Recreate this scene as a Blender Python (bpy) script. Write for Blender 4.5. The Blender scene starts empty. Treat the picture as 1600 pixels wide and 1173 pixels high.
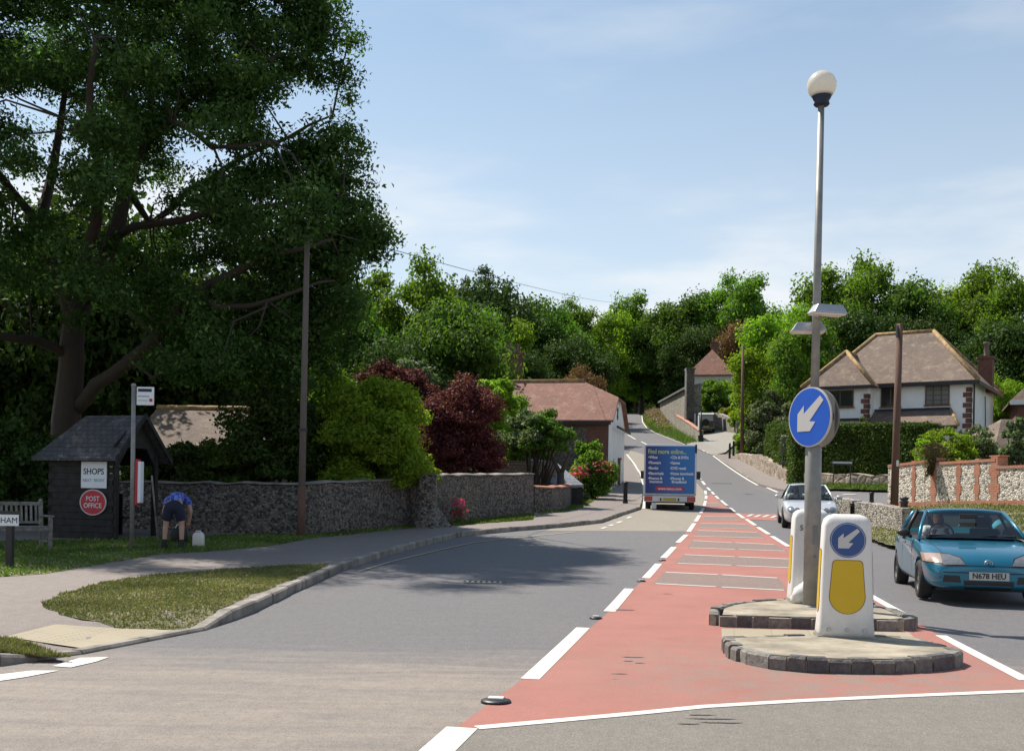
import bpy, bmesh, math, random
import numpy as np
from mathutils import Vector, Matrix, geometry
from mathutils.bvhtree import BVHTree
R = math.radians
# ------------------------------------------------------------------ camera, sky, sun, exposure
scene = bpy.context.scene
COL = scene.collection
FPX, X0, Y0, HCAM, ROLL = 1650.0, 800.0, 776.0, 1.45, R(1.0)
cam = bpy.data.cameras.new('camera'); camo = bpy.data.objects.new('camera', cam); COL.objects.link(camo)
cs, sn = math.cos(ROLL), math.sin(ROLL)
camo.matrix_world = Matrix(((cs, -sn, 0, 0), (0, 0, -1, 0), (sn, cs, 0, HCAM), (0, 0, 0, 1)))
cam.sensor_width = 36; cam.lens = FPX / 1600 * 36; cam.shift_y = (Y0 - 586.5) / 1600
cam.clip_start = 0.1; cam.clip_end = 3000
scene.camera = camo
SUN_EL, SUN_AZ = R(55), (-0.70, 0.714)           # the sun stands ahead and to the left
world = bpy.data.worlds.new('World'); scene.world = world; world.use_nodes = True
wt = world.node_tree; wt.nodes.clear()
wo = wt.nodes.new('ShaderNodeOutputWorld'); bg = wt.nodes.new('ShaderNodeBackground')
sky = wt.nodes.new('ShaderNodeTexSky'); sky.sky_type = 'NISHITA'; sky.sun_disc = False
sky.sun_elevation = SUN_EL; sky.sun_rotation = math.atan2(SUN_AZ[0], SUN_AZ[1])
sky.air_density = 1.0; sky.dust_density = 0.8; sky.ozone_density = 1.2
wtc = wt.nodes.new('ShaderNodeTexCoord'); wsep = wt.nodes.new('ShaderNodeSeparateXYZ'); wt.links.new(wtc.outputs['Generated'], wsep.inputs[0])
wmap = wt.nodes.new('ShaderNodeMapping'); wmap.inputs['Scale'].default_value = (1.6, 1.6, 7.0); wmap.inputs['Rotation'].default_value = (0, R(-14), 0)
wt.links.new(wtc.outputs['Generated'], wmap.inputs[0])
wn = wt.nodes.new('ShaderNodeTexNoise'); wn.inputs['Scale'].default_value = 1.5; wn.inputs['Detail'].default_value = 6; wn.inputs['Roughness'].default_value = 0.55
wt.links.new(wmap.outputs[0], wn.inputs['Vector'])
wr = wt.nodes.new('ShaderNodeMapRange'); wr.inputs[1].default_value = 0.42; wr.inputs[2].default_value = 0.75; wr.interpolation_type = 'SMOOTHSTEP'
wt.links.new(wn.outputs['Fac'], wr.inputs[0])
wz = wt.nodes.new('ShaderNodeMapRange'); wz.inputs[1].default_value = 0.08; wz.inputs[2].default_value = 0.5; wz.inputs[3].default_value = 0.80; wz.inputs[4].default_value = 0.10
wt.links.new(wsep.outputs['Z'], wz.inputs[0])
wadd = wt.nodes.new('ShaderNodeMath'); wadd.operation = 'MULTIPLY'; wt.links.new(wr.outputs[0], wadd.inputs[0]); wt.links.new(wz.outputs[0], wadd.inputs[1])
wadd2 = wt.nodes.new('ShaderNodeMath'); wadd2.operation = 'MULTIPLY_ADD'; wt.links.new(wz.outputs[0], wadd2.inputs[0]); wadd2.inputs[1].default_value = 0.78; wt.links.new(wadd.outputs[0], wadd2.inputs[2]); wadd2.use_clamp = True
wmix = wt.nodes.new('ShaderNodeMixRGB'); wt.links.new(wadd2.outputs[0], wmix.inputs[0]); wtn = wt.nodes.new('ShaderNodeMixRGB'); wtn.blend_type = 'MULTIPLY'; wtn.inputs[0].default_value = 1; wtn.inputs[2].default_value = (.84, 1.03, 1.04, 1); wt.links.new(sky.outputs[0], wtn.inputs[1]); wt.links.new(wtn.outputs[0], wmix.inputs[1]); wmix.inputs[2].default_value = (7.3, 7.45, 7.6, 1)
wt.links.new(wmix.outputs[0], bg.inputs[0]); bg.inputs[1].default_value = 0.092
wt.links.new(bg.outputs[0], wo.inputs[0])
sl = bpy.data.lights.new('sun', 'SUN'); sl.energy = 4.8; sl.angle = R(0.5); sl.color = (1.0, 0.945, 0.84)
so = bpy.data.objects.new('sun', sl); COL.objects.link(so)
sdir = Vector((SUN_AZ[0] * math.cos(SUN_EL), SUN_AZ[1] * math.cos(SUN_EL), math.sin(SUN_EL))).normalized()
so.rotation_euler = sdir.to_track_quat('Z', 'Y').to_euler(); so.location = (-30, 30, 60)
scene.view_settings.view_transform = 'Standard'; scene.view_settings.look = 'None'
scene.view_settings.exposure = 0.5; scene.view_settings.gamma = 1
scene.cycles.max_bounces = 6; scene.cycles.transparent_max_bounces = 12; scene.cycles.use_denoising = True

# ------------------------------------------------------------------ terrain
_py = np.array([-40, 0, 14, 20, 27, 34, 46, 52, 58, 66, 75, 97, 130, 150, 165, 200, 260, 400, 1500.])
_pz = np.array([0, 0, 0, .12, .38, .66, 1.05, 1.35, 1.8, 2.6, 3.7, 6.6, 11, 13.6, 14.6, 15.6, 20, 30, 60.])
_ty = np.arange(-40, 1500, 0.5); _tz = np.interp(_ty, _py, _pz)
_k = np.exp(-0.5 * (np.arange(-12, 13) / 5.0) ** 2); _k /= _k.sum()
_tz = np.convolve(np.pad(_tz, 12, mode='edge'), _k, mode='valid')
_ry = [0, 15, 28, 38, 48, 60, 75, 100, 145, 200, 400]; _rx = [1, 2.5, 5.5, 7.6, 8.4, 9.5, 11, 13, 15, 13, 13]
def sst(t): t = np.clip(t, 0, 1); return t * t * (3 - 2 * t)
def hz(X, Y):
    X = np.asarray(X, float); Y = np.asarray(Y, float)
    z = np.interp(Y, _ty, _tz)
    o = X - np.interp(Y, _ry, _rx)
    z = z + (0.5 * sst((o - 4.2) / 4) + 0.09 * np.clip(o - 7, 0, 40)) * sst((Y - 18) / 10)
    return z
def ray(x, y):
    xc, yc = (x - X0) / FPX, (Y0 - y) / FPX
    return xc * cs - yc * sn, xc * sn + yc * cs
def W(x, y, D):                                   # a point of the place seen at photo pixel x, y at distance D
    a, b = ray(x, y); return Vector((a * D, D, HCAM + b * D))
_D = np.concatenate([np.arange(3, 60, .05), np.arange(60, 420, .2)])
def G(x, y, off=0.0):                              # the same, on the ground
    a, b = ray(x, y)
    f = HCAM + b * _D - hz(a * _D, _D) - off
    i = int(np.argmax(f < 0)); i = max(i, 1)
    t = f[i - 1] / (f[i - 1] - f[i] + 1e-9); D = _D[i - 1] + (_D[i] - _D[i - 1]) * t
    return Vector((a * D, D, float(hz(a * D, D)) + off))
def XY(x, D): return ((x - X0) / FPX * cs) * D
def gz(X, Y): return float(hz(X, Y))
GB = -0.12                                         # the open ground lies this much under the road surface

# ------------------------------------------------------------------ helpers
def link(o, parent=None):
    COL.objects.link(o)
    if parent is not None: o.parent = parent
    return o
def tag(o, label=None, cat=None, group=None, kind=None):
    if label: o['label'] = label
    if cat: o['category'] = cat
    if group: o['group'] = group
    if kind: o['kind'] = kind
    return o
def empty(name, loc=(0, 0, 0), rz=0.0, label=None, cat=None, group=None):
    o = bpy.data.objects.new(name, None); COL.objects.link(o); o.location = loc; o.rotation_euler = (0, 0, rz); o.empty_display_size = .2
    return tag(o, label, cat, group)
def children(o): return [c for c in bpy.data.objects if c.parent == o]
def copy_tree(o, kids, parent=None):
    c = o.copy(); COL.objects.link(c); c.parent = parent
    for k, sub in kids: copy_tree(k, sub, c)
    return c
def tree_of(o): return [(c, tree_of(c)) for c in children(o)]

class MB:
    def __init__(s): s.v = []; s.f = []; s.uv = None
    def add(s, vs, fs):
        n = len(s.v); s.v += [tuple(v) for v in vs]; s.f += [tuple(i + n for i in f) for f in fs]; return s
    def box(s, a, b, M=None):
        (x0, y0, z0), (x1, y1, z1) = a, b
        vs = [(x0, y0, z0), (x1, y0, z0), (x1, y1, z0), (x0, y1, z0), (x0, y0, z1), (x1, y0, z1), (x1, y1, z1), (x0, y1, z1)]
        if M is not None: vs = [M @ Vector(v) for v in vs]
        return s.add(vs, [(0, 3, 2, 1), (4, 5, 6, 7), (0, 1, 5, 4), (1, 2, 6, 5), (2, 3, 7, 6), (3, 0, 4, 7)])
    def frame_box(s, p, ax, ay, az): # box from corner with 3 edge vectors
        p, ax, ay, az = map(Vector, (p, ax, ay, az))
        vs = [p, p + ax, p + ax + ay, p + ay]; vs += [v + az for v in vs]
        return s.add(vs, [(0, 3, 2, 1), (4, 5, 6, 7), (0, 1, 5, 4), (1, 2, 6, 5), (2, 3, 7, 6), (3, 0, 4, 7)])
    def tube(s, pts, rad, n=10, caps=True):
        pts = [Vector(p) for p in pts]
        if not hasattr(rad, '__len__'): rad = [rad] * len(pts)
        rings = []; ref = None
        for i, p in enumerate(pts):
            t = (pts[min(i + 1, len(pts) - 1)] - pts[max(i - 1, 0)]).normalized()
            if ref is None: ref = Vector((1, 0, 0)) if abs(t.x) < .8 else Vector((0, 1, 0))
            u = (ref - t * ref.dot(t)).normalized(); w = t.cross(u); ref = u
            rings.append([p + (u * math.cos(2 * math.pi * k / n) + w * math.sin(2 * math.pi * k / n)) * rad[i] for k in range(n)])
        vs = [v for r in rings for v in r]; fs = []
        for i in range(len(rings) - 1):
            for k in range(n): fs.append((i * n + k, i * n + (k + 1) % n, (i + 1) * n + (k + 1) % n, (i + 1) * n + k))
        if caps: fs.append(tuple(range(n))[::-1]); fs.append(tuple((len(rings) - 1) * n + k for k in range(n)))
        return s.add(vs, fs)
    def lathe(s, prof, n=24, c=(0, 0, 0), M=None):
        vs = []; fs = []
        for r, z in prof:
            for k in range(n): vs.append(Vector((c[0] + r * math.cos(2 * math.pi * k / n), c[1] + r * math.sin(2 * math.pi * k / n), c[2] + z)))
        if M is not None: vs = [M @ v for v in vs]
        for i in range(len(prof) - 1):
            for k in range(n): fs.append((i * n + k, i * n + (k + 1) % n, (i + 1) * n + (k + 1) % n, (i + 1) * n + k))
        fs.append(tuple(range(n))[::-1]); fs.append(tuple((len(prof) - 1) * n + k for k in range(n)))
        return s.add(vs, fs)
    def prism(s, poly, d, M=None):                # outline in x,z extruded along +y by d
        n = len(poly); vs = [Vector((p[0], 0, p[1])) for p in poly] + [Vector((p[0], d, p[1])) for p in poly]
        if M is not None: vs = [M @ v for v in vs]
        return s.add(vs, [tuple(range(n)), tuple(range(2 * n - 1, n - 1, -1))] + [(i + n, (i + 1) % n + n, (i + 1) % n, i) for i in range(n)])
    def build(s, name, mat=None, parent=None, smooth=False, bevel=0, seg=2, fix=True, uv=False, loc=None):
        me = bpy.data.meshes.new(name); me.from_pydata([tuple(v) for v in s.v], [], s.f)
        if fix:
            bm = bmesh.new(); bm.from_mesh(me); bmesh.ops.recalc_face_normals(bm, faces=bm.faces)
            if bevel: bmesh.ops.bevel(bm, geom=[e for e in bm.edges if len(e.link_faces) == 2 and e.calc_face_angle(0) > .5], offset=bevel, segments=seg, affect='EDGES', profile=.6)
            bm.to_mesh(me); bm.free()
        if smooth: me.shade_smooth() if smooth is True else me.shade_auto(smooth) if hasattr(me, 'shade_auto') else me.shade_smooth()
        if uv: boxuv(me)
        if mat: me.materials.append(mat)
        o = bpy.data.objects.new(name, me)
        if loc is not None: o.location = loc
        return link(o, parent)
def boxuv(me):
    l = me.uv_layers.new(name='UVMap')
    for p in me.polygons:
        n = p.normal
        u = Vector((-n.y, n.x, 0))
        u = u.normalized() if u.length > .05 else Vector((1, 0, 0))
        v = n.cross(u)
        for li in p.loop_indices:
            c = me.vertices[me.loops[li].vertex_index].co; l.data[li].uv = (c.dot(u), c.dot(v))
def smooth_by(o, ang=40):
    me = o.data; me.shade_smooth()
    bm = bmesh.new(); bm.from_mesh(me)
    for e in bm.edges: e.smooth = not (len(e.link_faces) == 2 and e.calc_face_angle(0) > R(ang))
    bm.to_mesh(me); bm.free(); return o
def inpoly(x, y, P):
    c = False; j = len(P) - 1
    for i in range(len(P)):
        if (P[i][1] > y) != (P[j][1] > y) and x < (P[j][0] - P[i][0]) * (y - P[i][1]) / (P[j][1] - P[i][1]) + P[i][0]: c = not c
        j = i
    return c
def inpoly_np(x, y, P):
    x = np.asarray(x); y = np.asarray(y); c = np.zeros(len(x), bool); j = len(P) - 1
    for i in range(len(P)):
        if P[i][1] != P[j][1]: c ^= ((P[i][1] > y) != (P[j][1] > y)) & (x < (P[j][0] - P[i][0]) * (y - P[i][1]) / (P[j][1] - P[i][1]) + P[i][0])
        j = i
    return c
def drape(name, poly, off, mat, parent=None, step=1.0, skirt=0.0, uvs=False, zf=None):
    """a sheet over the plan polygon, following the ground at height off, with an optional skirt (kerb face)"""
    P = [(float(p[0]), float(p[1])) for p in poly]
    Q = []
    for i in range(len(P)):
        a, b = P[i], P[(i + 1) % len(P)]; L = math.dist(a, b); k = max(1, int(L / step))
        for j in range(k): Q.append((a[0] + (b[0] - a[0]) * j / k, a[1] + (b[1] - a[1]) * j / k))
    n = len(Q); xs = [q[0] for q in Q]; ys = [q[1] for q in Q]; pts = list(Q)
    GX, GY = np.meshgrid(np.arange(min(xs) + step / 2, max(xs), step), np.arange(min(ys) + step / 2, max(ys), step)); GX, GY = GX.ravel(), GY.ravel()
    if len(GX): k_ = inpoly_np(GX, GY, Q); pts += [(float(a), float(b)) for a, b in zip(GX[k_], GY[k_])]
    vs, es, fs, *_ = geometry.delaunay_2d_cdt([Vector(p) for p in pts], [], [list(range(n))], 1, 1e-4)
    arr = np.array([(v.x, v.y) for v in vs]); z = (zf(arr[:, 0], arr[:, 1]) if zf else hz(arr[:, 0], arr[:, 1])) + off
    V = [(a[0], a[1], float(zz)) for a, zz in zip(arr, z)]; F = [tuple(f) for f in fs]
    me = bpy.data.meshes.new(name)
    if skirt:
        bmx = {}; from collections import Counter
        ec = Counter()
        for f in F:
            for i in range(len(f)): ec[(f[i], f[(i + 1) % len(f)])] += 1
        for (a, b) in list(ec):
            if (b, a) not in ec:
                m = len(V); V += [(V[a][0], V[a][1], V[a][2] - skirt), (V[b][0], V[b][1], V[b][2] - skirt)]; F.append((a, m, m + 1, b))
    me.from_pydata(V, [], F); me.materials.append(mat)
    bm = bmesh.new(); bm.from_mesh(me)
    for f in bm.faces:
        f.normal_update()
        if f.normal.z < -.5: f.normal_flip()
    bm.to_mesh(me); bm.free()
    return link(bpy.data.objects.new(name, me), parent)
def gp(pts, off=0.0): return [G(x, y, off) for x, y in pts]
def ribbon(a, b, w0, w1=None):                     # plan quad of a strip of width w from a to b
    a, b = Vector(a[:2]), Vector(b[:2]); w1 = w0 if w1 is None else w1
    d = (b - a).normalized(); n = Vector((-d.y, d.x))
    return [a + n * w0 / 2, a - n * w0 / 2, b - n * w1 / 2, b + n * w1 / 2]
def offset_line(pts, d):
    out = []
    for i, p in enumerate(pts):
        a = Vector(pts[max(i - 1, 0)][:2]); b = Vector(pts[min(i + 1, len(pts) - 1)][:2]); t = (b - a).normalized(); n = Vector((-t.y, t.x))
        out.append(Vector(p[:2]) + n * d)
    return out
def strip_poly(pts, w): return offset_line(pts, w / 2) + offset_line(pts, -w / 2)[::-1]
def text(s, size, M, mat, parent, name='lettering', align='CENTER', bold=0.0, sx=1.0, ext=0.002):
    cu = bpy.data.curves.new(name, 'FONT'); cu.body = s; cu.size = size; cu.align_x = align; cu.align_y = 'CENTER'; cu.extrude = ext; cu.offset = bold
    cu.resolution_u = 3
    o = bpy.data.objects.new(name, cu); COL.objects.link(o); bpy.context.view_layer.update()
    me = bpy.data.meshes.new_from_object(o.evaluated_get(bpy.context.evaluated_depsgraph_get())); bpy.data.objects.remove(o)
    me.transform(Matrix.Diagonal((sx, 1, 1, 1))); me.transform(M); me.materials.clear(); me.materials.append(mat); me.name = name
    return link(bpy.data.objects.new(name, me), parent)
def frame(o, x, y):                                # matrix whose local x,y are the given directions
    x = Vector(x).normalized(); y = Vector(y).normalized(); z = x.cross(y)
    return Matrix(((x.x, y.x, z.x, o[0]), (x.y, y.y, z.y, o[1]), (x.z, y.z, z.z, o[2]), (0, 0, 0, 1)))

# ------------------------------------------------------------------ materials
class NT:
    def __init__(s, name):
        s.m = bpy.data.materials.new(name); s.m.use_nodes = True; s.t = s.m.node_tree; s.t.nodes.clear()
        s.out = s.n('ShaderNodeOutputMaterial'); s.b = s.n('ShaderNodeBsdfPrincipled'); s.l(s.b.outputs[0], s.out.inputs[0]); s.tc = None
    def n(s, k, **kw):
        x = s.t.nodes.new(k)
        for a, b in kw.items(): setattr(x, a, b)
        return x
    def l(s, a, b): s.t.links.new(a, b)
    def co(s, kind='Object', scale=None):
        if s.tc is None: s.tc = s.n('ShaderNodeTexCoord')
        o = s.tc.outputs[kind]
        if scale is not None:
            m = s.n('ShaderNodeMapping'); m.inputs['Scale'].default_value = scale; s.l(o, m.inputs[0]); o = m.outputs[0]
        return o
    def noise(s, sc, det=4, rough=.6, v=None, dist=0):
        x = s.n('ShaderNodeTexNoise'); x.inputs['Scale'].default_value = sc; x.inputs['Detail'].default_value = det; x.inputs['Roughness'].default_value = rough; x.inputs['Distortion'].default_value = dist
        s.l(v if v is not None else s.co(), x.inputs['Vector']); return x.outputs['Fac']
    def vor(s, sc, feat='F1', out='Distance', v=None):
        x = s.n('ShaderNodeTexVoronoi', feature=feat); x.inputs['Scale'].default_value = sc
        s.l(v if v is not None else s.co(), x.inputs['Vector']); return x.outputs[out]
    def ramp(s, f, stops):
        x = s.n('ShaderNodeValToRGB'); e = x.color_ramp.elements
        while len(e) < len(stops): e.new(.5)
        for k, (p, c) in enumerate(stops): e[k].position = p; e[k].color = (*c, 1) if len(c) == 3 else c
        s.l(f, x.inputs[0]); return x.outputs[0]
    def rng(s, f, a, b, c=0., d=1.):
        x = s.n('ShaderNodeMapRange'); 
        for i, q in enumerate((a, b, c, d)): x.inputs[i + 1].default_value = q
        s.l(f, x.inputs[0]); return x.outputs[0]
    def mix(s, f, a, b, mode='MIX'):
        x = s.n('ShaderNodeMixRGB', blend_type=mode)
        for i, q in enumerate((f, a, b)):
            if isinstance(q, (int, float)): x.inputs[i].default_value = q
            elif isinstance(q, tuple): x.inputs[i].default_value = (*q, 1) if len(q) == 3 else q
            else: s.l(q, x.inputs[i])
        return x.outputs[0]
    def mth(s, op, a, b=0.0):
        x = s.n('ShaderNodeMath', operation=op)
        for i, q in enumerate((a, b)):
            if isinstance(q, (int, float)): x.inputs[i].default_value = q
            else: s.l(q, x.inputs[i])
        return x.outputs[0]
    def base(s, c):
        if isinstance(c, tuple): s.b.inputs['Base Color'].default_value = (*c, 1)
        else: s.l(c, s.b.inputs['Base Color'])
        return s
    def rough(s, r):
        if isinstance(r, (int, float)): s.b.inputs['Roughness'].default_value = r
        else: s.l(r, s.b.inputs['Roughness'])
        return s
    def bump(s, h, st=.3, d=.01):
        x = s.n('ShaderNodeBump'); x.inputs['Strength'].default_value = st; x.inputs['Distance'].default_value = d; s.l(h, x.inputs['Height']); s.l(x.outputs[0], s.b.inputs['Normal']); return s
def plain(name, c, r=.5, metal=0, var=.12, sc=3.0, coat=0, spec=.5):
    t = NT(name); f = t.noise(sc, 5, .65); d = tuple(x * (1 - var * 1.6) for x in c); e = tuple(min(1, x * (1 + var)) for x in c)
    t.base(t.ramp(f, [(.3, d), (.7, e)])); t.rough(t.rng(f, .2, .8, min(1, r * 1.2), r * .85)); t.b.inputs['Metallic'].default_value = metal
    t.b.inputs['Specular IOR Level'].default_value = spec
    if coat: t.b.inputs['Coat Weight'].default_value = coat; t.b.inputs['Coat Roughness'].default_value = .06
    return t.m
def leafmat(name, a, b, trans=.35, c=None, tint=(1.15, 1.3, .45)):
    t = NT(name); g = t.n('ShaderNodeNewGeometry'); f = g.outputs['Random Per Island']
    nz = t.noise(.9, 2, .5)
    col = t.mix(f, a, b)
    if c: col = t.mix(t.rng(f, .93, .96), col, c)
    oi = t.n('ShaderNodeObjectInfo')
    hs = t.n('ShaderNodeHueSaturation'); t.l(t.rng(oi.outputs['Random'], 0, 1, .485, .515), hs.inputs['Hue']); t.l(t.mth('MULTIPLY', t.rng(nz, .3, .7, .7, 1.25), t.rng(oi.outputs['Random'], 0, 1, .85, 1.15)), hs.inputs['Value']); t.l(col, hs.inputs['Color'])
    t.base(hs.outputs[0]); t.rough(.62); t.b.inputs['Specular IOR Level'].default_value = .16
    tr = t.n('ShaderNodeBsdfTranslucent'); m2 = t.mix(1.0, hs.outputs[0], tint, 'MULTIPLY'); t.l(m2, tr.inputs[0])
    ms = t.n('ShaderNodeMixShader'); ms.inputs[0].default_value = trans; t.l(t.b.outputs[0], ms.inputs[1]); t.l(tr.outputs[0], ms.inputs[2]); t.l(ms.outputs[0], t.out.inputs[0])
    return t.m
def flint(name, lo, hi, mortar, sc=9.0, dark=(.03, .03, .035)):
    t = NT(name); v = t.co('Object', (1, 1, 1.25)); nzv = t.n('ShaderNodeTexVoronoi', feature='F1'); nzv.inputs['Scale'].default_value = sc; t.l(v, nzv.inputs['Vector'])
    ed = t.vor(sc, 'DISTANCE_TO_EDGE', 'Distance', v); sep = t.n('ShaderNodeSeparateColor'); t.l(nzv.outputs['Color'], sep.inputs[0])
    c = t.mix(sep.outputs[0], lo, hi); c = t.mix(t.rng(sep.outputs[1], .72, .78), c, dark)
    c = t.mix(t.rng(ed, .02, .09), mortar, c); c = t.mix(t.rng(t.noise(.7, 3), .35, .7, 0, .35), c, tuple(x * .45 for x in mortar))
    t.base(c).rough(.75); t.bump(t.rng(ed, 0, .25), .8, .03); return t.m
def brick(name, a, b, mortar, bw=.225, bh=.075):
    t = NT(name); x = t.n('ShaderNodeTexBrick'); t.l(t.co('UV'), x.inputs['Vector'])
    for k, q in (('Color1', a), ('Color2', b), ('Mortar', mortar)): x.inputs[k].default_value = (*q, 1)
    x.inputs['Scale'].default_value = 1; x.inputs['Mortar Size'].default_value = .008; x.inputs['Brick Width'].default_value = bw; x.inputs['Row Height'].default_value = bh
    c = t.mix(t.rng(t.noise(2.2, 5, .7), .35, .7, 0, .5), x.outputs[0], tuple(q * .5 for q in a)); t.base(c).rough(.85); t.bump(x.outputs['Fac'], -.4, .01); return t.m
def tiles(name, a, b, dark, lichen=(.45, .4, .3), tw=.17, th=.11, li=.12, row=.6):
    t = NT(name); x = t.n('ShaderNodeTexBrick'); t.l(t.co('UV'), x.inputs['Vector'])
    for k, q in (('Color1', a), ('Color2', b), ('Mortar', dark)): x.inputs[k].default_value = (*q, 1)
    x.inputs['Scale'].default_value = 1; x.inputs['Mortar Size'].default_value = .012; x.inputs['Mortar Smooth'].default_value = .4; x.inputs['Brick Width'].default_value = tw; x.inputs['Row Height'].default_value = th; x.inputs['Bias'].default_value = -.1
    c = t.mix(t.rng(t.noise(.55, 5, .7), .35, .68, 0, .65), x.outputs[0], tuple(q * .55 for q in a))
    c = t.mix(t.rng(t.noise(1.6, 6, .75), .52, .7, 0, .6), c, lichen if li > .2 else tuple(.5 * (p + q) for p, q in zip(a, lichen)))
    c = t.mix(t.mth('MULTIPLY', t.rng(t.noise(7, 3, .6), .64, .7), .8), c, lichen)
    t.base(c).rough(.85)
    sp = t.n('ShaderNodeSeparateXYZ'); t.l(t.co('UV'), sp.inputs[0]); fr = t.mth('FRACT', t.mth('DIVIDE', sp.outputs[1], th))
    t.bump(t.mth('ADD', t.mth('MULTIPLY', fr, -1.0), t.noise(9, 3)), row, .02); return t.m
MAT = {}
def asphalt(name, c, tan, tanf=.5, worn=None, grit=.35, scale=95):
    t = NT(name); f1 = t.noise(scale, 4, .85); f2 = t.noise(.35, 5, .6, t.co('Object', (1, .35, 1))); f3 = t.noise(1.5, 7, .72, t.co('Object', (.45, 2.6, 1)), .4)
    sp = t.vor(130, 'F1', 'Color'); se = t.n('ShaderNodeSeparateColor'); t.l(sp, se.inputs[0])
    col = t.mix(t.rng(f2, .35, .7, 0, tanf), c, tan)
    if worn: col = t.mix(worn(t, f3), col, tuple(x * 1.22 for x in tan))
    col = t.mix(1.0, col, t.ramp(f3, [(.3, (.93,) * 3), (.75, (1.06,) * 3)]), 'MULTIPLY')
    col = t.mix(1.0, col, t.ramp(f1, [(.25, (1 - grit,) * 3), (.75, (1 + grit,) * 3)]), 'MULTIPLY')
    f4 = t.noise(11, 4, .75, t.co('Object', (1, .5, 1))); col = t.mix(1.0, col, t.ramp(f4, [(.3, (.88,) * 3), (.7, (1.12,) * 3)]), 'MULTIPLY')
    f5 = t.noise(.9, 6, .75, t.co('Object', (3.2, .16, 1))); col = t.mix(t.rng(f5, .56, .70, 0, .2), col, (.12, .115, .115))
    col = t.mix(t.rng(se.outputs[0], .9, .95, 0, .45), col, (.36, .34, .31)); col = t.mix(t.rng(se.outputs[1], .9, .95, 0, .5), col, (.03, .03, .03))
    t.base(col).rough(.82); t.bump(f1, .5, .012); return t.m
def worn_near(t, f3):                               # pale worn stretch where the near lanes cross
    g = t.n('ShaderNodeSeparateXYZ'); t.l(t.co(), g.inputs[0])
    a = t.rng(t.mth('ADD', g.outputs[1], t.mth('MULTIPLY', f3, -3.0)), 8.6, 6.9)
    return t.mth('MULTIPLY', a, t.rng(f3, .32, .62, .5, .95))
MAT['road'] = asphalt('asphalt', (.122, .114, .122), (.215, .175, .145), .12, worn_near, .3)
MAT['band'] = asphalt('reddish_grey_asphalt', (.20, .145, .125), (.24, .15, .125), .6, None, .45)
MAT['road_tan'] = asphalt('worn_tan_asphalt', (.25, .212, .172), (.29, .25, .20), .5)
MAT['road_old'] = asphalt('gravelly_asphalt', (.175, .153, .132), (.225, .195, .165), .6, None, .6)
MAT['path'] = asphalt('footpath_asphalt', (.195, .160, .146), (.235, .19, .165), .5)
MAT['drive'] = asphalt('concrete_drive', (.25, .225, .20), (.30, .27, .23), .5)
def red_surf():
    t = NT('red_surfacing'); f1 = t.noise(90, 3, .8); f2 = t.noise(.9, 5, .7); g = t.n('ShaderNodeSeparateXYZ'); t.l(t.co(), g.inputs[0])
    c = t.ramp(f2, [(.3, (.30, .115, .090)), (.7, (.375, .150, .120))])
    # rubbed through to grit round the refuge
    r = t.n('ShaderNodeVectorMath', operation='DISTANCE'); t.l(t.co(), r.inputs[0]); r.inputs[1].default_value = (2.7, 8.9, 0)
    worn = t.mth('MULTIPLY', t.rng(r.outputs['Value'], 2.6, .4), t.rng(t.noise(3.3, 6, .75), .38, .6)); c = t.mix(worn, c, (.235, .175, .145))
    c = t.mix(t.rng(t.noise(1.7, 5, .7), .68, .78, 0, .7), c, (.17, .15, .14))
    c = t.mix(1.0, c, t.ramp(f1, [(.25, (.72,) * 3), (.75, (1.22,) * 3)]), 'MULTIPLY'); c = t.mix(t.rng(t.vor(1.3, 'F1', 'Distance'), .05, .02, 0, .6), c, (.10, .08, .08))
    t.base(c).rough(.85); t.bump(f1, .5, .01); return t.m
MAT['red'] = red_surf()
def paint(name, c):
    t = NT(name); w = t.mth('MAXIMUM', t.rng(t.noise(14, 5, .8), .58, .68, 0, .6), t.rng(t.noise(60, 3, .8), .56, .66, 0, .35)); t.base(t.mix(w, t.mix(t.noise(2, 3), tuple(x * .82 for x in c), c), (.3, .28, .26))).rough(.7); return t.m
MAT['white'] = paint('white_road_paint', (.72, .69, .62)); MAT['yellow_line'] = paint('faded_yellow_paint', (.42, .36, .22))
def grassmat(name, a, b, dry, drf=.5):
    t = NT(name); c = t.mix(t.rng(t.noise(14, 5, .8), .3, .7), a, b); c = t.mix(t.rng(t.noise(.9, 5, .7), .42, .62, 0, drf), c, dry); t.base(c).rough(.9); t.bump(t.noise(40, 3), 1, .04); return t.m
MAT['grass'] = grassmat('grass_ground', (.035, .062, .016), (.07, .11, .03), (.14, .12, .055), .6)
MAT['grass_dry'] = grassmat('dry_verge', (.11, .12, .045), (.17, .16, .07), (.27, .21, .13), 1.0)
MAT['blade'] = leafmat('grass_blade', (.07, .13, .025), (.15, .20, .05), .35, (.35, .29, .14))
MAT['blade_dry'] = leafmat('dry_blade', (.11, .14, .045), (.27, .225, .11), .25, (.36, .30, .19))
MAT['kerb'] = plain('kerb_stone', (.25, .22, .19), .8, var=.4, sc=2.5)
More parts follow.
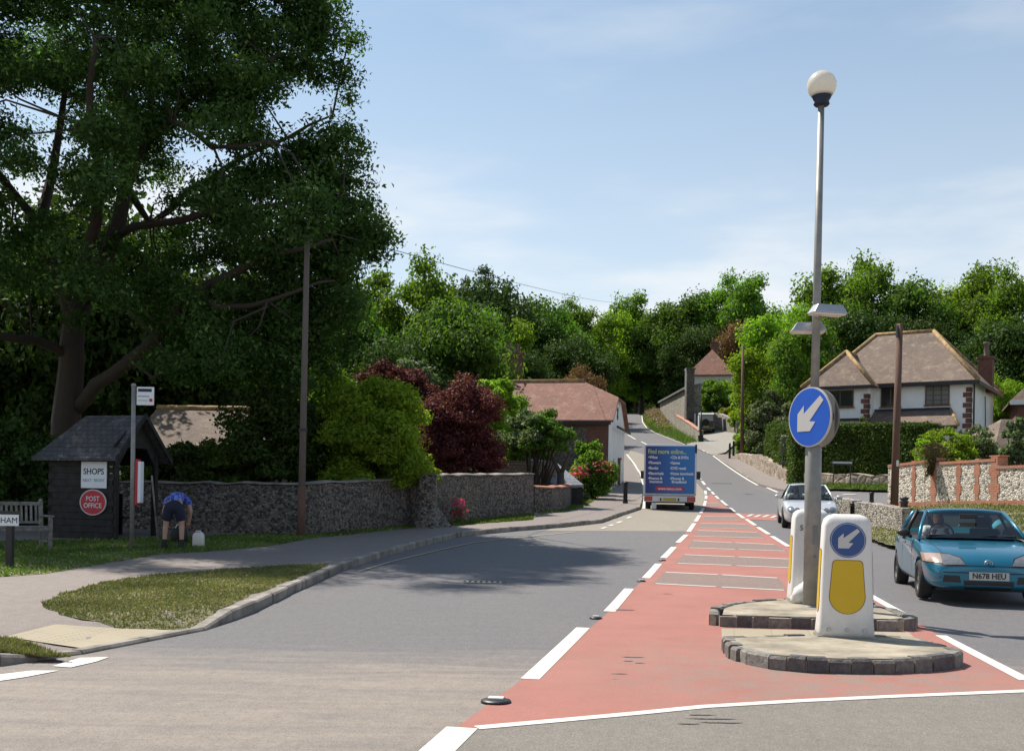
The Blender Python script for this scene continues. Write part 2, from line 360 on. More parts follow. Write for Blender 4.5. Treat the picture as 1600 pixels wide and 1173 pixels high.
def tact():
    t = NT('tactile_paving'); x = t.n('ShaderNodeTexBrick'); m = t.n('ShaderNodeMapping'); m.inputs['Rotation'].default_value = (0, 0, R(12)); t.l(t.co(), m.inputs[0]); t.l(m.outputs[0], x.inputs['Vector']); x.offset = 0
    for k, q in (('Color1', (.34, .285, .20)), ('Color2', (.30, .25, .175)), ('Mortar', (.24, .2, .15))): x.inputs[k].default_value = (*q, 1)
    x.inputs['Scale'].default_value = 1; x.inputs['Mortar Size'].default_value = .006; x.inputs['Brick Width'].default_value = .4; x.inputs['Row Height'].default_value = .4
    d = t.n('ShaderNodeTexVoronoi', feature='F1'); d.inputs['Scale'].default_value = 15; d.inputs['Randomness'].default_value = 0; t.l(m.outputs[0], d.inputs['Vector'])
    dome = t.rng(d.outputs['Distance'], .38, .3); c = t.mix(t.mth('MULTIPLY', dome, .35), x.outputs[0], (.42, .36, .26)); c = t.mix(t.rng(t.noise(2.5, 5, .7), .4, .7, 0, .5), c, (.36, .30, .2))
    t.base(c).rough(.8); t.bump(dome, .8, .006); return t.m
MAT['tactile'] = tact(); MAT['tar'] = plain('rubbed_tar', (.13, .10, .10), .85, var=.4, sc=30)
MAT['concrete'] = plain('pale_concrete', (.335, .285, .215), .85, var=.35, sc=2.2)
def settm():
    t = NT('kerb_setts'); g = t.n('ShaderNodeNewGeometry'); c = t.ramp(g.outputs['Random Per Island'], [(0, (.085, .08, .085)), (.4, (.15, .136, .125)), (.8, (.20, .18, .16)), (1, (.25, .235, .21))]); c = t.mix(1.0, c, t.ramp(t.noise(16, 5, .75), [(.3, (.55,) * 3), (.7, (1.35,) * 3)]), 'MULTIPLY'); t.base(c).rough(.85); t.bump(t.noise(14, 5, .7), 1.0, .03); return t.m
MAT['sett'] = settm()
MAT['mortar'] = plain('pale_mortar', (.33, .29, .23), .9, var=.3, sc=6)
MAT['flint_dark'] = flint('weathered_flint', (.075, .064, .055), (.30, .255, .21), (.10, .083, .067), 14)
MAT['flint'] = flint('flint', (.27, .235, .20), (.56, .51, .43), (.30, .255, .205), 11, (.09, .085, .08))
MAT['flint_new'] = flint('cream_flint', (.52, .46, .38), (.78, .71, .61), (.62, .53, .44), 10.5, (.16, .15, .14))
MAT['rubble'] = flint('rubble_stone', (.36, .28, .21), (.50, .41, .32), (.26, .2, .15), 2.6, (.22, .17, .13))
MAT['brick'] = brick('orange_red_brick', (.40, .135, .075), (.48, .185, .11), (.45, .33, .24))
MAT['brick_dark'] = brick('dark_red_brick', (.14, .045, .035), (.20, .075, .05), (.16, .12, .1))
MAT['tile_red'] = tiles('red_clay_tiles', (.225, .092, .062), (.31, .14, .095), (.11, .05, .035), (.42, .33, .24))
MAT['tile_brown'] = tiles('brown_clay_tiles', (.17, .115, .09), (.24, .165, .125), (.09, .06, .045), (.33, .28, .19), li=.3)
MAT['tile_grey'] = tiles('grey_slate', (.22, .24, .29), (.27, .29, .34), (.13, .14, .16), (.33, .33, .34), .3, .25)
MAT['shingle'] = tiles('cedar_shingle', (.055, .052, .056), (.095, .09, .092), (.02, .02, .02), (.2, .19, .19), .16, .14, row=1)
MAT['tile_hung'] = tiles('hung_tiles', (.24, .19, .16), (.32, .26, .22), (.05, .04, .035), (.4, .35, .3), .17, .14, row=1)
MAT['ridge'] = plain('lichened_ridge_tile', (.33, .21, .09), .85, var=.4, sc=4)
MAT['render'] = plain('white_render', (.84, .83, .81), .8, var=.07, sc=1.2)
MAT['cream'] = plain('cream_render', (.62, .58, .50), .8, var=.1, sc=1.2)
MAT['wood_dark'] = plain('shade_darkened_timber', (.012, .010, .009), .7, var=.4, sc=6)  # base colour kept near black to carry the deep shade under the tree
MAT['wood_grey'] = plain('weathered_teak', (.21, .19, .17), .8, var=.35, sc=8)
MAT['wood_brown'] = plain('brown_painted_timber', (.13, .065, .03), .5, var=.2)
def polewood(n, a, b):
    t = NT(n); t.base(t.mix(t.noise(9, 5, .7, t.co('Object', (6, 6, .35))), a, b)).rough(.8); t.bump(t.noise(9, 5, .75, t.co('Object', (3, 3, .5))), 1.0, .04); return t.m
MAT['pole'] = polewood('creosoted_pole', (.085, .042, .028), (.20, .11, .075)); MAT['pole_grey'] = polewood('grey_timber_pole', (.09, .072, .06), (.20, .16, .135))
MAT['bark'] = polewood('bark', (.03, .024, .019), (.085, .066, .052))
MAT['bark_red'] = polewood('brown_bark', (.018, .012, .009), (.075, .050, .036))
MAT['grey_metal'] = plain('grey_painted_metal', (.27, .26, .24), .5, .2, var=.15, sc=5)
MAT['galv'] = plain('aluminium', (.42, .43, .45), .38, .6, var=.12, sc=5)
MAT['black'] = plain('black_paint', (.018, .018, .02), .45, var=.2)
MAT['rubber'] = plain('tyre_rubber', (.022, .021, .02), .85, var=.25, sc=9)
MAT['rim'] = plain('silver_wheel', (.45, .45, .46), .35, .7)
MAT['steelrim'] = plain('grey_wheel_trim', (.16, .155, .15), .5, .4)
def wpl():
    t = NT('white_plastic'); g = t.n('ShaderNodeSeparateXYZ'); t.l(t.co(), g.inputs[0])
    st = t.rng(t.noise(3.2, 6, .75, t.co('Object', (5, 5, .5))), .5, .72, 0, .35); lo = t.mth('MULTIPLY', t.rng(g.outputs[2], .3, .0), t.rng(t.noise(7, 5, .7), .3, .65, .1, .7))
    c = t.mix(t.mth('MAXIMUM', st, lo), (.72, .69, .65), (.40, .36, .31)); t.base(c).rough(.5); return t.m
MAT['w_plastic'] = wpl()
MAT['w_sack'] = plain('white_woven_sack', (.70, .67, .62), .8, var=.15, sc=9)
MAT['yellow'] = plain('yellow_panel', (.62, .40, .005), .4, var=.03)
MAT['outline'] = plain('dark_red_outline', (.12, .04, .03), .5)
MAT['blue_sign'] = plain('blue_sign_face', (.012, .10, .53), .4, var=.04, spec=.4)
MAT['blue_sign_dull'] = plain('dull_blue_sign_face', (.028, .075, .24), .45, var=.04)
MAT['arrow'] = plain('grey_white_sign_vinyl', (.56, .54, .52), .55, var=.03)
MAT['white_sign'] = plain('white_sign_face', (.78, .80, .82), .5, var=.03)
MAT['red_sign'] = plain('red_sign_face', (.50, .012, .03), .45, var=.05)
MAT['ink'] = plain('dark_blue_lettering', (.015, .02, .05), .6)
MAT['ink_grey'] = plain('grey_blue_lettering', (.25, .3, .4), .6)
MAT['sign_back'] = plain('grey_sign_back', (.20, .19, .18), .55, .2)
MAT['window'] = None
def glossy_dark(name, c, r=.05):
    t = NT(name); t.base(c).rough(r); t.b.inputs['Specular IOR Level'].default_value = .8; return t.m
MAT['pane'] = glossy_dark('window_pane', (.03, .035, .035), .05)
MAT['pane_light'] = glossy_dark('curtained_pane', (.20, .21, .20), .08)
def glassm(name, tint, refl=.9):
    t = NT(name); tr = t.n('ShaderNodeBsdfTransparent'); tr.inputs[0].default_value = (*tint, 1); gl = t.n('ShaderNodeBsdfGlossy'); gl.inputs['Roughness'].default_value = .02; gl.inputs[0].default_value = (refl, refl, refl, 1)
    lw = t.n('ShaderNodeFresnel'); lw.inputs[0].default_value = 1.5; ms = t.n('ShaderNodeMixShader'); t.l(lw.outputs[0], ms.inputs[0]); t.l(tr.outputs[0], ms.inputs[1]); t.l(gl.outputs[0], ms.inputs[2]); t.l(ms.outputs[0], t.out.inputs[0]); return t.m
MAT['glass'] = glassm('car_glass', (.72, .80, .76)); MAT['glass_dark'] = glassm('tinted_glass', (.25, .29, .3))
def globe():
    t = NT('opal_globe'); t.base((.84, .80, .73)).rough(.25); tr = t.n('ShaderNodeBsdfTranslucent'); tr.inputs[0].default_value = (.88, .83, .74, 1)
    ms = t.n('ShaderNodeMixShader'); ms.inputs[0].default_value = .45; t.l(t.b.outputs[0], ms.inputs[1]); t.l(tr.outputs[0], ms.inputs[2]); t.l(ms.outputs[0], t.out.inputs[0]); return t.m
MAT['globe'] = globe()
def carp(name, c, metal=.4, r=.3):
    t = NT(name); t.base(t.mix(t.noise(1.5, 3), tuple(x * .92 for x in c), c)).rough(t.rng(t.noise(3, 4), .3, .7, r, r * 1.3)); t.b.inputs['Metallic'].default_value = metal; t.b.inputs['Coat Weight'].default_value = .8; t.b.inputs['Coat Roughness'].default_value = .05; return t.m
MAT['teal'] = carp('teal_blue_car_paint', (.006, .145, .235), .45); MAT['silver'] = carp('silver_car_paint', (.62, .61, .62), .35)
MAT['darkcar'] = carp('dark_green_black_paint', (.012, .014, .014), .1); MAT['vanwhite'] = plain('van_white_paint', (.66, .67, .68), .35, var=.05)
MAT['lamp_clear'] = plain('headlamp_glass', (.23, .23, .235), .12, .4, var=.2, sc=20, coat=1); MAT['lamp_red'] = plain('tail_lamp_red', (.42, .012, .012), .25, coat=1); MAT['lamp_amber'] = plain('indicator_glass', (.42, .29, .23), .2, coat=1)
MAT['plate_w'] = plain('white_number_plate', (.50, .49, .45), .4, var=.03); MAT['plate_y'] = plain('yellow_number_plate', (.50, .38, .05), .4, var=.03)
MAT['seat'] = plain('dark_seat_fabric', (.02, .022, .028), .9); MAT['skin'] = plain('skin', (.42, .24, .17), .6, var=.08); MAT['hair'] = plain('dark_hair', (.025, .018, .014), .7); MAT['hair_grey'] = plain('grey_hair', (.22, .21, .2), .8)
MAT['shorts'] = plain('navy_shorts', (.012, .014, .035), .9); MAT['shoe'] = plain('black_boots', (.012, .012, .012), .7)
MAT['whiteshirt'] = plain('white_shirt', (.7, .7, .72), .8)
def check():
    t = NT('blue_check_shirt'); x = t.n('ShaderNodeTexChecker'); x.inputs['Scale'].default_value = 14; t.l(t.co(), x.inputs[0]); x.inputs[1].default_value = (.03, .05, .30, 1); x.inputs[2].default_value = (.16, .22, .55, 1); t.base(x.outputs[0]).rough(.85); return t.m
MAT['check'] = check()
L = {}
L['ash'] = leafmat('dark_ash_leaf', (.034, .068, .019), (.082, .142, .034), .45, (.20, .27, .10), tint=(1.05, 1.28, .5))
L['mid'] = leafmat('mid_green_leaf', (.085, .16, .022), (.18, .28, .04), .52)
L['mid2'] = leafmat('deep_green_leaf', (.06, .12, .022), (.13, .21, .038), .48)
L['fresh'] = leafmat('yellow_green_leaf', (.15, .26, .024), (.30, .42, .05), .52)
L['purple'] = leafmat('purple_leaf', (.065, .018, .028), (.16, .04, .058), .34, (.28, .11, .12))
L['grey'] = leafmat('grey_green_leaf', (.08, .12, .05), (.18, .22, .11), .32, (.42, .44, .34))
L['dark'] = leafmat('dark_evergreen_leaf', (.03, .058, .014), (.07, .115, .026), .34)
L['yew'] = leafmat('conifer_needle', (.022, .052, .020), (.05, .092, .034), .2)
L['hedge'] = leafmat('hedge_leaf', (.045, .09, .016), (.10, .165, .03), .3)
L['bronze'] = leafmat('bronze_leaf', (.12, .055, .035), (.2, .1, .06), .3)
L['gold'] = leafmat('golden_shrub_leaf', (.22, .26, .03), (.4, .4, .06), .4, (.4, .16, .05))
L['pink'] = leafmat('pink_petal', (.5, .05, .15), (.65, .16, .28), .35)
L['heather'] = leafmat('mauve_flower', (.3, .16, .2), (.42, .24, .28), .3)

# ------------------------------------------------------------------ ground, roads, pavements
def terrain():
    xs = np.concatenate([np.arange(-260, -40, 10), np.arange(-40, 60, 1.5), np.arange(60, 330, 10)]); ys = np.concatenate([np.arange(-30, 0, 5), np.arange(0, 180, 1.5), np.arange(180, 1400, 20)])
    X, Y = np.meshgrid(xs, ys); Z = hz(X, Y) + GB - sst((Y - 175) / 60) * 2
    V = np.stack([X.ravel(), Y.ravel(), Z.ravel()], 1); nx, ny = len(xs), len(ys)
    F = [(j * nx + i, j * nx + i + 1, (j + 1) * nx + i + 1, (j + 1) * nx + i) for j in range(ny - 1) for i in range(nx - 1)]
    me = bpy.data.meshes.new('ground'); me.from_pydata(V.tolist(), [], F); me.materials.append(MAT['grass']); me.shade_smooth()
    tag(link(bpy.data.objects.new('ground', me)), kind='structure')
terrain()
KL = gp([(0, 1040), (60, 1032), (130, 1022), (320, 985), (400, 955), (450, 930), (530, 893), (600, 870), (660, 853), (720, 838), (800, 830), (880, 824), (940, 817), (970, 806)])
KL2 = gp([(1000, 796), (1004, 782), (1004, 762), (998, 740), (978, 711)])
VP = lambda x, y: Vector((x, y, gz(x, y)))
ext = [VP(-14, 4.4), VP(-9, 6.2), VP(-6.3, 7.4)]
LE = ext + KL + KL2 + [VP(9.2, 92), VP(9.8, 102), VP(10.6, 120), VP(11.3, 140), VP(10, 175)]
RE = gp([(1003, 649), (1008, 668), (1041, 683), (1070, 694), (1113, 711), (1150, 736), (1190, 760), (1225, 768)])
KR = gp([(1292, 806), (1320, 818), (1356, 833), (1397, 842)])
K2 = [VP(9.9, 18), VP(10.6, 12), VP(11.6, 4)]
road_poly = LE + [VP(16.4, 172)] + RE + [VP(24, 52), VP(24, 38)] + KR + K2 + [VP(12, -6), VP(-14, -6)]
road = tag(drape('road', road_poly, 0.0, MAT['road'], step=1.2), kind='structure')
def mark(name, poly, off, mat, step=.7): return drape(name, poly, 0, mat, road, step, zf=lambda X, Y: hz(X, Y) + off * (.2 + np.clip(Y, 4, 200) / 26))
# the worn tan stretch of the left lane under the van, the gravelly patch at the bottom
mark('worn_surface', gp([(838, 829), (1082, 830), (1098, 800), (1103, 770), (1080, 742), (1030, 716), (985, 704), (980, 711), (998, 738), (1003, 762), (1003, 782), (998, 796), (940, 816), (880, 823)]), .003, MAT['road_tan'])
P = gp([(745, 1137), (1100, 1105), (1600, 1080)])
mark('junction_surface', [VP(P[0].x - .95, 5.2)] + P + [VP(9, 9.2), VP(11, 9.6), VP(11, -4), VP(-1.5, -4)], .0025, MAT['road_old'])
HL = [(705, 1142), (815, 1062), (922, 981), (988, 921), (1031, 881), (1058, 849), (1083, 818), (1096, 800), (1102, 787), (1104, 776)]
HR = [(1112, 771), (1125, 784), (1147, 800), (1180, 822), (1233, 855), (1360, 931), (1418, 963), (1466, 992), (1600, 1063)]
hl, hr = gp(HL), gp(HR)
red = mark('red_surfacing', hl + hr + [VP(hr[-1].x + .5, hr[-1].y - .75)] + P[::-1], .005, MAT['red'], .5)
mark('red_surfacing', gp([(1152, 802), (1212, 803), (1214, 813), (1166, 812)]), .005, MAT['red'])
bands = [((1020.6, 912), (1230.6, 923), (1217, 903), (1037.5, 894)), ((1055, 880), (1240, 887), (1238, 873.6), (1067.5, 867)), ((1074, 855.6), (1229, 861), (1212, 851), (1080.6, 845)),
         ((1083, 838), (1196, 841), (1184, 832), (1089, 829)), ((1091, 824.5), (1180, 826.5), (1166, 819), (1094, 818)), ((1097, 813), (1159, 813), (1150, 807), (1100, 807)), ((1101, 801.5), (1146, 801.5), (1136, 796.5), (1103, 796.5)), ((1104, 791), (1129, 791), (1122, 786), (1105, 786))]
rnd = random.Random(5)
for b in bands:
    q = gp(b); mark('asphalt_band', q, .008, MAT['band'])
    for a, c in ((q[0], q[1]), (q[3], q[2])):
        n = 2 if (a - c).length > 2 else 1
        for k in range(n):
            s, e = a.lerp(c, k / n + .015 + rnd.random() * .01), a.lerp(c, (k + 1) / n - .02); s.y += rnd.uniform(-.06, .06); e.y += rnd.uniform(-.06, .06)
            mark('white_line', ribbon(s, e, .085), .011, MAT['white'], .5)
def dash(a, b, w=.13, m='white', off=.0115, w1=None): mark('white_line', ribbon(G(*a), G(*b), w, w1), off, MAT[m], .6)
for a, b, w in (((680, 1176), (722, 1137), .2), ((828, 1061), (911, 981), .15), ((952, 955.5), (983, 920), .15), ((1009, 903.5), (1029, 881), .14), ((1036.5, 872), (1053, 855), .14), ((1059, 848), (1072, 836), .13), ((1076, 831), (1085, 818), .13),
                ((1087, 815), (1093, 805.5), .13), ((1095, 802), (1099, 794), .13), ((1100, 791), (1102.5, 783), .13), ((1103, 780), (1103.5, 774.5), .13), ((1103, 772.5), (1102, 767), .13),
                ((1088, 743), (1095, 749.5), .15), ((1097, 752), (1101.5, 758), .15), ((1105, 762), (1110, 767), .13), ((1112, 768.5), (1116, 773), .13), ((1118, 775), (1123, 780), .13), ((1126.5, 782), (1136, 790), .13), ((1141, 794), (1148, 800), .13), ((1151.5, 802.5), (1162.5, 810), .13), ((1166, 811.5), (1180, 821), .13), ((1184, 824), (1201.5, 835), .13), ((1206, 838), (1232, 854), .13),
                ((1262, 871), (1300, 895), .13), ((1359, 930), (1416, 962), .12), ((1470, 993), (1604, 1063), .12),
                ((981, 680), (993, 687), .16), ((1002, 690.5), (1017, 698.5), .16), ((1022, 701.5), (1040, 711), .16), ((1050, 717), (1064, 725), .16), ((1072, 731), (1082, 738), .16),
                ((1360, 843.5), (1371, 849), .12), ((1408, 868), (1440, 884), .12), ((1114, 712.5), (1184, 758.5), .12), ((1198, 762), (1215, 769.5), .12), ((1317, 773), (1337, 773), .14),
                ((1098, 704), (1101, 706), .12), ((1104, 707), (1107, 708.5), .12), ((940, 826), (947, 824), .12), ((952, 822), (958, 820), .12), ((964, 817.5), (971, 815), .12), ((980, 810), (986, 807.5), .12)): dash(a, b, w)
def longline(pts, w, m='white', off=.0115, st=.6):
    q = gp(pts); mark('white_line', strip_poly(q, w), off, MAT[m], st)
longline([(745, 1137), (880, 1125), (1000, 1114), (1100, 1104), (1250, 1095), (1400, 1088), (1620, 1079)], .10)
longline([(1003, 650), (1004, 660), (1010, 668.5), (1024, 677), (1041, 683.5), (1070, 695)], .13, st=.8)
longline([(1006, 795), (1006.5, 780), (1006, 764), (1000.5, 741), (991, 725), (979, 710)], .12)
longline([(560, 893), (610, 878), (680, 861), (740, 848), (830, 838), (900, 831)], .06, 'yellow_line')
mark('white_line', gp([(0, 1054), (50, 1048), (92, 1048), (40, 1058), (0, 1064)]), .011, MAT['white']); mark('white_line', gp([(82, 1041), (105, 1034), (125, 1028), (170, 1027), (150, 1034), (110, 1043)]), .011, MAT['white'])
for a, b in (((1168, 807), (1176, 804)), ((1179, 808), (1188, 805)), ((1192, 808), (1201, 805)), ((1205, 809), (1213, 806))): dash(a, b, .12)
# bits set in the road: studs, gully grates, covers
def stud(x, y, s=1.0, k=None):
    p = G(x, y); o = empty('road_stud', (p.x, p.y, p.z + .006), rnd.uniform(-.1, .1))
    m = MB(); m.lathe([(.11 * s, 0), (.105 * s, .012), (.08 * s, .02)], 20); m.build('casting', MAT['black'], o, True)
    m = MB(); m.box((-.055 * s, -.04 * s, .02), (.055 * s, .04 * s, .034)); m.build('reflector_pad', MAT['w_plastic'], o, bevel=.006)
    return tag(o, k, 'road stud', 'reflective studs along the left edge of the hatching')
for (x, y, k) in ((775, 1097, 'large worn reflective road stud on the red corner nearest the bottom edge'), (931, 966.5, 'reflective road stud between the two biggest white dashes'), (1002, 908.5, 'reflective road stud at the left end of the first white hatch line'), (1035, 876, 'small reflective road stud beside the third dash of the left hatch edge'), (1420, 968.5, 'pale broken road stud just right of the rear island kerb')): stud(x, y, 1.0 if y > 1000 else .7, k)
def grate(x, y, w, d, k):
    p = G(x, y); o = MB()
    for i in range(7): o.box((-w / 2 + i * w / 7, -d / 2, 0), (-w / 2 + (i + .55) * w / 7, d / 2, .014))
    o.box((-w / 2 - .03, -d / 2 - .03, 0), (w / 2 + .03, -d / 2, .016)); o.box((-w / 2 - .03, d / 2, 0), (w / 2 + .03, d / 2 + .03, .016))
    q = o.build('drain_cover', MAT['sign_back'], loc=(p.x, p.y, p.z + .002)); q.rotation_euler.x = math.atan((gz(p.x, p.y + 1) - gz(p.x, p.y - 1)) / 2); tag(q, k, 'drain cover')
grate(758, 910, .62, .25, 'dark iron cover in the left lane just below the tree shadow'); grate(1181, 772, 1.2, .5, 'row of dark slots across the right lane above the silver car'); grate(1127, 755, 1.2, .4, 'further row of dark slots across the right lane beside the van')
for x, y, w, d in ((990, 1027, .20, .05), (982, 1033, .09, .03), (999, 1036, .1, .03), (967, 1053, .13, .03), (975, 953, .26, .09), (1042, 928, .16, .05), (1095, 1117, .22, .03), (1110, 1123, .34, .03), (1128, 1129, .3, .035), (1075, 1131, .16, .03)):
    p = G(x, y); pts = [Vector((p.x + w / 2 * math.cos(a) * rnd.uniform(.7, 1.2), p.y + d / 2 * math.sin(a) * rnd.uniform(.6, 1.3), 0)) for a in np.linspace(0, 6.28, 13)[:-1]]
    mark('tar_mark', pts, .012, MAT['tar'], .2)
# ---- left pavement slab
DK0, DK1 = KL[2], KL[3]
def zL(X, Y):
    X = np.asarray(X, float); Y = np.asarray(Y, float); ax, ay, bx, by = DK0.x, DK0.y, DK1.x, DK1.y
    t = np.clip(((X - ax) * (bx - ax) + (Y - ay) * (by - ay)) / ((bx - ax) ** 2 + (by - ay) ** 2), 0, 1)
    d = np.hypot(X - ax - t * (bx - ax), Y - ay - t * (by - ay))
    return hz(X, Y) + .12 - .10 * sst(1.15 - d / 1.0)
def zl(x, y): return float(zL(x, y))
left_edge = ext + KL + KL2
far = [VP(7.2, 78), VP(6.2, 62), VP(4.6, 54), VP(2.4, 49), VP(.6, 42), VP(-1.5, 34), VP(-4, 30), VP(-8, 27.5), VP(-16, 28), VP(-30, 26), VP(-30, 4)]
path = tag(drape('pavement', [Vector((p.x - .1, p.y, 0)) for p in left_edge] + far, 0, MAT['path'], step=.4, zf=zL), kind='structure')
def kerb(name, pts, w=.13, h=.12, L=.9, mat='kerb', zf=None, parent=None, side=1, jit=.012, gap=.012, inset=0.0):
    m = MB(); pts = [Vector(p[:2]) for p in pts]; r = random.Random(3)
    acc = []; 
    for i in range(len(pts) - 1):
        a, b = pts[i], pts[i + 1]; n = max(1, round((b - a).length / L))
        for k in range(n): acc.append((a.lerp(b, k / n), a.lerp(b, (k + 1) / n)))
    for a, b in acc:
        d = (b - a).normalized(); nn = Vector((-d.y, d.x)) * side; a2, b2 = a + d * gap / 2, b - d * gap / 2; j = r.uniform(-jit, jit); jh = r.uniform(-jit, jit) * .6
        vs = []
        for p in (a2, b2):
            z0 = gz(p.x, p.y); z1 = (float(zf(p.x, p.y)) if zf else z0 + h) + .012 + jh
            lo = p + nn * (j + inset); hi = p + nn * (j + inset + .02); bk = p + nn * w
            vs.append([(lo.x, lo.y, z0 - .1), (lo.x, lo.y, z1 - .022), (hi.x, hi.y, z1), (bk.x, bk.y, z1), (bk.x, bk.y, z0 - .1)])
        m.add(vs[0] + vs[1], [(i, (i + 1) % 5, (i + 1) % 5 + 5, i + 5) for i in range(5)] + [(4, 3, 2, 1, 0), (5, 6, 7, 8, 9)])
    return m.build(name, MAT[mat], parent)
kerb('kerb', left_edge, zf=zL, parent=path)
drape('tactile_paving', [G(*p) for p in ((8, 995, .1), (87, 975, .12), (286, 979, .06), (300, 982, .035), (140, 1012, .035), (60, 996, .1))], .006, MAT['tactile'], path, .4, zf=zL)
def grass_area(name, img, mat, n, hgt, seed, bm='blade', off=.005, zf=zL, base_off=.12, kindname='grass', plan=None, lab=None):
    poly = plan or [G(x, y, base_off) for x, y in img]
    rj = random.Random(seed); pp = []
    for i in range(len(poly)):
        a, b = poly[i], poly[(i + 1) % len(poly)]; k = max(1, int((b - a).length / .22)); sc_j = min(.05, (b - a).length * .1)
        for j in range(k): q_ = a.lerp(b, j / k); pp.append(Vector((q_.x + rj.uniform(-sc_j, sc_j), q_.y + rj.uniform(-sc_j, sc_j) * 1.6, q_.z)))
    poly = pp
    o = drape(name, poly, off, MAT[mat], None, .5, zf=zf); tag(o, kind='structure')
    xs = [p.x for p in poly]; ys = [p.y for p in poly]; rg = np.random.default_rng(seed); pts = []
    P = [(p.x, p.y) for p in poly]; tries = 0
    c = rg.random((n * 4, 2)); c[:, 0] = min(xs) + c[:, 0] * (max(xs) - min(xs)); c[:, 1] = min(ys) + c[:, 1] * (max(ys) - min(ys))
    dens = .45 + .55 * np.sin(c[:, 0] * 2.1 + np.sin(c[:, 1] * 1.7) * 2) * np.sin(c[:, 1] * 1.3 + 1)
    keep = rg.random(len(c)) < (dens * .5 + .55)
    pts = c[keep & inpoly_np(c[:, 0], c[:, 1], P)][:n]
    if len(pts) == 0: return o
    m = len(pts); z = (zf(pts[:, 0], pts[:, 1]) if zf is not None else hz(pts[:, 0], pts[:, 1])) + off
    a = rg.random(m) * 6.283; h = hgt * (.35 + rg.random(m) ** 2 * 1.1); w = .006 + .008 * rg.random(m); w *= np.clip(pts[:, 1] / 12, 1, 3)
    lean = rg.normal(0, .5, (m, 2)) * h[:, None]
    V = np.zeros((m, 3, 3)); V[:, 0] = np.stack([pts[:, 0] - np.cos(a) * w, pts[:, 1] - np.sin(a) * w, z], 1); V[:, 1] = np.stack([pts[:, 0] + np.cos(a) * w, pts[:, 1] + np.sin(a) * w, z], 1)
    V[:, 2] = np.stack([pts[:, 0] + lean[:, 0], pts[:, 1] + lean[:, 1], z + h], 1)
    me = bpy.data.meshes.new(kindname); me.vertices.add(m * 3); me.vertices.foreach_set('co', V.ravel()); me.loops.add(m * 3); me.loops.foreach_set('vertex_index', np.arange(m * 3)); me.polygons.add(m); me.polygons.foreach_set('loop_start', np.arange(0, m * 3, 3)); me.update(calc_edges=True)
    me.materials.append(MAT[bm]); tag(link(bpy.data.objects.new(kindname, me)), lab, 'grass', kind='stuff')
    return o
grass_area('verge', [(68, 940), (98, 927), (160, 910), (250, 897), (350, 889), (450, 883), (512, 881), (500, 889), (440, 911), (395, 929), (348, 950), (322, 962), (290, 970), (250, 968), (185, 972), (110, 963), (78, 952)], 'grass_dry', 30000, .026, 1, 'blade_dry', lab='patchy sunlit grass strip between the footpath and the kerb')
grass_area('verge', [(-60, 992), (52, 995), (112, 1012), (60, 1014), (0, 1011), (-60, 1018)], 'grass_dry', 6000, .035, 2, bm='blade_dry', lab='small wedge of grass beside the tactile paving')
grass_area('verge', [(-120, 905), (0, 901), (70, 896), (158, 881), (240, 867), (330, 861), (420, 853), (480, 842), (600, 829), (676, 822), (640, 816), (470, 832), (300, 838), (-160, 850)], 'grass_dry', 26000, .05, 3, lab='grass around the timber shelter and along the flint wall')
grass_area('verge', [(690, 823), (760, 817), (832, 812), (834, 803), (760, 810), (700, 817)], 'grass_dry', 5000, .06, 4, lab='bright grass strip at the foot of the second flint wall')
grass_area('verge', [(842, 804), (882, 799), (905, 795), (948, 763), (934, 760), (905, 776), (882, 790), (842, 797)], 'grass_dry', 5000, .06, 6, lab='triangle of grass beside the curved low wall')
# ---- right-hand slabs
RS = tag(drape('pavement', RE[4:] + [VP(24, 53), VP(30, 56), VP(30, 75), VP(20, 75), VP(17.3, 84)], .12, MAT['path'], step=1, skirt=.3), kind='structure')
kerb('kerb', RE[4:] + [VP(24, 52)], side=1, parent=RS)
q = KR; B = drape('pavement', [VP(24, 37.5)] + q + K2 + [VP(26, 4), VP(30, 37)], .10, MAT['grass_dry'], step=1, skirt=.3); tag(B, kind='structure'); B.name = 'verge'
kerb('kerb', [VP(17, 37.2)] + q + K2, side=1, parent=B)
grass_area('verge', None, 'grass_dry', 16000, .07, 8, plan=[VP(9.9, 31), VP(9.2, 26), VP(9.8, 19), VP(15, 19), VP(17, 33), VP(14.5, 39), VP(12.5, 37.5), VP(11.3, 36)], off=.115, zf=hz, bm='blade_dry', lab='dry grass bank between the low flint wall and the brick edged wall')
grass_area('verge', [(1236, 764), (1392, 766), (1392, 752), (1236, 746)], 'grass', 9000, .12, 9, off=.125, zf=hz, lab='bright grass strip under the dark hedge')
grass_area('verge', [(1004, 650), (1010, 666), (1024, 675), (1041, 682), (1070, 693), (1090, 691), (1060, 676), (1042, 662), (1034, 650), (1030, 645)], 'grass_dry', 7000, .45, 10, off=.02, zf=hz, base_off=0, lab='wild flowering verge on the inside of the far bend')
drv = tag(drape('driveway', gp([(1072, 694), (1098, 686), (1092, 676), (1100, 672), (1150, 677), (1152, 690), (1133, 707), (1113, 711)]), .02, MAT['drive'], step=1.2), kind='structure')
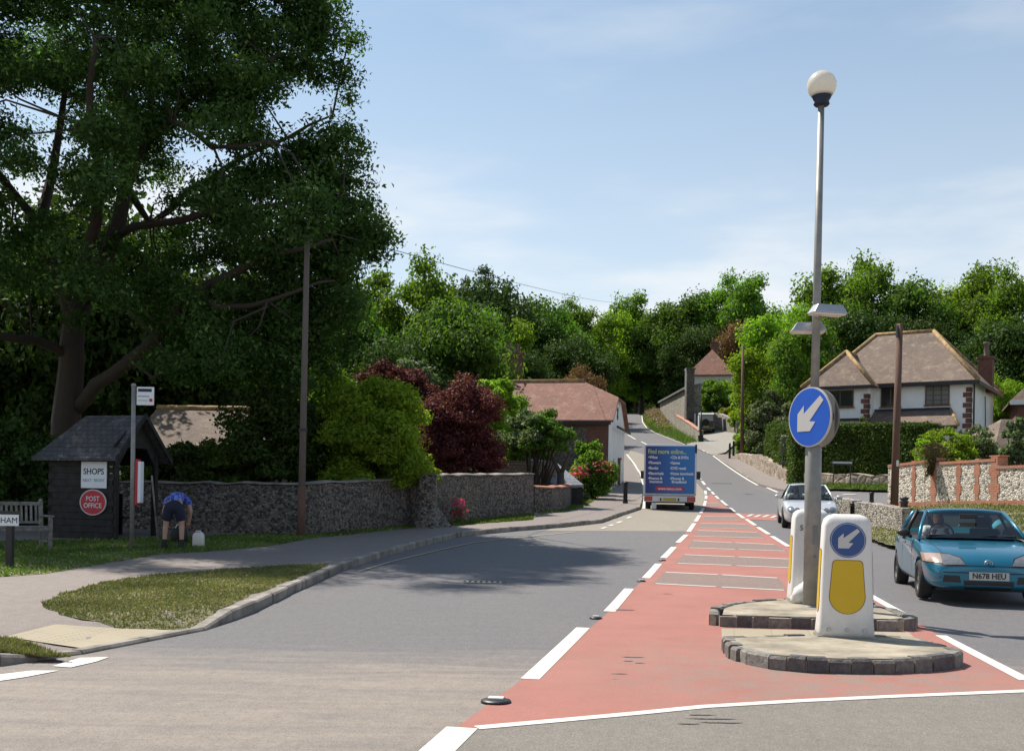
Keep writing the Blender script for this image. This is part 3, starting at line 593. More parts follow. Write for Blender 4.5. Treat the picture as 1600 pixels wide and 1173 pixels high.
# ---- traffic island
def island(name, img, front, label):
    P = [G(x, y, .12) for x, y in img]; c = sum((Vector((p.x, p.y, 0)) for p in P), Vector()) / len(P)
    o = empty(name, (c.x, c.y, gz(c.x, c.y)), label=label, cat='traffic island', group='two raised halves of the road refuge')
    inn = [Vector((p.x, p.y)) + (Vector((c.x, c.y)) - Vector((p.x, p.y))).normalized() * .06 for p in P]
    t = drape('paving', inn, .125, MAT['concrete'], o, .4); t.matrix_parent_inverse = Matrix.Translation(-o.location)
    mo = kerb('mortar', P + [P[0]], .10, .105, 9, 'mortar', parent=o, side=front, jit=0, gap=0, inset=.028); mo.matrix_parent_inverse = Matrix.Translation(-o.location); mo.scale = (1, 1, 1)
    k = kerb('kerb', P + [P[0]], .11, .115, .21, 'sett', parent=o, side=front, jit=.02, gap=.022); k.matrix_parent_inverse = Matrix.Translation(-o.location)
    return o
A1 = [(1129, 994), (1131, 1001), (1142, 1009), (1163, 1017), (1200, 1024), (1260, 1029), (1330, 1031), (1400, 1031), (1460, 1028), (1492, 1024), (1505, 1018), (1480, 1008), (1433, 995), (1380, 993), (1250, 991.5)]
A2 = [(1123, 961), (1124, 951), (1140, 945), (1169, 940.5), (1231, 936), (1290, 935), (1345, 941), (1390, 952), (1419, 966), (1400, 968), (1300, 966), (1200, 963)]
island('traffic_island', A1, 1, 'nearer half of the refuge, rounded front edged in dark setts under the yellow panelled bollard')
island('traffic_island', A2, -1 if False else 1, 'farther half of the refuge, straight dark edge in front of the lamp column')
gap = [G(x, y, .0) for x, y in ((1127, 984), (1420, 990), (1437, 1006), (1129, 1006))]
tac = drape('tactile_paving', gap, .02, MAT['tactile'], None, .4, skirt=.03); tag(tac, kind='structure'); tac.name = 'crossing_paving'

# ------------------------------------------------------------------ buildings and walls
def local_frame(origin, u, n):                     # local x along u, local y = inward (-n), z up
    u = Vector((u[0], u[1], 0)).normalized(); n = Vector((n[0], n[1], 0)).normalized()
    return Matrix(((u.x, -n.x, 0, origin[0]), (u.y, -n.y, 0, origin[1]), (0, 0, 1, origin[2]), (0, 0, 0, 1)))
def roof_mesh(Lx, Ly, ze, zr, h0=0., h1=0., over=.35, th=.12, half0=None, half1=None):
    """hipped roof over 0..Lx, 0..Ly, ridge along x, hips inset h0/h1 (half*: height where a half hip starts)"""
    x0, x1, y0, y1 = -over, Lx + over, -over, Ly + over; yc = Ly / 2; sl = (zr - ze) / (Ly / 2); zo = ze - over * sl
    m = MB(); e = [(x0, y0, zo), (x1, y0, zo), (x1, y1, zo), (x0, y1, zo)]; r0, r1 = (x0 + (h0 + over if h0 else 0), yc, zr), (x1 - (h1 + over if h1 else 0), yc, zr)
    def side(end):
        h, half, x = (h0, half0, x0) if end == 0 else (h1, half1, x1)
        if h and half is not None:                 # half hip: verge runs up to the height half, then slopes in
            t = (half - zo) / (zr - zo); return [(x, y0 + (yc - y0) * t, half), (x, y1 - (y1 - yc) * t, half)]
        return None
    A, Bq = side(0), side(1); vs = []; fs = []
    front = [e[0], e[1]] + ([Bq[0]] if Bq else []) + [r1, r0] + ([A[0]] if A else [])
    back = [e[2], e[3]] + ([A[1]] if A else []) + [r0, r1] + ([Bq[1]] if Bq else [])
    def addf(poly):
        n = len(vs); vs.extend(poly); fs.append(tuple(range(n, n + len(poly))))
    addf(front); addf(back)
    if h0: addf([A[1], A[0], r0] if A else [e[3], e[0], r0])
    if h1: addf([Bq[0], Bq[1], r1] if Bq else [e[1], e[2], r1])
    m.add(vs, fs)
    n = len(m.v); low = [(a, b, c - th) for a, b, c in vs]
    m.add(low, [tuple(reversed(f)) for f in fs])
    E = [e[0], e[1], e[2], e[3]]
    segs = [(e[0], e[1]), (e[2], e[3])]
    segs += [(e[1], e[2])] if (h1 and not Bq) else ([(e[1], Bq[0]), (Bq[0], Bq[1]), (Bq[1], e[2])] if Bq else [(e[1], r1), (r1, e[2])])
    segs += [(e[3], e[0])] if (h0 and not A) else ([(e[3], A[1]), (A[1], A[0]), (A[0], e[0])] if A else [(e[3], r0), (r0, e[0])])
    for a, b in segs: m.add([a, b, (b[0], b[1], b[2] - th), (a[0], a[1], a[2] - th)], [(0, 3, 2, 1)])
    return m, r0, r1, e, A, Bq
def gable_pt(y, Ly, ze, zr): return ze + (zr - ze) * (1 - abs(y - Ly / 2) / (Ly / 2))
def place(o, M): o.matrix_world = M; return o
def window(parent, x, z, w, h, cols=2, y=0.0, frame_m='wood_brown', pane='pane', rows=1, face=0, d=.07, name='window'):
    """casement set in the y=0 wall (face 0) or in the x=y wall (face 1)"""
    def mk(b):
        m = MB()
        for p, q in b:
            if face == 0: m.box((p[0], y - q[1], p[1]), (q[0], y - p[2] if len(p) > 2 else y + .05, q[2] if len(q) > 2 else 0))
        return m
    m = MB(); t = .06
    def bar(x0, x1, z0, z1, dd):
        if face == 0: m.box((x0, y - dd, z0), (x1, y + .05, z1))
        else: m.box((y - .05, x0, z0), (y + dd, x1, z1))
    bar(x, x + w, z, z + t, d); bar(x, x + w, z + h - t, z + h, d); bar(x, x + t, z + t, z + h - t, d); bar(x + w - t, x + w, z + t, z + h - t, d)
    for i in range(1, cols): c = x + w * i / cols; bar(c - t / 2, c + t / 2, z + t, z + h - t, d)
    for i in range(1, rows): c = z + h * i / rows; bar(x + t, x + w - t, c - .015, c + .015, d * .7)
    f = m.build(name, MAT[frame_m], parent)
    m = MB()
    if face == 0: m.box((x + .01, y - .02, z + .01), (x + w - .01, y + .03, z + h - .01))
    else: m.box((y - .03, x + .01, z + .01), (y + .02, x + w - .01, z + h - .01))
    m.build('pane', MAT[pane], f)
    m = MB()
    if face == 0: m.box((x - .06, y - .14, z - .07), (x + w + .06, y + .02, z - .005))
    else: m.box((y - .02, x - .06, z - .07), (y + .14, x + w + .06, z - .005))
    m.build('sill', MAT[frame_m], f)
    return f
def ridge_bar(name, pts, r, parent, mat='ridge'):
    m = MB()
    for a, b in pts: m.tube([a, b], r, 8)
    return m.build(name, MAT[mat], parent, True)

# white house on the right
HM = local_frame((26.4, 61.0, 0), (-.839, .545), (-.545, -.839))
hb = 3.1; hz0 = 9.0
house = tag(empty('house'), 'large white rendered house with brown hipped roofs above the dark hedge', 'house')
m = MB(); m.box((0, 0, hb - 2.5), (8.6, 8, hz0)); m.build('wall', MAT['render'], house)
m, r0, r1, e, _, _ = roof_mesh(8.6, 8.0, hz0, 12.25, 2.9, 2.2, .45); rf = m.build('roof', MAT['tile_brown'], house, uv=True)
ridge_bar('ridge_tiles', [(r0, r1), (e[0], r0), (e[3], r0), (e[1], r1), (e[2], r1)], .13, rf)
m = MB(); m.box((-.45, -.47, hz0 - .62), (9.05, -.40, hz0 - .42)); m.box((-.52, -.4, hz0 - .62), (-.45, 8.4, hz0 - .42)); m.build('gutter', MAT['black'], house)
m = MB(); m.box((5.45, -1.35, hb - 2.5), (8.95, 3.5, 8.65)); m.build('wing_wall', MAT['render'], house)
# wing: hipped, ridge running back into the main roof
WM = Matrix.Translation((5.45, -1.35, 0))
wz, wr, wx = 8.45, 10.75, 3.5
vs = [(-.4, -.45, wz), (wx + .4, -.45, wz), (wx + .4, 5.2, wz), (-.4, 5.2, wz), (wx / 2, 1.5, wr), (wx / 2, 5.2, wr)]
m = MB(); m.add([(a + 5.45, b - 1.35, c) for a, b, c in vs], [(0, 1, 4), (1, 2, 5, 4), (0, 4, 5, 3)]); m.add([(a + 5.45, b - 1.35, c - .1) for a, b, c in vs], [(4, 1, 0), (4, 5, 2, 1), (3, 5, 4, 0), ]); 
q = [(a + 5.45, b - 1.35, c) for a, b, c in vs]
for i, j in ((0, 1), (1, 2), (3, 0)): m.add([q[i], q[j], (q[j][0], q[j][1], q[j][2] - .1), (q[i][0], q[i][1], q[i][2] - .1)], [(0, 1, 2, 3)])
wrf = m.build('wing_roof', MAT['tile_brown'], house, uv=True); ridge_bar('ridge_tiles', [(q[0], q[4]), (q[1], q[4]), (q[4], q[5])], .12, wrf)
m = MB(); m.box((5.0, -1.87, wz - .22), (9.4, -1.8, wz - .05)); m.build('gutter', MAT['black'], house)
for (x, y, s) in ((0, 0, 1), (5.45, -1.35, 1)):
    m = MB()
    for k in range(20):
        z = hz0 - .75 - k * .3 - (.3 if y else 0)
        if z < hb - 1: break
        w = .42 if k % 2 else .26
        m.box((x - .03, y - .03, z - .27), (x + w, y + .02, z)); m.box((x - .03, y - .03, z - .27), (x + .02, y + (.26 if k % 2 else .42), z))
    m.build('quoin_bricks', MAT['brick_dark'], house, uv=True)
window(house, 1.15, 7.28, 1.35, 1.15, 3, 0, pane='pane_light', rows=4); window(house, 3.9, 7.25, 1.15, 1.2, 2, 0, rows=1); window(house, 6.3, 7.2, 1.6, 1.0, 2, -1.35)
window(house, 6.0, 4.9, 2.2, 1.15, 3, -1.35)
m = MB(); m.box((5.8, -1.6, 6.35), (8.4, -1.35, 6.5)); m.build('canopy', MAT['black'], house)
m = MB(); m.box((2.55 - 1.9, -1.7, hb - 2), (5.42, -.002, 5.75)); m.build('porch', MAT['cream'], house)
m = MB(); vs = [(.3, -1.95, 5.95), (5.40, -1.95, 5.95), (5.40, 0, 7.0), (1.1, 0, 7.0)]; m.add(vs + [(a, b, c - .1) for a, b, c in vs], [(0, 1, 2, 3), (7, 6, 5, 4), (0, 4, 5, 1), (1, 5, 6, 2), (3, 7, 4, 0)])
pr = m.build('porch_roof', MAT['tile_brown'], house, uv=True); ridge_bar('ridge_tiles', [(vs[0], vs[3])], .09, pr)
m = MB(); m.box((.35, -2.02, 5.72), (5.40, -1.95, 5.86)); m.build('gutter', MAT['black'], house)
m = MB(); m.box((1.1, -.06, 6.98), (5.4, -.003, 7.12)); m.build('flashing', MAT['ink'], house)
m = MB(); m.tube([(-.12, .35, hz0 - .5), (-.12, .35, hb)], .05, 8); m.build('downpipe', MAT['black'], house); m = MB(); m.tube([(-.10, 4.2, hz0 - .9), (-.08, 4.6, 6.6), (-.08, 4.5, hb)], .03, 8); m.build('downpipe', MAT['black'], house)
m = MB(); m.box((-.35, 5.0, 8.4), (.45, 5.8, 10.5)); m.box((-.42, 4.93, 10.5), (.52, 5.87, 10.65)); ch = m.build('chimney', MAT['brick_dark'], house, uv=True)
m = MB(); m.lathe([(.2, 0), (.16, .1), (.15, .75), (.2, .8), (.2, .9)], 14, (.05, 5.4, 10.65)); m.build('chimney_pot', MAT['brick_dark'], ch, True)
place(house, HM)

# small outbuilding and the far house corner at the right edge
ob = tag(empty('outbuilding'), 'small white outbuilding with brown hipped roof behind the brick edged wall', 'outbuilding')
OM = local_frame((XY(1556, 50), 50, 0), (.97, .24), (.1, -1)); zb = gz(XY(1556, 50), 50)
m = MB(); m.box((0, 0, zb - 1), (5, 4, zb + 1.9)); m.build('wall', MAT['render'], ob)
m, r0, r1, e, _, _ = roof_mesh(5, 4, zb + 1.9, zb + 3.3, 1.6, 1.6, .35); m.build('roof', MAT['tile_brown'], ob, uv=True)
window(ob, 1.0, zb + .45, 1.15, .7, 1, 0, 'black'); m = MB(); m.lathe([(.03, 0), (.07, .05), (.06, .25), (.02, .3)], 10, (.42, -.12, zb + 1.05)); m.box((.39, -.1, zb + 1.3), (.45, 0, zb + 1.34)); m.build('wall_lantern', MAT['black'], ob)
place(ob, OM)
fh = tag(empty('house'), 'roof corner of a brown tiled house at the right edge of the picture', 'house')
FM = local_frame((XY(1588, 66), 66, 0), (.93, -.36), (-.36, -.93)); zb = gz(XY(1588, 66), 66)
m = MB(); m.box((0, 0, zb - 2), (8, 7, zb + 4.0)); m.build('wall', MAT['brick_dark'], fh, uv=True)
m, *_ = roof_mesh(8, 7, zb + 4.0, zb + 7.2, 3, 3, .45); m.build('roof', MAT['tile_brown'], fh, uv=True)
m = MB(); m.box((-.47, -.52, zb + 3.3), (8.4, -.45, zb + 3.6)); m.build('fascia', MAT['vanwhite'], fh); window(fh, 1.2, zb + 2.0, 1.2, 1.2, 2, 0); place(fh, FM)

# barn with a white end wall beside the road
bo = (5.2, 57.2); bu = Vector((-.975, .222, 0)); bn = Vector((-.222, -.975, 0))
BM = local_frame((bo[0], bo[1], 0), bu, bn); be, br = 5.85, 8.2; zb = gz(*bo)
barn = tag(empty('barn'), 'old barn with red tiled roof and white painted end wall beside the road', 'barn')
Ly = 7.0; hh = 7.1; tt = (hh - be) / (br - be)
m = MB(); m.prism([(0, zb - 1), (Ly, zb - 1), (Ly, be), (Ly - Ly / 2 * tt, hh), (Ly / 2 * tt, hh), (0, be)], .03, Matrix(((0, 1, 0, 0), (1, 0, 0, 0), (0, 0, 1, 0), (0, 0, 0, 1)))); ew = m.build('end_wall', MAT['render'], barn)
m = MB(); m.box((.03, .002, zb - 1), (15, Ly - .002, be - .01)); m.build('wall', MAT['brick_dark'], barn, uv=True)
m = MB(); m.box((1.2, -.05, zb - 1), (4.9, 0, be - .55)); m.build('rendered_panel', MAT['flint_dark'], barn)
m, r0, r1, e, A, _ = roof_mesh(15, Ly, be, br, 2.0, 0, .25, half0=hh); rf = m.build('roof', MAT['tile_red'], barn, uv=True)
ridge_bar('ridge_tiles', [(r0, r1)], .13, rf)
m = MB(); m.box((-.12, -.32, be - .42), (15, -.25, be - .26)); m.box((-.35, Ly * .15, be - .5), (-.27, Ly + .3, be - .38)); m.build('gutter', MAT['black'], barn)
m = MB(); m.box((-.06, 3.3, hh - 1.15), (0, 3.36, hh - .45)); m.box((-.06, 3.1, hh - .62), (0, 3.56, hh - .56)); m.box((-.06, 3.1, hh - 1.0), (0, 3.5, hh - .94)); m.build('wall_tie', MAT['black'], barn)
m = MB(); m.box((4.55, -1.3, zb - 1), (4.75, -1.1, zb + 2.35)); m.box((5.0, -.06, zb - .6), (6.1, -.003, zb + 2.1)); m.build('door', MAT['black'], barn)
m = MB(); vs = [(4.0, -1.7, zb + 2.4), (7.0, -1.7, zb + 2.4), (6.7, 0, zb + 3.0), (4.6, 0, zb + 3.0)]; m.add(vs + [(a, b, c - .09) for a, b, c in vs], [(0, 1, 2, 3), (7, 6, 5, 4), (0, 4, 5, 1), (1, 5, 6, 2), (3, 7, 4, 0)]); m.build('porch_roof', MAT['tile_grey'], barn, uv=True)
place(barn, BM)
# low building with hung tiles and a grey lean-to roof
sh = tag(empty('outbuilding'), 'low building with tile hung wall and grey slate lean-to roof behind the low wall', 'outbuilding')
a, b = W(790, 732, 46), W(862, 775, 46); SM = local_frame((XY(868, 45), 45, 0), (-1, .02), (.03, -1)); zt = W(830, 720, 45).z
m = MB(); m.box((0, 0, -1), (3.6, 4, zt)); m.build('wall', MAT['tile_hung'], sh, uv=True)
m = MB(); m.box((.95, -.05, W(835, 757, 45).z), (1.75, 0, W(835, 748, 45).z)); m.build('window', plain('orange_curtain', (.5, .22, .04), .6), sh)
p0, p1, p2, p3 = W(825, 716, 46), W(866, 758, 44.6), W(912, 757, 44.6), W(868, 722, 46)
inv = SM.inverted(); P = [inv @ p for p in (p0, p1, p2, p3)]
m = MB(); m.add(P + [p - Vector((0, 0, .1)) for p in P], [(0, 1, 2, 3), (7, 6, 5, 4), (0, 4, 5, 1), (1, 5, 6, 2), (2, 6, 7, 3), (3, 7, 4, 0)]); m.build('roof', MAT['tile_grey'], sh, uv=True)
m = MB(); m.box((-1.15, -.1, -1), (0, 2, P[2].z - .15)); m.build('side_wall', MAT['wood_dark'], sh)
place(sh, SM)
# brown tiled roof seen behind the timber shelter
c1 = tag(empty('cottage'), 'low cottage whose mottled brown tiled roof shows behind the timber shelter', 'cottage')
CM = local_frame((XY(425, 36), 36, 0), (-1, .03), (-.03, -1)); ez, rz_ = W(300, 712, 36).z, W(300, 636, 39).z
m = MB(); m.box((0, .3, -1), (5.0, 6.7, ez)); m.build('wall', MAT['flint_dark'], c1)
m, r0, r1, e, _, _ = roof_mesh(5.0, 7, ez, rz_, 0, 0, .3); rf = m.build('roof', MAT['tile_brown'], c1, uv=True); ridge_bar('ridge_tiles', [(r0, r1)], .12, rf); place(c1, CM)
# house on the hill: pyramid roof, chimney, long shed
c2 = tag(empty('house'), 'distant house with pointed red tiled roof half hidden by trees up the hill', 'house')
D = 128; s = FPX / D; cx = XY(1109, D); ez, rz_ = W(1109, 585, D).z, W(1109, 546, D).z
m = MB(); m.box((-2.6, -2.6, gz(cx, D) - 2), (2.6, 2.6, ez)); m.build('wall', MAT['cream'], c2)
m, *_ = roof_mesh(5.2, 5.2, ez, rz_, 2.58, 2.58, .3); o = m.build('roof', MAT['tile_red'], c2, uv=True); o.location = (-2.6, -2.6, 0)
m = MB(); m.box((-.2, .3, rz_ - .6), (.6, 1.1, rz_ + .85)); m.box((-.27, .23, rz_ + .85), (.67, 1.17, rz_ + .95)); m.lathe([(.1, 0), (.08, .5)], 8, (0, .6, rz_ + .95)); m.build('chimney', MAT['brick_dark'], c2, uv=True)
c2.location = (cx, D, 0); c2.rotation_euler.z = R(-14)
st = tag(empty('shed'), 'long stone shed with thin sloping roof and tall chimney stack at the far bend', 'shed')
a = G(1030, 648); b2 = Vector((XY(1074, 112), 112, 0)); a = Vector((XY(1029, 138), 138, 0)); u = (b2 - a).normalized(); n = Vector((u.y, -u.x, 0)); n = n if n.x < 0 else -n
zA, zB = W(1028, 630, 138).z, W(1070, 606, 112).z; g0, g1 = gz(a.x, a.y), gz(b2.x, b2.y); LL = (b2 - a).length
m = MB(); p = [a, b2, b2 - n * 1.3, a - n * 1.3]
lo = [Vector((q.x, q.y, min(g0, g1) - 2)) for q in p]; hi = [Vector((p[0].x, p[0].y, zA)), Vector((p[1].x, p[1].y, zB)), Vector((p[2].x, p[2].y, zB + .3)), Vector((p[3].x, p[3].y, zA + .3))]
m.add(lo + hi, [(0, 1, 5, 4), (1, 2, 6, 5), (2, 3, 7, 6), (3, 0, 4, 7), (4, 5, 6, 7)]); m.build('wall', MAT['flint'], st)
m = MB(); o1 = n * .3; q = [hi[0] + o1, hi[1] + o1, hi[2], hi[3]]; q = [v + Vector((0, 0, .02)) for v in q]; m.add(q + [v + Vector((0, 0, .22)) for v in q], [(3, 2, 1, 0), (4, 5, 6, 7), (0, 1, 5, 4), (1, 2, 6, 5), (2, 3, 7, 6), (3, 0, 4, 7)]); m.build('roof', MAT['sign_back'], st)
D = 111; zc0, zc1 = W(1075, 640, D).z - 1, W(1075, 577, D).z; xc = XY(1076, D); m = MB(); m.box((xc - .4, D, zc0), (xc + .4, D + 1.2, zc1)); m.box((xc - .5, D - .1, zc1), (xc + .5, D + 1.3, zc1 + .15)); m.build('chimney', MAT['flint_dark'], st)
m = MB(); m.box((xc - .62, D - .2, zc1 - 2.2), (xc - .5, D - .1, zc1 + .1)); m.build('white_post', MAT['vanwhite'], st); m = MB(); m.box((xc + .4, D - .3, zc0 - 2.2), (xc + .55, D - .2, zc0 + .6)); m.build('white_post', MAT['vanwhite'], st)
# chimney far left of the barn among the trees
D = 74; x = XY(797, D); z1 = W(797, 556, D).z; m = MB(); m.box((-.75, -.6, z1 - 6), (.75, .6, z1)); m.box((-.83, -.68, z1), (.83, .68, z1 + .15))
o = tag(empty('chimney', (x, D, 0)), 'brown brick chimney stack with two pots rising from the trees', 'chimney'); m.build('stack', MAT['brick_dark'], o, uv=True)
m = MB(); m.lathe([(.2, 0), (.15, .2), (.14, .8), (.2, .85)], 12, (-.3, 0, z1 + .15)); m.lathe([(.2, 0), (.15, .2), (.14, .6), (.2, .65)], 12, (.3, 0, z1 + .15)); m.build('chimney_pot', MAT['brick_dark'], o, True)

def wall_along(name, pts, tops, thick, mat, label, cat='wall', cap=None, capr=.06, parent=None, jag=.03, baseoff=0):
    """wall along plan points with given top heights (absolute z), irregular top"""
    m = MB(); P = []; Z = []; r = random.Random(7)
    for i in range(len(pts) - 1):
        a, b = Vector(pts[i][:2]), Vector(pts[i + 1][:2]); n = max(1, int((b - a).length / .5))
        for k in range(n): P.append(a.lerp(b, k / n)); Z.append(tops[i] + (tops[i + 1] - tops[i]) * k / n + r.uniform(-jag, jag))
    P.append(Vector(pts[-1][:2])); Z.append(tops[-1])
    F = P; Bk = [p for p in offset_line([(q.x, q.y) for q in P], thick)]
    n = len(P)
    vs = [(p.x, p.y, gz(p.x, p.y) - .5) for p in F] + [(p.x, p.y, z) for p, z in zip(F, Z)] + [(p.x, p.y, z + .02) for p, z in zip(Bk, Z)] + [(p.x, p.y, gz(p.x, p.y) - .5) for p in Bk]
    fs = []
    for j in range(3):
        for i in range(n - 1): fs.append((j * n + i, j * n + i + 1, (j + 1) * n + i + 1, (j + 1) * n + i))
    fs += [(0, n, 2 * n, 3 * n), (n - 1, 4 * n - 1, 3 * n - 1, 2 * n - 1)]
    m.add(vs, fs)
    o = m.build(name, MAT[mat], parent)
    if label: tag(o, label, cat)
    if cap:
        mm = MB(); mid = [((a.x + b.x) / 2, (a.y + b.y) / 2, z) for a, b, z in zip(F, Bk, Z)]
        rn = (offset_line([(q.x, q.y) for q in P], -.04), offset_line([(q.x, q.y) for q in P], thick + .04))
        v = []; 
        for i in range(n):
            zt = Z[i] + .02; v += [(rn[0][i].x, rn[0][i].y, zt), (rn[0][i].x, rn[0][i].y, zt + capr), (mid[i][0], mid[i][1], zt + capr * 1.9), (rn[1][i].x, rn[1][i].y, zt + capr), (rn[1][i].x, rn[1][i].y, zt)]
        f = [(i * 5 + k, i * 5 + k + 1, i * 5 + 6 + k, i * 5 + 5 + k) for i in range(n - 1) for k in range(4)] + [(i * 5 + 4, i * 5, i * 5 + 5, i * 5 + 9) for i in range(n - 1)] + [(0, 1, 2, 3, 4), tuple((n - 1) * 5 + k for k in (4, 3, 2, 1, 0))]
        mm.add(v, f); mm.build('coping', MAT[cap], o, uv=True)
    return o
def wpts(lst):                                     # (x, ybase, ytop) photo readings -> plan points and top heights
    P = []; T = []
    for x, yb, yt in lst:
        g = G(x, yb, .12); P.append(g); T.append(W(x, yt, g.y).z)
    return P, T
P, T = wpts([(470, 837, 757), (560, 829, 754), (640, 821, 750), (660, 819, 749)])
P = [Vector((XY(x, D), D, 0)) for x, D in ((-260, 28), (60, 27.3), (290, 26.2))] + P; T = [W(290, 757, 26.2).z] * 3 + T
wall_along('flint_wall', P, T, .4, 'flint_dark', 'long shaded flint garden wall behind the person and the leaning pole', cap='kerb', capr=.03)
P, T = wpts([(674, 819, 744), (700, 816, 744), (770, 808, 743), (833, 803, 742)])
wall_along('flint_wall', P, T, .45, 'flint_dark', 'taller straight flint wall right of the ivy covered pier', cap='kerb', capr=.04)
P, T = wpts([(835, 800, 762), (862, 799, 763), (882, 796, 762), (905, 778, 754), (930, 762, 744), (950, 752, 738)])
P.append(VP(XY(957, P[-1].y + 1.3), P[-1].y + 1.3)); T.append(T[-1] - .1)
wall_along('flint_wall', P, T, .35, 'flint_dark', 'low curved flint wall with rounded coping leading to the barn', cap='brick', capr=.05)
p = G(666, 822, .12); m = MB(); m.frame_box((p.x - .22, p.y - .25, 0), (.5, 0, 0), (0, .5, 0), (0, 0, W(666, 740, p.y).z)); m.add([(p.x - .5, p.y - .9, 0), (p.x + .35, p.y - 1.1, 0), (p.x + 1.15, p.y - .3, 0), (p.x + .3, p.y + .2, 0), (p.x - .15, p.y - .35, 1.15), (p.x + .25, p.y - .35, 1.15), (p.x + .35, p.y + .1, 1.15), (p.x - .1, p.y + .1, 1.15)], [(0, 1, 5, 4), (1, 2, 6, 5), (2, 3, 7, 6), (3, 0, 4, 7), (4, 5, 6, 7)])
tag(m.build('wall_pier', MAT['flint_dark'], bevel=.06), 'mossy flint pier with sloping buttress between the two garden walls', 'wall pier')
p = G(957, 757, .12); zt = W(957, 718, p.y).z; m = MB(); m.box((p.x - .42, p.y - .3, gz(p.x, p.y) - .3), (p.x + .42, p.y + .4, zt)); m.box((p.x - .47, p.y - .35, zt), (p.x + .47, p.y + .45, zt + .1)); tag(m.build('brick_pier', MAT['brick_dark'], uv=True), 'dark brick gate pier at the near foot of the white barn wall', 'gate pier')
# low flint wall on the right verge
def seg_wall(lst, label, thick=.35, mat='flint', cap=None):
    P = [Vector((XY(x, D), D)) for x, D, yt in lst]; T = [W(x, yt, D).z for x, D, yt in lst]; return wall_along('flint_wall', P, T, thick, mat, label, cap=cap, capr=.03)
seg_wall([(1299, 36.5, 776), (1315, 35.5, 778.5), (1332, 34, 782)], 'short left length of low flint wall beside the silver car', .3)
seg_wall([(1335, 33.8, 783), (1360, 32.5, 786.5), (1385, 31.0, 790), (1410, 29.8, 794)], 'low flint wall length between the two black posts behind the blue car', .3)
# tall cream flint wall with brick bands: piecewise bays
BW = [(1387, 40.5), (1600, 33.5), (1700, 31)]
def bwp(x):
    (xa, Da), (xb, Db) = (BW[0], BW[1]) if x <= 1600 else (BW[1], BW[2]); ta, tb = (xa - X0) / FPX, (xb - X0) / FPX; A = Vector((ta * Da, Da)); Bv = Vector((tb * Db, Db)); t = (x - X0) / FPX; d = Bv - A
    k = (t * A.y - A.x) / (d.x - t * d.y); return A + d * k
big = tag(empty('brick_edged_wall'), 'cream flint boundary wall with orange brick piers, base and stepped coping', 'wall')
def bay(xa, xb, ya, yb, base=True):
    a, b = bwp(xa), bwp(xb); d = (b - a).normalized(); n = Vector((-d.y, d.x)); n = n if n.y > 0 else -n
    za, zb2 = W(xa, ya, a.y).z, W(xb, yb, b.y).z; g = min(gz(a.x, a.y), gz(b.x, b.y)); return a, b, d, n, za, zb2, g
m = MB(); mc = MB(); mb = MB()
for xa, xb, ya, yb in ((1387, 1459, 726, 717), (1459, 1555, 722, 716), (1555, 1700, 728, 722)):
    a, b, d, n, za, zb2, g = bay(xa, xb, ya, yb); ga, gb = gz(a.x, a.y), gz(b.x, b.y)
    def quad(mm, lo0, lo1, hi0, hi1, f, bk):
        A_, B_ = Vector((a.x, a.y, 0)), Vector((b.x, b.y, 0)); N = Vector((n.x, n.y, 0)); Fv = -N * f; Kv = N * bk; z = Vector((0, 0, 1))
        mm.add([A_ + Fv + z * lo0, B_ + Fv + z * lo1, B_ + Kv + z * lo1, A_ + Kv + z * lo0, A_ + Fv + z * hi0, B_ + Fv + z * hi1, B_ + Kv + z * hi1, A_ + Kv + z * hi0], [(0, 3, 2, 1), (4, 5, 6, 7), (0, 1, 5, 4), (1, 2, 6, 5), (2, 3, 7, 6), (3, 0, 4, 7)])
    quad(m, ga - .5, gb - .5, za - .1, zb2 - .1, 0, .33); quad(mc, za - .1, zb2 - .1, za, zb2, .03, .36); quad(mb, ga - .5, gb - .5, ga + .26, gb + .26, .02, .2)
m.build('flint_panel', MAT['flint_new'], big); mc.build('coping', MAT['brick'], big, uv=True); mb.build('brick_base', MAT['brick'], big, uv=True)
for xa, w, yt, proud in ((1427, .2, 719.5, 0), (1458, .3, 715, 1), (1497, .24, 718, 0), (1526, .24, 716, 0), (1553, .42, 711, 1), (1640, .3, 722, 0)):
    m = MB(); a = bwp(xa); b = bwp(xa + 1); d = (b - a).normalized(); n = Vector((-d.y, d.x)); n = n if n.y > 0 else -n; g = gz(a.x, a.y); zt = W(xa, yt, a.y).z; k = 0; z = g - .4
    while z < zt - .02:
        h = min(.3, zt - z); ww = w * (1.2 if k % 2 else .75); p = a - d * ww / 2 - n * .016; m.frame_box((p.x, p.y, z), (d.x * ww, d.y * ww, 0), (n.x * (.4 if proud else .1), n.y * (.4 if proud else .1), 0), (0, 0, h)); z += h; k += 1
    m.build('brick_pier', MAT['brick'], big, uv=True)
# rubble retaining wall below the hedge, and the drive wall
P = [G(x, y, .12) for x, y in ((1150, 716), (1175, 728), (1200, 742), (1228, 753), (1262, 757), (1330, 757), (1392, 757))]
T = [W(x, y, p.y).z for (x, y), p in zip(((1150, 708), (1175, 710), (1200, 722), (1228, 733), (1262, 740), (1330, 741), (1392, 744)), P)]
wall_along('rubble_wall', P, T, .6, 'rubble', 'sloping sandy rubble retaining wall beneath the hedge and shrubs', jag=.09)
P, T = wpts([(1056, 664, 650), (1066, 672, 656), (1078, 680, 664), (1093, 688, 675)])
wall_along('flint_wall', P, T, .35, 'flint', 'falling flint wall with brick coping beside the parked off-roader', cap='brick', capr=.1)
P = [Vector((XY(1072, 123), 123)), Vector((XY(1092, 116), 116)), Vector((XY(1120, 112), 112)), Vector((XY(1149, 103), 103))]
T = [W(1072, 643, 123).z, W(1092, 643, 116).z, W(1120, 646, 112).z, W(1149, 656, 103).z]
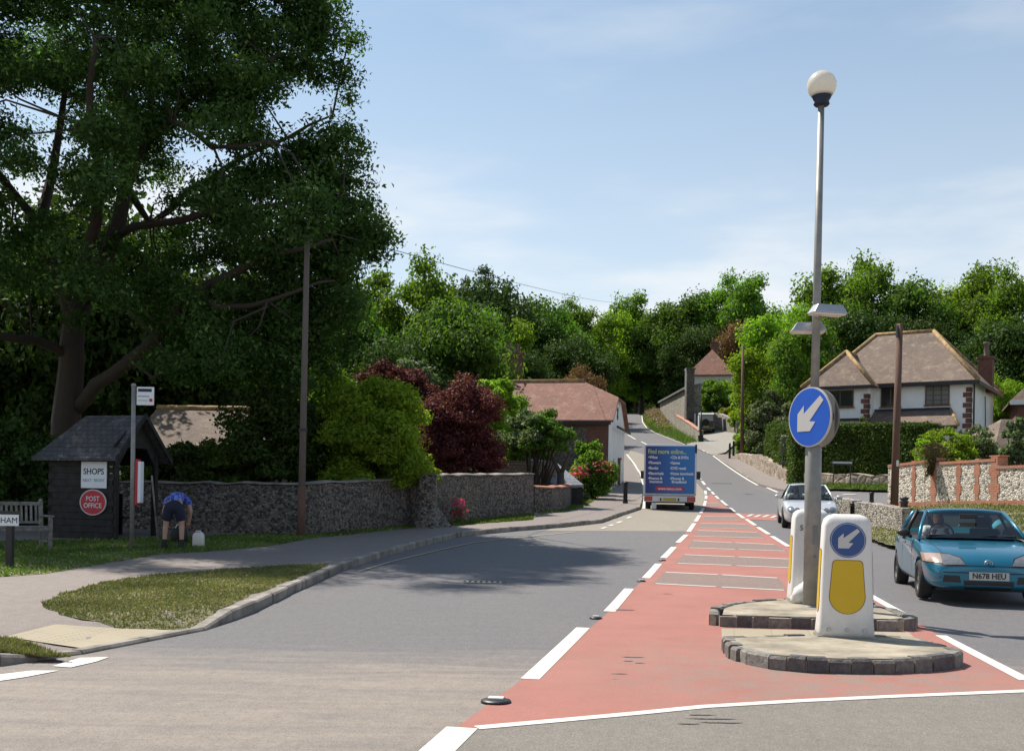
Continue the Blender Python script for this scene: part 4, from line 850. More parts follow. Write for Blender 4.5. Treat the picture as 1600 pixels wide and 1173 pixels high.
wall_along('flint_wall', P, T, .5, 'flint', 'flint wall behind the parked off-roader under the garden shrubs')

# timber shelter ---------------------------------------------------------------
zs = .12 + gz(-11, 23.5)
shx0, shx1 = XY(68, 23.4), XY(256, 23.4)
shl = tag(empty('bus_shelter'), 'dark timber shelter with shingled pitched roof under the big tree', 'shelter')
# local: x right, y away; long side faces the camera, open gable end faces right
SLm = Matrix.Translation((XY(178, 23.0), 23.0, zs)) @ Matrix.Rotation(R(-17), 4, 'Z')
Lx, Lw, eh, rh = 1.72, 1.5, 2.02, 2.76             # wall length to the left of the near right corner
def sbox(name, a, b, mat='wood_dark', bv=0): return MB().box(a, b).build(name, MAT[mat], shl, bevel=bv)
m = MB()
for k in range(14): m.box((-Lx, -.012 if k % 2 else 0, k * eh / 14), (0, .04, (k + 1) * eh / 14 - .008))
m.build('side_wall', MAT['wood_dark'], shl)
m = MB(); m.box((-Lx, .04, 0), (-Lx + .05, Lw - .04, eh)); m.build('rear_wall', MAT['wood_dark'], shl)
m = MB(); m.box((-Lx, Lw - .04, 0), (-.9, Lw, 1.0)); m.box((-Lx, Lw - .04, 1.65), (0, Lw, eh)); m.box((-Lx, Lw - .04, 1.0), (-1.4, Lw, 1.65)); m.build('side_wall', MAT['wood_dark'], shl)
for (x, y) in ((-.05, .02), (-.05, Lw - .1), (-Lx, .02), (-Lx, Lw - .1)): sbox('post', (x, y - .02, 0), (x + .1, y + .09, eh))
for y0, y1 in ((.1, .42), (Lw - .42, Lw - .1)):
    m = MB(); m.prism([(y0, eh), (y1, eh), ((y0 if y0 < 1 else y1), eh - .42)], .05, Matrix(((0, 1, 0, -.02), (1, 0, 0, 0), (0, 0, 1, 0), (0, 0, 0, 1)))); m.build('brace', MAT['wood_dark'], shl)
m = MB(); m.prism([(-.1, eh), (Lw + .1, eh), (Lw / 2, rh - .08)], .04, Matrix(((0, 1, 0, 0), (1, 0, 0, 0), (0, 0, 1, 0), (0, 0, 0, 1)))); m.build('gable_board', MAT['wood_dark'], shl)
m = MB(); ov = .26; sl_ = (rh - eh) / (Lw / 2); y0, z0 = -ov, eh - ov * sl_; xl, xr, xlt = -Lx - .25, .22, -Lx - .25 + .6
vs = [(xl, y0, z0), (xr, y0, z0), (xr, Lw / 2, rh), (xlt, Lw / 2, rh), (xl, Lw + ov, z0), (xr, Lw + ov, z0)]
m.add(vs + [(a, b, c - .06) for a, b, c in vs], [(0, 1, 2, 3), (3, 2, 5, 4), (0, 3, 4), (6 + 3, 6 + 2, 6 + 1, 6), (6 + 4, 6 + 5, 6 + 2, 6 + 3), (6 + 4, 6 + 3, 6), (0, 6, 7, 1), (1, 7, 8, 2), (2, 8, 11, 5), (5, 11, 10, 4), (4, 10, 6, 0)]); m.build('roof', MAT['shingle'], shl, uv=True)
m = MB()
for s_, y in ((1, -ov), (-1, Lw + ov)):
    a, b = Vector((xr, y, z0 - .1)), Vector((xr, Lw / 2, rh - .08)); m.frame_box(a, (.03, 0, 0), b - a, (0, 0, .13))
m.build('barge_board', MAT['wood_dark'], shl)
sbox('bench', (-Lx + .1, Lw - .5, .42), (-.5, Lw - .05, .47))
shl.matrix_world = SLm
# signs on the shelter wall
sp = tag(empty('shops_sign'), 'square white sign reading SHOPS on the shelter wall', 'sign')
MB().box((-.33, -.012, -.29), (.33, .012, .29)).build('board', MAT['white_sign'], sp, bevel=.006)
FX = Matrix.Rotation(R(90), 4, 'X')
text('SHOPS', .185, Matrix.Translation((0, -.0145, .07)) @ FX, MAT['ink'], sp, sx=.98, bold=.002); text('NEXT  RIGHT', .095, Matrix.Translation((0, -.0145, -.12)) @ FX, MAT['ink_grey'], sp)
sp.matrix_world = SLm @ Matrix.Translation((-.50, -.032, 1.40))
sp = tag(empty('post_office_sign'), 'oval red sign reading POST OFFICE below the white square sign', 'sign')
def oval(rx, rz, y0, y1, n=40):
    m = MB(); m.prism([(rx * math.cos(2 * math.pi * k / n), rz * math.sin(2 * math.pi * k / n)) for k in range(n)], y1 - y0, Matrix.Translation((0, y0, 0))); return m
oval(.345, .285, -.012, .012).build('rim', MAT['arrow'], sp); oval(.318, .26, -.016, -.0125).build('face', MAT['red_sign'], sp)
text('POST', .15, Matrix.Translation((0, -.0185, .075)) @ FX, MAT['white_sign'], sp); text('OFFICE', .15, Matrix.Translation((0, -.0185, -.075)) @ FX, MAT['white_sign'], sp, sx=.98)
sp.matrix_world = SLm @ Matrix.Translation((-.51, -.032, .80))
# bus stop
p = G(206, 855, .12); bs = tag(empty('bus_stop', p), 'grey bus stop pole with small square flag and slim timetable case', 'bus stop')
m = MB(); m.tube([(0, 0, -.1), (-.02, 0, 3.62)], [.05, .045], 12); m.lathe([(.055, 3.6), (.05, 3.66), (.01, 3.68)], 12, (-.02, 0, 0)); m.build('pole', MAT['grey_metal'], bs, True)
fl = MB().box((.05, -.012, 3.19), (.43, .012, 3.6)).build('flag', MAT['white_sign'], bs, bevel=.01)
m = MB(); m.box((.08, -.0145, 3.49), (.38, -.0125, 3.56)); m.box((.33, -.0145, 3.27), (.39, -.0125, 3.33)); m.box((.08, -.0145, 3.38), (.33, -.0125, 3.395)); m.box((.08, -.0145, 3.29), (.30, -.0125, 3.3)); m.build('lettering', MAT['ink'], fl)
m = MB(); m.box((.33, -.0155, 3.27), (.40, -.0148, 3.34)); m.build('emblem', MAT['red_sign'], fl)
m = MB(); m.box((.045, -.02, .95), (.10, .18, 1.98)); cs_ = m.build('timetable_case', MAT['red_sign'], bs, bevel=.012); m = MB(); m.box((.1, -.01, 1.0), (.17, .19, 1.93)); m.build('frame', MAT['white_sign'], cs_, bevel=.012); bs.scale = (.92, .92, .9)
# leaning broom / stake at the shelter corner
p = G(240, 853, .12); m = MB(); m.tube([(p.x + .1, p.y, p.z), (p.x - .08, p.y + .05, p.z + 1.45)], .018, 8); tag(m.build('wooden_handle', MAT['wood_grey'], smooth=True), 'pale wooden handle leaning on the open end of the shelter', 'tool handle')

# bench
bx = tag(empty('park_bench'), 'weathered slatted timber bench cut off by the left edge', 'bench')
p = G(82, 857, .12); Mb = Matrix.Translation((p.x, p.y, p.z)) @ Matrix.Rotation(R(42), 4, 'Z')
def bb(name, a, b, bv=.008, par=bx): return MB().box(a, b).build(name, MAT['wood_grey'], par, bevel=bv)
for x in (-1.55, -.07): bb('leg', (x, 0, 0), (x + .07, .07, .63)); 
for x in (-1.55, -.07):
    m = MB(); m.frame_box((x, .5, 0), (.07, 0, 0), (0, .07, 0), (0, .10, .92)); m.lathe([(.035, .9), (.045, .93), (.03, .96), (.005, .975)], 10, (x + .035, .635, 0)); m.build('leg', MAT['wood_grey'], bx, bevel=.006)
    bb('armrest', (x - .01, -.05, .62), (x + .08, .6, .655))
m = MB()
for k in range(5): m.box((-1.52, .03 + k * .1, .415), (-.03, .105 + k * .1, .44))
m.build('seat', MAT['wood_grey'], bx, bevel=.004); bb('rail', (-1.5, .0, .35), (-.05, .03, .41)); bb('stretcher', (-.06, .07, .12), (-.03, .52, .16))
m = MB(); m.frame_box((-1.5, .575, .84), (1.45, 0, 0), (0, .035, 0), (0, .01, .07)); m.frame_box((-1.5, .53, .48), (1.45, 0, 0), (0, .035, 0), (0, .005, .05))
for k in range(16): m.frame_box((-1.45 + k * .092, .54, .5), (.045, 0, 0), (0, .015, 0), (0, .042, .36))
m.build('backrest', MAT['wood_grey'], bx, bevel=.003); bx.matrix_world = Mb
# street name post in front of it
p = G(15, 885, .12); sg = tag(empty('street_name_sign', p), 'street name plate on a dark square post before the bench', 'sign')
MB().box((-.05, -.05, -.1), (.05, .05, .72)).build('post', MAT['black'], sg, bevel=.01)
MB().box((-.55, -.065, .66), (.16, -.045, .84)).build('name_plate', MAT['white_sign'], sg, bevel=.005)
MB().box((-.57, -.045, .80), (.18, -.035, .9)).build('backing', MAT['black'], sg)
text('RS ERHAM', .13, Matrix.Translation((.15, -.0665, .745)) @ FX, MAT['ink'], sg, align='RIGHT')
# container and person handled with the figures

# poles ------------------------------------------------------------------
def pole(xb, yb, xt, yt, r0, r1, mat, label, D=None, steps=False, extra=0):
    g = G(xb, yb, .12) if D is None else Vector((XY(xb, D), D, gz(XY(xb, D), D))); t = W(xt, yt, g.y); o = empty('utility_pole', g, label=label, cat='telegraph pole')
    d = Vector((t.x - g.x, 0, t.z - g.z)); d = d * (1 + extra)
    MB().tube([(0, 0, -.3), d * .5, d], [r0, (r0 + r1) / 2, r1], 12).build('pole', MAT[mat], o, True)
    return o, g, d
o, g, d = pole(470, 838, 480, 372, .088, .062, 'pole_grey', 'grey timber telegraph pole rising in front of the flint wall into the tree', extra=.05)
m = MB(); m.tube([(0, 0, -.1), d * .16], .098, 12); m.build('base_sleeve', MAT['pole'], o, True); m = MB(); q = d * .34; m.tube([q - Vector((0, 0, .03)), q + Vector((0, 0, .03))], .10, 12); m.build('band', MAT['black'], o)
o, g, d = pole(1397, 795, 1406, 506, .135, .10, 'pole', 'brown telegraph pole standing before the cream flint wall', D=35)
MB().box((-.13 + d.x * .93, -.16, d.z * .93), (-.09 + d.x * .93, -.02, d.z * .99)).build('bracket', MAT['black'], o)
MB().box((-.03 + d.x * .4, -.14, d.z * .28), (.05 + d.x * .4, -.125, d.z * .31)).build('tag', MAT['w_plastic'], o)
pole(1158, 704, 1161, 540, .14, .10, 'pole', 'distant slim telegraph pole among the green shrubs by the drive', D=80)
# overhead wire
m = MB(); a, b = W(478, 352, 25), W(985, 474, 150); pts = []
for k in range(25): t = k / 24; q = a.lerp(b, t); q.z -= 4 * .5 * t * (1 - t); pts.append(q)
m.tube(pts, .012, 5); tag(m.build('overhead_wire', MAT['black']), 'thin telephone wire crossing the sky from the left pole', 'wire')

# black cast posts
def post(x, y, label, D=None, h=.95, r=.075):
    p = G(x, y, .12) if D is None else Vector((XY(x, D), D, gz(XY(x, D), D) + .1)); m = MB(); m.lathe([(r * 1.2, -.1), (r * 1.2, .08), (r, .12), (r * .92, h * .82), (r * 1.15, h * .84), (r * 1.15, h * .88), (r * .8, h * .9), (r * 1.2, h * .95), (r * 1.1, h), (.01, h + .02)], 14)
    return tag(m.build('bollard', MAT['black'], smooth=True, loc=p), label, 'bollard', 'black posts along the verges')
post(977, 786, 'black bollard alone on the left pavement near the van', r=.1); post(1413, 815, 'nearest black bollard at the right end of the low flint wall', D=30.5, h=.92, r=.11); post(1333, 803, 'black bollard in the gap between the two low flint wall lengths', D=33.9, h=.7, r=.09); post(1362, 787, 'smallest black bollard, far side of the low flint wall by the side road', D=43, h=.5, r=.09)
# road signs
p = G(963, 752, .12); rs = tag(empty('road_sign', p), 'grey backed round road sign with lamp in front of the white barn wall', 'road sign'); D = p.y
def L_(x, y): q = W(x, y, D); return Vector((q.x - p.x, 0, q.z - p.z))
m = MB(); m.tube([(0, 0, -.1), L_(964, 655)], .06, 10); m.build('pole', MAT['black'], rs, True)
c = L_(963, 672); m = MB(); m.lathe([(.32, 0), (.33, .02), (.32, .04)], 28, M=Matrix.Translation((c.x, -.1, c.z)) @ FX); m.build('disc', MAT['sign_back'], rs); m = MB(); m.box((c.x - .12, -.2, c.z - .02), (c.x - .0, -.14, c.z + .1)); m.build('clip', MAT['black'], rs)
c = L_(963, 681); MB().box((c.x - .35, -.13, c.z - .2), (c.x + .35, -.11, c.z + .0)).build('plate', MAT['sign_back'], rs)
c = L_(963, 684); MB().box((c.x - .32, -.14, c.z - .18), (c.x + .32, -.12, c.z - .03)).build('plate', MAT['grey_metal'], rs)
c = L_(963, 657); MB().box((c.x - .35, -.3, c.z - .05), (c.x + .35, .05, c.z + .06)).build('sign_lamp', MAT['galv'], rs, bevel=.03)
p = G(1222, 750, .12); rs = tag(empty('road_sign', p), 'grey backs of stacked road sign plates against the sunlit hedge', 'road sign'); D = p.y
m = MB(); m.tube([(0, 0, -.1), L_(1226, 680)], .045, 10); m.build('pole', MAT['black'], rs, True)
c = L_(1225, 688); m = MB(); m.lathe([(.2, 0), (.21, .02), (.2, .03)], 24, M=Matrix.Translation((c.x, -.07, c.z)) @ FX); m.build('disc', MAT['sign_back'], rs)
c = L_(1225, 702); MB().box((c.x - .22, -.09, c.z - .22), (c.x + .22, -.07, c.z + .2)).build('plate', MAT['sign_back'], rs); c = L_(1224, 722); MB().box((c.x - .12, -.09, c.z - .12), (c.x + .12, -.07, c.z + .12)).build('plate', MAT['sign_back'], rs)
c = L_(1226, 681); m = MB(); m.box((c.x - .2, -.16, c.z - .04), (c.x - .02, -.02, c.z + .04)); m.box((c.x + .02, -.16, c.z - .04), (c.x + .2, -.02, c.z + .04)); m.build('sign_lamp', MAT['w_plastic'], rs, bevel=.02)
p = G(1095, 690, 0); D = p.y; rs = tag(empty('signpost', p), 'slim dark signpost seen edge on beside the off-roader', 'signpost')
m = MB(); m.tube([(0, 0, -.1), L_(1095, 644)], .09, 10); m.build('pole', MAT['black'], rs, True); MB().box((-.22, -.05, 1.1), (-.12, .5, 2.5)).build('plate', MAT['arrow'], rs); MB().box((-.25, -.2, -.1), (.2, .25, .62)).build('base_box', MAT['black'], rs, bevel=.04); MB().box((.22, -.3, -.02), (.6, .2, .16)).build('concrete_foot', MAT['white_sign'], rs, bevel=.04)
c = W(1316, 724, 54.5); sn_ = tag(empty('street_name_sign', (c.x, c.y, c.z)), 'small dark street name plate with white lettering fixed before the hedge', 'sign'); MB().box((-.52, -.02, -.08), (.52, .02, .13)).build('plate', MAT['black'], sn_); MB().box((-.5, -.03, .0), (.5, -.022, .1)).build('panel', MAT['arrow'], sn_); MB().box((-.46, -.01, -1.1), (-.42, .03, -.05)).build('leg', MAT['black'], sn_); MB().box((.42, -.01, -1.1), (.46, .03, -.05)).build('leg', MAT['black'], sn_)
for k in (1140, 1146):
    p = G(k, 716 if k == 1140 else 712, .12); m = MB(); m.lathe([(.09, -.1), (.08, 1.1), (.05, 1.2)], 10); tag(m.build('gate_post', MAT['black'], loc=p, smooth=True), 'short dark post, %s of the pair below the shrubs by the drive' % ('left' if k == 1140 else 'right'), 'post', 'short dark posts by the drive')

# ------------------------------------------------------------------ lamp column and bollards on the refuge
p = G(1268, 948, .12); zi = .125; base = Vector((p.x, p.y, gz(p.x, p.y) + zi)); D = p.y
lamp = tag(empty('lamp_post', base), 'tall grey lamp column with opal globe and blue arrow disc on the refuge', 'lamp post')
def L2(x, y): q = W(x, y, D); return Vector((q.x - base.x, 0, q.z - base.z))
c = L2(1271, 700); M_ = MB(); M_.tube([(0, 0, -.1), c - Vector((0, 0, .0)), c + Vector((0, 0, .05))], [.105, .1, .06], 20); M_.tube([(0, 0, -.05), (0, 0, .02)], .115, 20); M_.build('lower_column', MAT['grey_metal'], lamp, 35)
t = L2(1283, 166); MB().tube([c + Vector((0, 0, .03)), t], [.056, .040], 16).build('upper_column', MAT['grey_metal'], lamp, True)
c2_ = L2(1284, 148); m = MB(); m.lathe([(.085, -.1), (.10, -.08), (.085, -.05), (.11, -.01), (.13, .04), (.125, .05), (0.01, .05)], 24, (c2_.x, 0, c2_.z - .04)); m.build('globe_collar', MAT['ink'], lamp, True)
g_ = L2(1284, 134); gr = 22.5 / FPX * D; m = MB(); m.lathe([(max(.002, gr * math.sin(a)), -gr * math.cos(a)) for a in np.linspace(0, math.pi, 20)], 32, g_); m.build('globe', MAT['globe'], lamp, True)
# blue disc, turned partly away so that it reads as an ellipse
sc_ = L2(1266.5, 652.5); sr = 46.5 / FPX * D
Ms = Matrix.Translation((sc_.x - .035, -.10, sc_.z)) @ Matrix.Rotation(R(-63), 4, 'Z')
def mbM(m, M): m.v = [tuple(M @ Vector(v)) for v in m.v]; return m
n_ = 48
def disc(r, y0, y1, M): m = MB(); m.prism([(r * math.cos(2 * math.pi * k / n_), r * math.sin(2 * math.pi * k / n_)) for k in range(n_)], y1 - y0, Matrix.Translation((0, y0, 0))); return mbM(m, M)
sgn = disc(sr, -.012, .012, Ms).build('arrow_sign', MAT['arrow'], lamp); disc(sr * .955, -.0155, -.0125, Ms).build('sign_face', MAT['blue_sign'], sgn)
arrow_pts = [(.46, .74), (.62, .60), (-.02, -.16), (.22, -.18), (-.03, -.58) if False else (-.02, -.42), (-.62, -.48) if False else (-.56, -.46), (-.52, .04), (-.27, .32), (-.27, .06)]
arrow_pts = [(.50, .68), (.66, .52), (.02, -.14), (.30, -.17), (.05, -.47), (-.55, -.47), (-.55, .12), (-.25, .40), (-.25, .12)]
def arrow(r, M, par, y=-.019, dx=0): m = MB(); m.prism([(x * r + dx, z * r) for x, z in arrow_pts][::-1], .0025, Matrix.Translation((0, y, 0))); mbM(m, M).build('arrow', MAT['arrow'], par)
arrow(sr, Ms, sgn)
for zz in (-.15, .2): m = MB(); m.tube([Vector((sc_.x, 0, sc_.z + zz)), Vector((sc_.x - .05, -.04, sc_.z + zz))], .025, 8); m.tube([Vector((sc_.x - .0, 0, sc_.z + zz - .03)), Vector((sc_.x, 0, sc_.z + zz + .03))], .075, 14); m.build('clamp', MAT['grey_metal'], lamp)
Mr = Matrix.Translation((sc_.x + .13, .14, sc_.z)) @ Matrix.Rotation(R(-63), 4, 'Z'); s2 = disc(sr, -.012, .012, Mr).build('rear_sign', MAT['sign_back'], lamp)
m = MB(); m.box((sc_.x + .14, -.02, sc_.z + .18), (sc_.x + .24, .1, sc_.z + .27)); m.build('sign_clip', MAT['black'], lamp, bevel=.01)
def flood(cx, cz, y, w, ang, mat):
    m = MB(); M = Matrix.Translation((cx, y, cz)) @ Matrix.Rotation(R(ang), 4, 'Z')
    m.add([M @ Vector(v) for v in [(-w / 2, -.1, -.055), (w / 2, -.1, -.055), (w / 2, .1, -.055), (-w / 2, .1, -.055), (-w / 2 + .07, -.07, .055), (w / 2 - .06, -.07, .055), (w / 2 - .06, .07, .055), (-w / 2 + .07, .07, .055)]], [(0, 3, 2, 1), (4, 5, 6, 7), (0, 1, 5, 4), (1, 2, 6, 5), (2, 3, 7, 6), (3, 0, 4, 7)])
    f = m.build('floodlight', MAT[mat], lamp, bevel=.012); m = MB(); m.add([M @ Vector(v) for v in [(-w / 2 + .03, -.08, -.075), (w / 2 - .03, -.08, -.075), (w / 2 - .03, .08, -.075), (-w / 2 + .03, .08, -.075), (-w / 2 + .01, -.09, -.057), (w / 2 - .01, -.09, -.057), (w / 2 - .01, .09, -.057), (-w / 2 + .01, .09, -.057)]], [(0, 3, 2, 1), (4, 5, 6, 7), (0, 1, 5, 4), (1, 2, 6, 5), (2, 3, 7, 6), (3, 0, 4, 7)]); m.build('diffuser', MAT['w_plastic'], f)
q = L2(1287, 487); flood(q.x, q.z, -.16, .46, 12, 'galv'); q = L2(1269, 508); flood(q.x, q.z, .17, .44, -6, 'galv')
m = MB(); q = L2(1277, 500); m.tube([q + Vector((0, -.12, .03)), q + Vector((0, .14, -.03))], .022, 8); m.build('bracket', MAT['grey_metal'], lamp)
m = MB(); m.box((-.03, -.112, .78), (.035, -.09, 1.02)); m.box((-.02, -.118, .62), (.02, -.1, .64)); m.build('inspection_door', MAT['sign_back'], lamp, bevel=.008)

def bollard_body(w0, w1, d0, d1, h):
    """tapered translucent housing with a domed top, waisted foot"""
    lv = [(0, 1.03, 1.02), (.05, 1.03, 1.02), (.13, 1.0, 1.0), (.2, .985, .97), (h * .72, .90, .86), (h * .9, .865, .80), (h * .955, .80, .70), (h * .985, .66, .52), (h, .45, .3)]
    ns = 32; m = MB(); vs = []
    for z, a, b in lv:
        for k in range(ns):
            t = 2 * math.pi * k / ns; c, s_ = math.cos(t), math.sin(t); e = .28
            vs.append((math.copysign(abs(c) ** e, c) * w0 / 2 * a, math.copysign(abs(s_) ** e, s_) * d0 / 2 * b, z))
    fs = [(i * ns + k, i * ns + (k + 1) % ns, (i + 1) * ns + (k + 1) % ns, (i + 1) * ns + k) for i in range(len(lv) - 1) for k in range(ns)] + [tuple(range(ns))[::-1], tuple((len(lv) - 1) * ns + k for k in range(ns))]
    return m.add(vs, fs)
def yellow_outline(w, h, top=.82):
    pts = []; r = w / 2; n = 14
    for k in range(n + 1): a = math.pi + math.pi * k / n; pts.append((r * math.cos(a), r + r * math.sin(a) * 1.0))
    rr = .03; tw = w * top / 2
    pts += [(tw + .004, h - rr), (tw - rr * .3, h - rr * .3), (tw - rr, h), (-tw + rr, h), (-tw + rr * .3, h - rr * .3), (-tw - .004, h - rr)]
    return pts
def make_bollard(loc, rz, label, face, num=None):
    o = tag(empty('bollard', loc, rz), label, 'traffic bollard', 'white illuminated bollards on the refuge')
    w, d, h = .53, .36, 1.21
    b = bollard_body(w, 0, d, 0, h).build('housing', MAT['w_plastic'], o, smooth=True); bv = BVHTree.FromObject(b, bpy.context.evaluated_depsgraph_get())
    def onface(poly, off, name, mat, par, axis):
        m2 = subdiv_poly(poly, .035); vs = []
        for x, z in m2[0]:
            if axis == 'f': org, dr = Vector((x, -1, z)), Vector((0, 1, 0))
            elif axis == 'b': org, dr = Vector((x, 1, z)), Vector((0, -1, 0))
            elif axis == 'l': org, dr = Vector((-1, x, z)), Vector((1, 0, 0))
            else: org, dr = Vector((1, x, z)), Vector((-1, 0, 0))
            hit = bv.ray_cast(org, dr); q = hit[0] if hit[0] is not None else org + dr * .8; vs.append(q - dr * off)
        m3 = MB(); m3.add(vs, m2[1]); return m3.build(name, MAT[mat], par, fix=True)
    for ax, ww in (('f', .335), ('b', .335), ('l', .19), ('r', .19)):
        if face == 'side' and ax in 'fb': continue
        P_ = [(x, z + .235) for x, z in yellow_outline(ww, .52 if ax in 'fb' else .62)]
        onface([(x * 1.035, (z - .49) * 1.02 + .49) for x, z in P_], .003, 'panel_border', 'outline', o, ax); onface(P_, .0055, 'yellow_panel', 'yellow', o, ax)
    cz = .955
    for ax in (('f', 'b') if face == 'front' else ()):
        cir = lambda r: [(r * math.cos(2 * math.pi * k / 36), r * math.sin(2 * math.pi * k / 36) + cz) for k in range(36)]
        s = onface(cir(.172), .003, 'sign_border', 'blue_sign_dull', o, ax); onface(cir(.163), .0045, 'sign_ring', 'arrow', s, ax); onface(cir(.158), .006, 'sign_face', 'blue_sign_dull', s, ax)
        onface([(x * .17, z * .17 + cz) for x, z in (arrow_pts if ax == 'f' else arrow_pts)], .0085, 'arrow', 'arrow', s, ax)
    m = MB()
    for x in (-.17, 0, .17): m.lathe([(.022, 0), (.018, .012)], 10, M=Matrix.Translation((x, -d / 2 * 1.005, .075)) @ FX)
    m.build('fixing_bolt', MAT['galv'], o)
    MB().box((-w / 2 * 1.05, -d / 2 * 1.06, -.02), (w / 2 * 1.05, d / 2 * 1.06, .012)).build('foot', MAT['grey_metal'], o, bevel=.006)
    if num: text(num, .1, Matrix.Translation((-.14, -.162, .965)) @ Matrix.Rotation(R(88), 4, 'X'), MAT['black'], o)
    return o
def subdiv_poly(poly, step):
    P = []; n0 = len(poly)
    for i in range(n0):
        a, b = poly[i], poly[(i + 1) % n0]; L = math.dist(a, b); k = max(1, int(L / step))
        for j in range(k): P.append((a[0] + (b[0] - a[0]) * j / k, a[1] + (b[1] - a[1]) * j / k))
    xs = [p[0] for p in P]; ys = [p[1] for p in P]; pts = [Vector(p) for p in P]
    for gx in np.arange(min(xs) + step / 2, max(xs), step):
        for gy in np.arange(min(ys) + step / 2, max(ys), step):
            if inpoly(gx, gy, P): pts.append(Vector((float(gx), float(gy))))
    vs, es, fs, *_ = geometry.delaunay_2d_cdt(pts, [], [list(range(len(P)))], 1, 1e-5)
    return [(v.x, v.y) for v in vs], [tuple(f) for f in fs]
p = G(1319, 993, .12); make_bollard((p.x, p.y, gz(p.x, p.y) + .125), R(-10), 'nearer white bollard with blue arrow disc and large yellow panel', 'front')
p = G(1264, 939, .12); make_bollard((p.x, p.y, gz(p.x, p.y) + .125), R(-5), 'farther plain white bollard numbered 5 half hidden by the lamp column', 'side', '5')
# woven sack at its foot
p = G(1251, 941, .12); sk = MB(); ns, nl = 18, 9; rr = random.Random(2); vs = []
for i in range(nl):
    t = i / (nl - 1); z = .30 * t; rad = .13 * math.sin(math.pi * min(1, .25 + t * .72)) + .02
    for k in range(ns): a = 2 * math.pi * k / ns; w = 1 + .22 * math.sin(a * 5 + t * 7) * t + rr.uniform(-.08, .08); vs.append((rad * w * math.cos(a) - .02 + .1 * t, rad * w * .8 * math.sin(a), z * (1 + .1 * math.sin(a * 2))))
sk.add(vs, [(i * ns + k, i * ns + (k + 1) % ns, (i + 1) * ns + (k + 1) % ns, (i + 1) * ns + k) for i in range(nl - 1) for k in range(ns)] + [tuple(range(ns))[::-1], tuple((nl - 1) * ns + k for k in range(ns))])
tag(sk.build('sack', MAT['w_sack'], smooth=True, loc=(p.x - .02, p.y - .12, gz(p.x, p.y) + .127)), 'crumpled white sack slumped at the foot of the lamp column', 'sack')

# ------------------------------------------------------------------ vegetation
def leaves(name, P, N, size, mat, parent=None, seed=0, aspect=.5, up=.25):
    rg = np.random.default_rng(seed); n = len(P)
    N = N + rg.normal(0, .75, (n, 3)); N[:, 2] += up; N /= np.linalg.norm(N, axis=1)[:, None] + 1e-9
    t = rg.normal(0, 1, (n, 3)); t -= N * (t * N).sum(1)[:, None]; t /= np.linalg.norm(t, axis=1)[:, None] + 1e-9
    b = np.cross(N, t); s = (size * (.6 + .8 * rg.random(n)))[:, None]
    V = np.empty((n, 4, 3)); V[:, 0] = P - t * s * .5; V[:, 1] = P + b * s * aspect * .5 + N * s * .07; V[:, 2] = P + t * s * .5 - N * s * .1; V[:, 3] = P - b * s * aspect * .5 + N * s * .07
    me = bpy.data.meshes.new(name); me.vertices.add(n * 4); me.vertices.foreach_set('co', V.astype(np.float32).ravel()); me.loops.add(n * 4); me.loops.foreach_set('vertex_index', np.arange(n * 4, dtype=np.int32)); me.polygons.add(n); me.polygons.foreach_set('loop_start', np.arange(0, n * 4, 4, dtype=np.int32)); me.update(calc_edges=True)
    me.materials.append(mat); return link(bpy.data.objects.new(name, me), parent)
def blobpts(C, Rr, n, rg, fill=.35, flat=.85):
    """n points over the shells of the clumps C with radii Rr"""
    w = Rr ** 2; idx = rg.choice(len(C), n, p=w / w.sum()); d = rg.normal(0, 1, (n, 3)); d /= np.linalg.norm(d, axis=1)[:, None]
    low = d[:, 2] < -.3; d[low, 2] *= .5; r = 1 - np.abs(rg.normal(0, fill, n)); r = np.clip(r, .05, 1) * (1 + .22 * np.sin(d[:, 0] * 5 + idx) * np.sin(d[:, 1] * 5 + idx * 2.1) + .1 * rg.normal(0, 1, n))
    P = C[idx] + d * (Rr[idx] * r)[:, None] * np.array([1, 1, flat]); return P, d
def crown_clumps(rx, ry, rz, k, rg, rc=.33, low=-.75, dome=False):
    """clump centres over an ellipsoid: uneven, denser outside"""
    C = []; 
    while len(C) < k:
        d = rg.normal(0, 1, 3); d /= np.linalg.norm(d)
        if d[2] < low: continue
        if dome and d[2] < 0: h_ = math.hypot(d[0], d[1]) + 1e-6; g_ = .97 / h_; d[0] *= g_; d[1] *= g_; d[2] = min(d[2] * 1.25, -.1)
        r = .50 + .36 * rg.random() ** .5; C.append(d * r * (1 + .12 * rg.normal()) * np.array([rx, ry, rz]))
    C = np.array(C); Rr = min(rx, rz) * rc * 1.3 * (.7 + .6 * rg.random(k)); return C, Rr
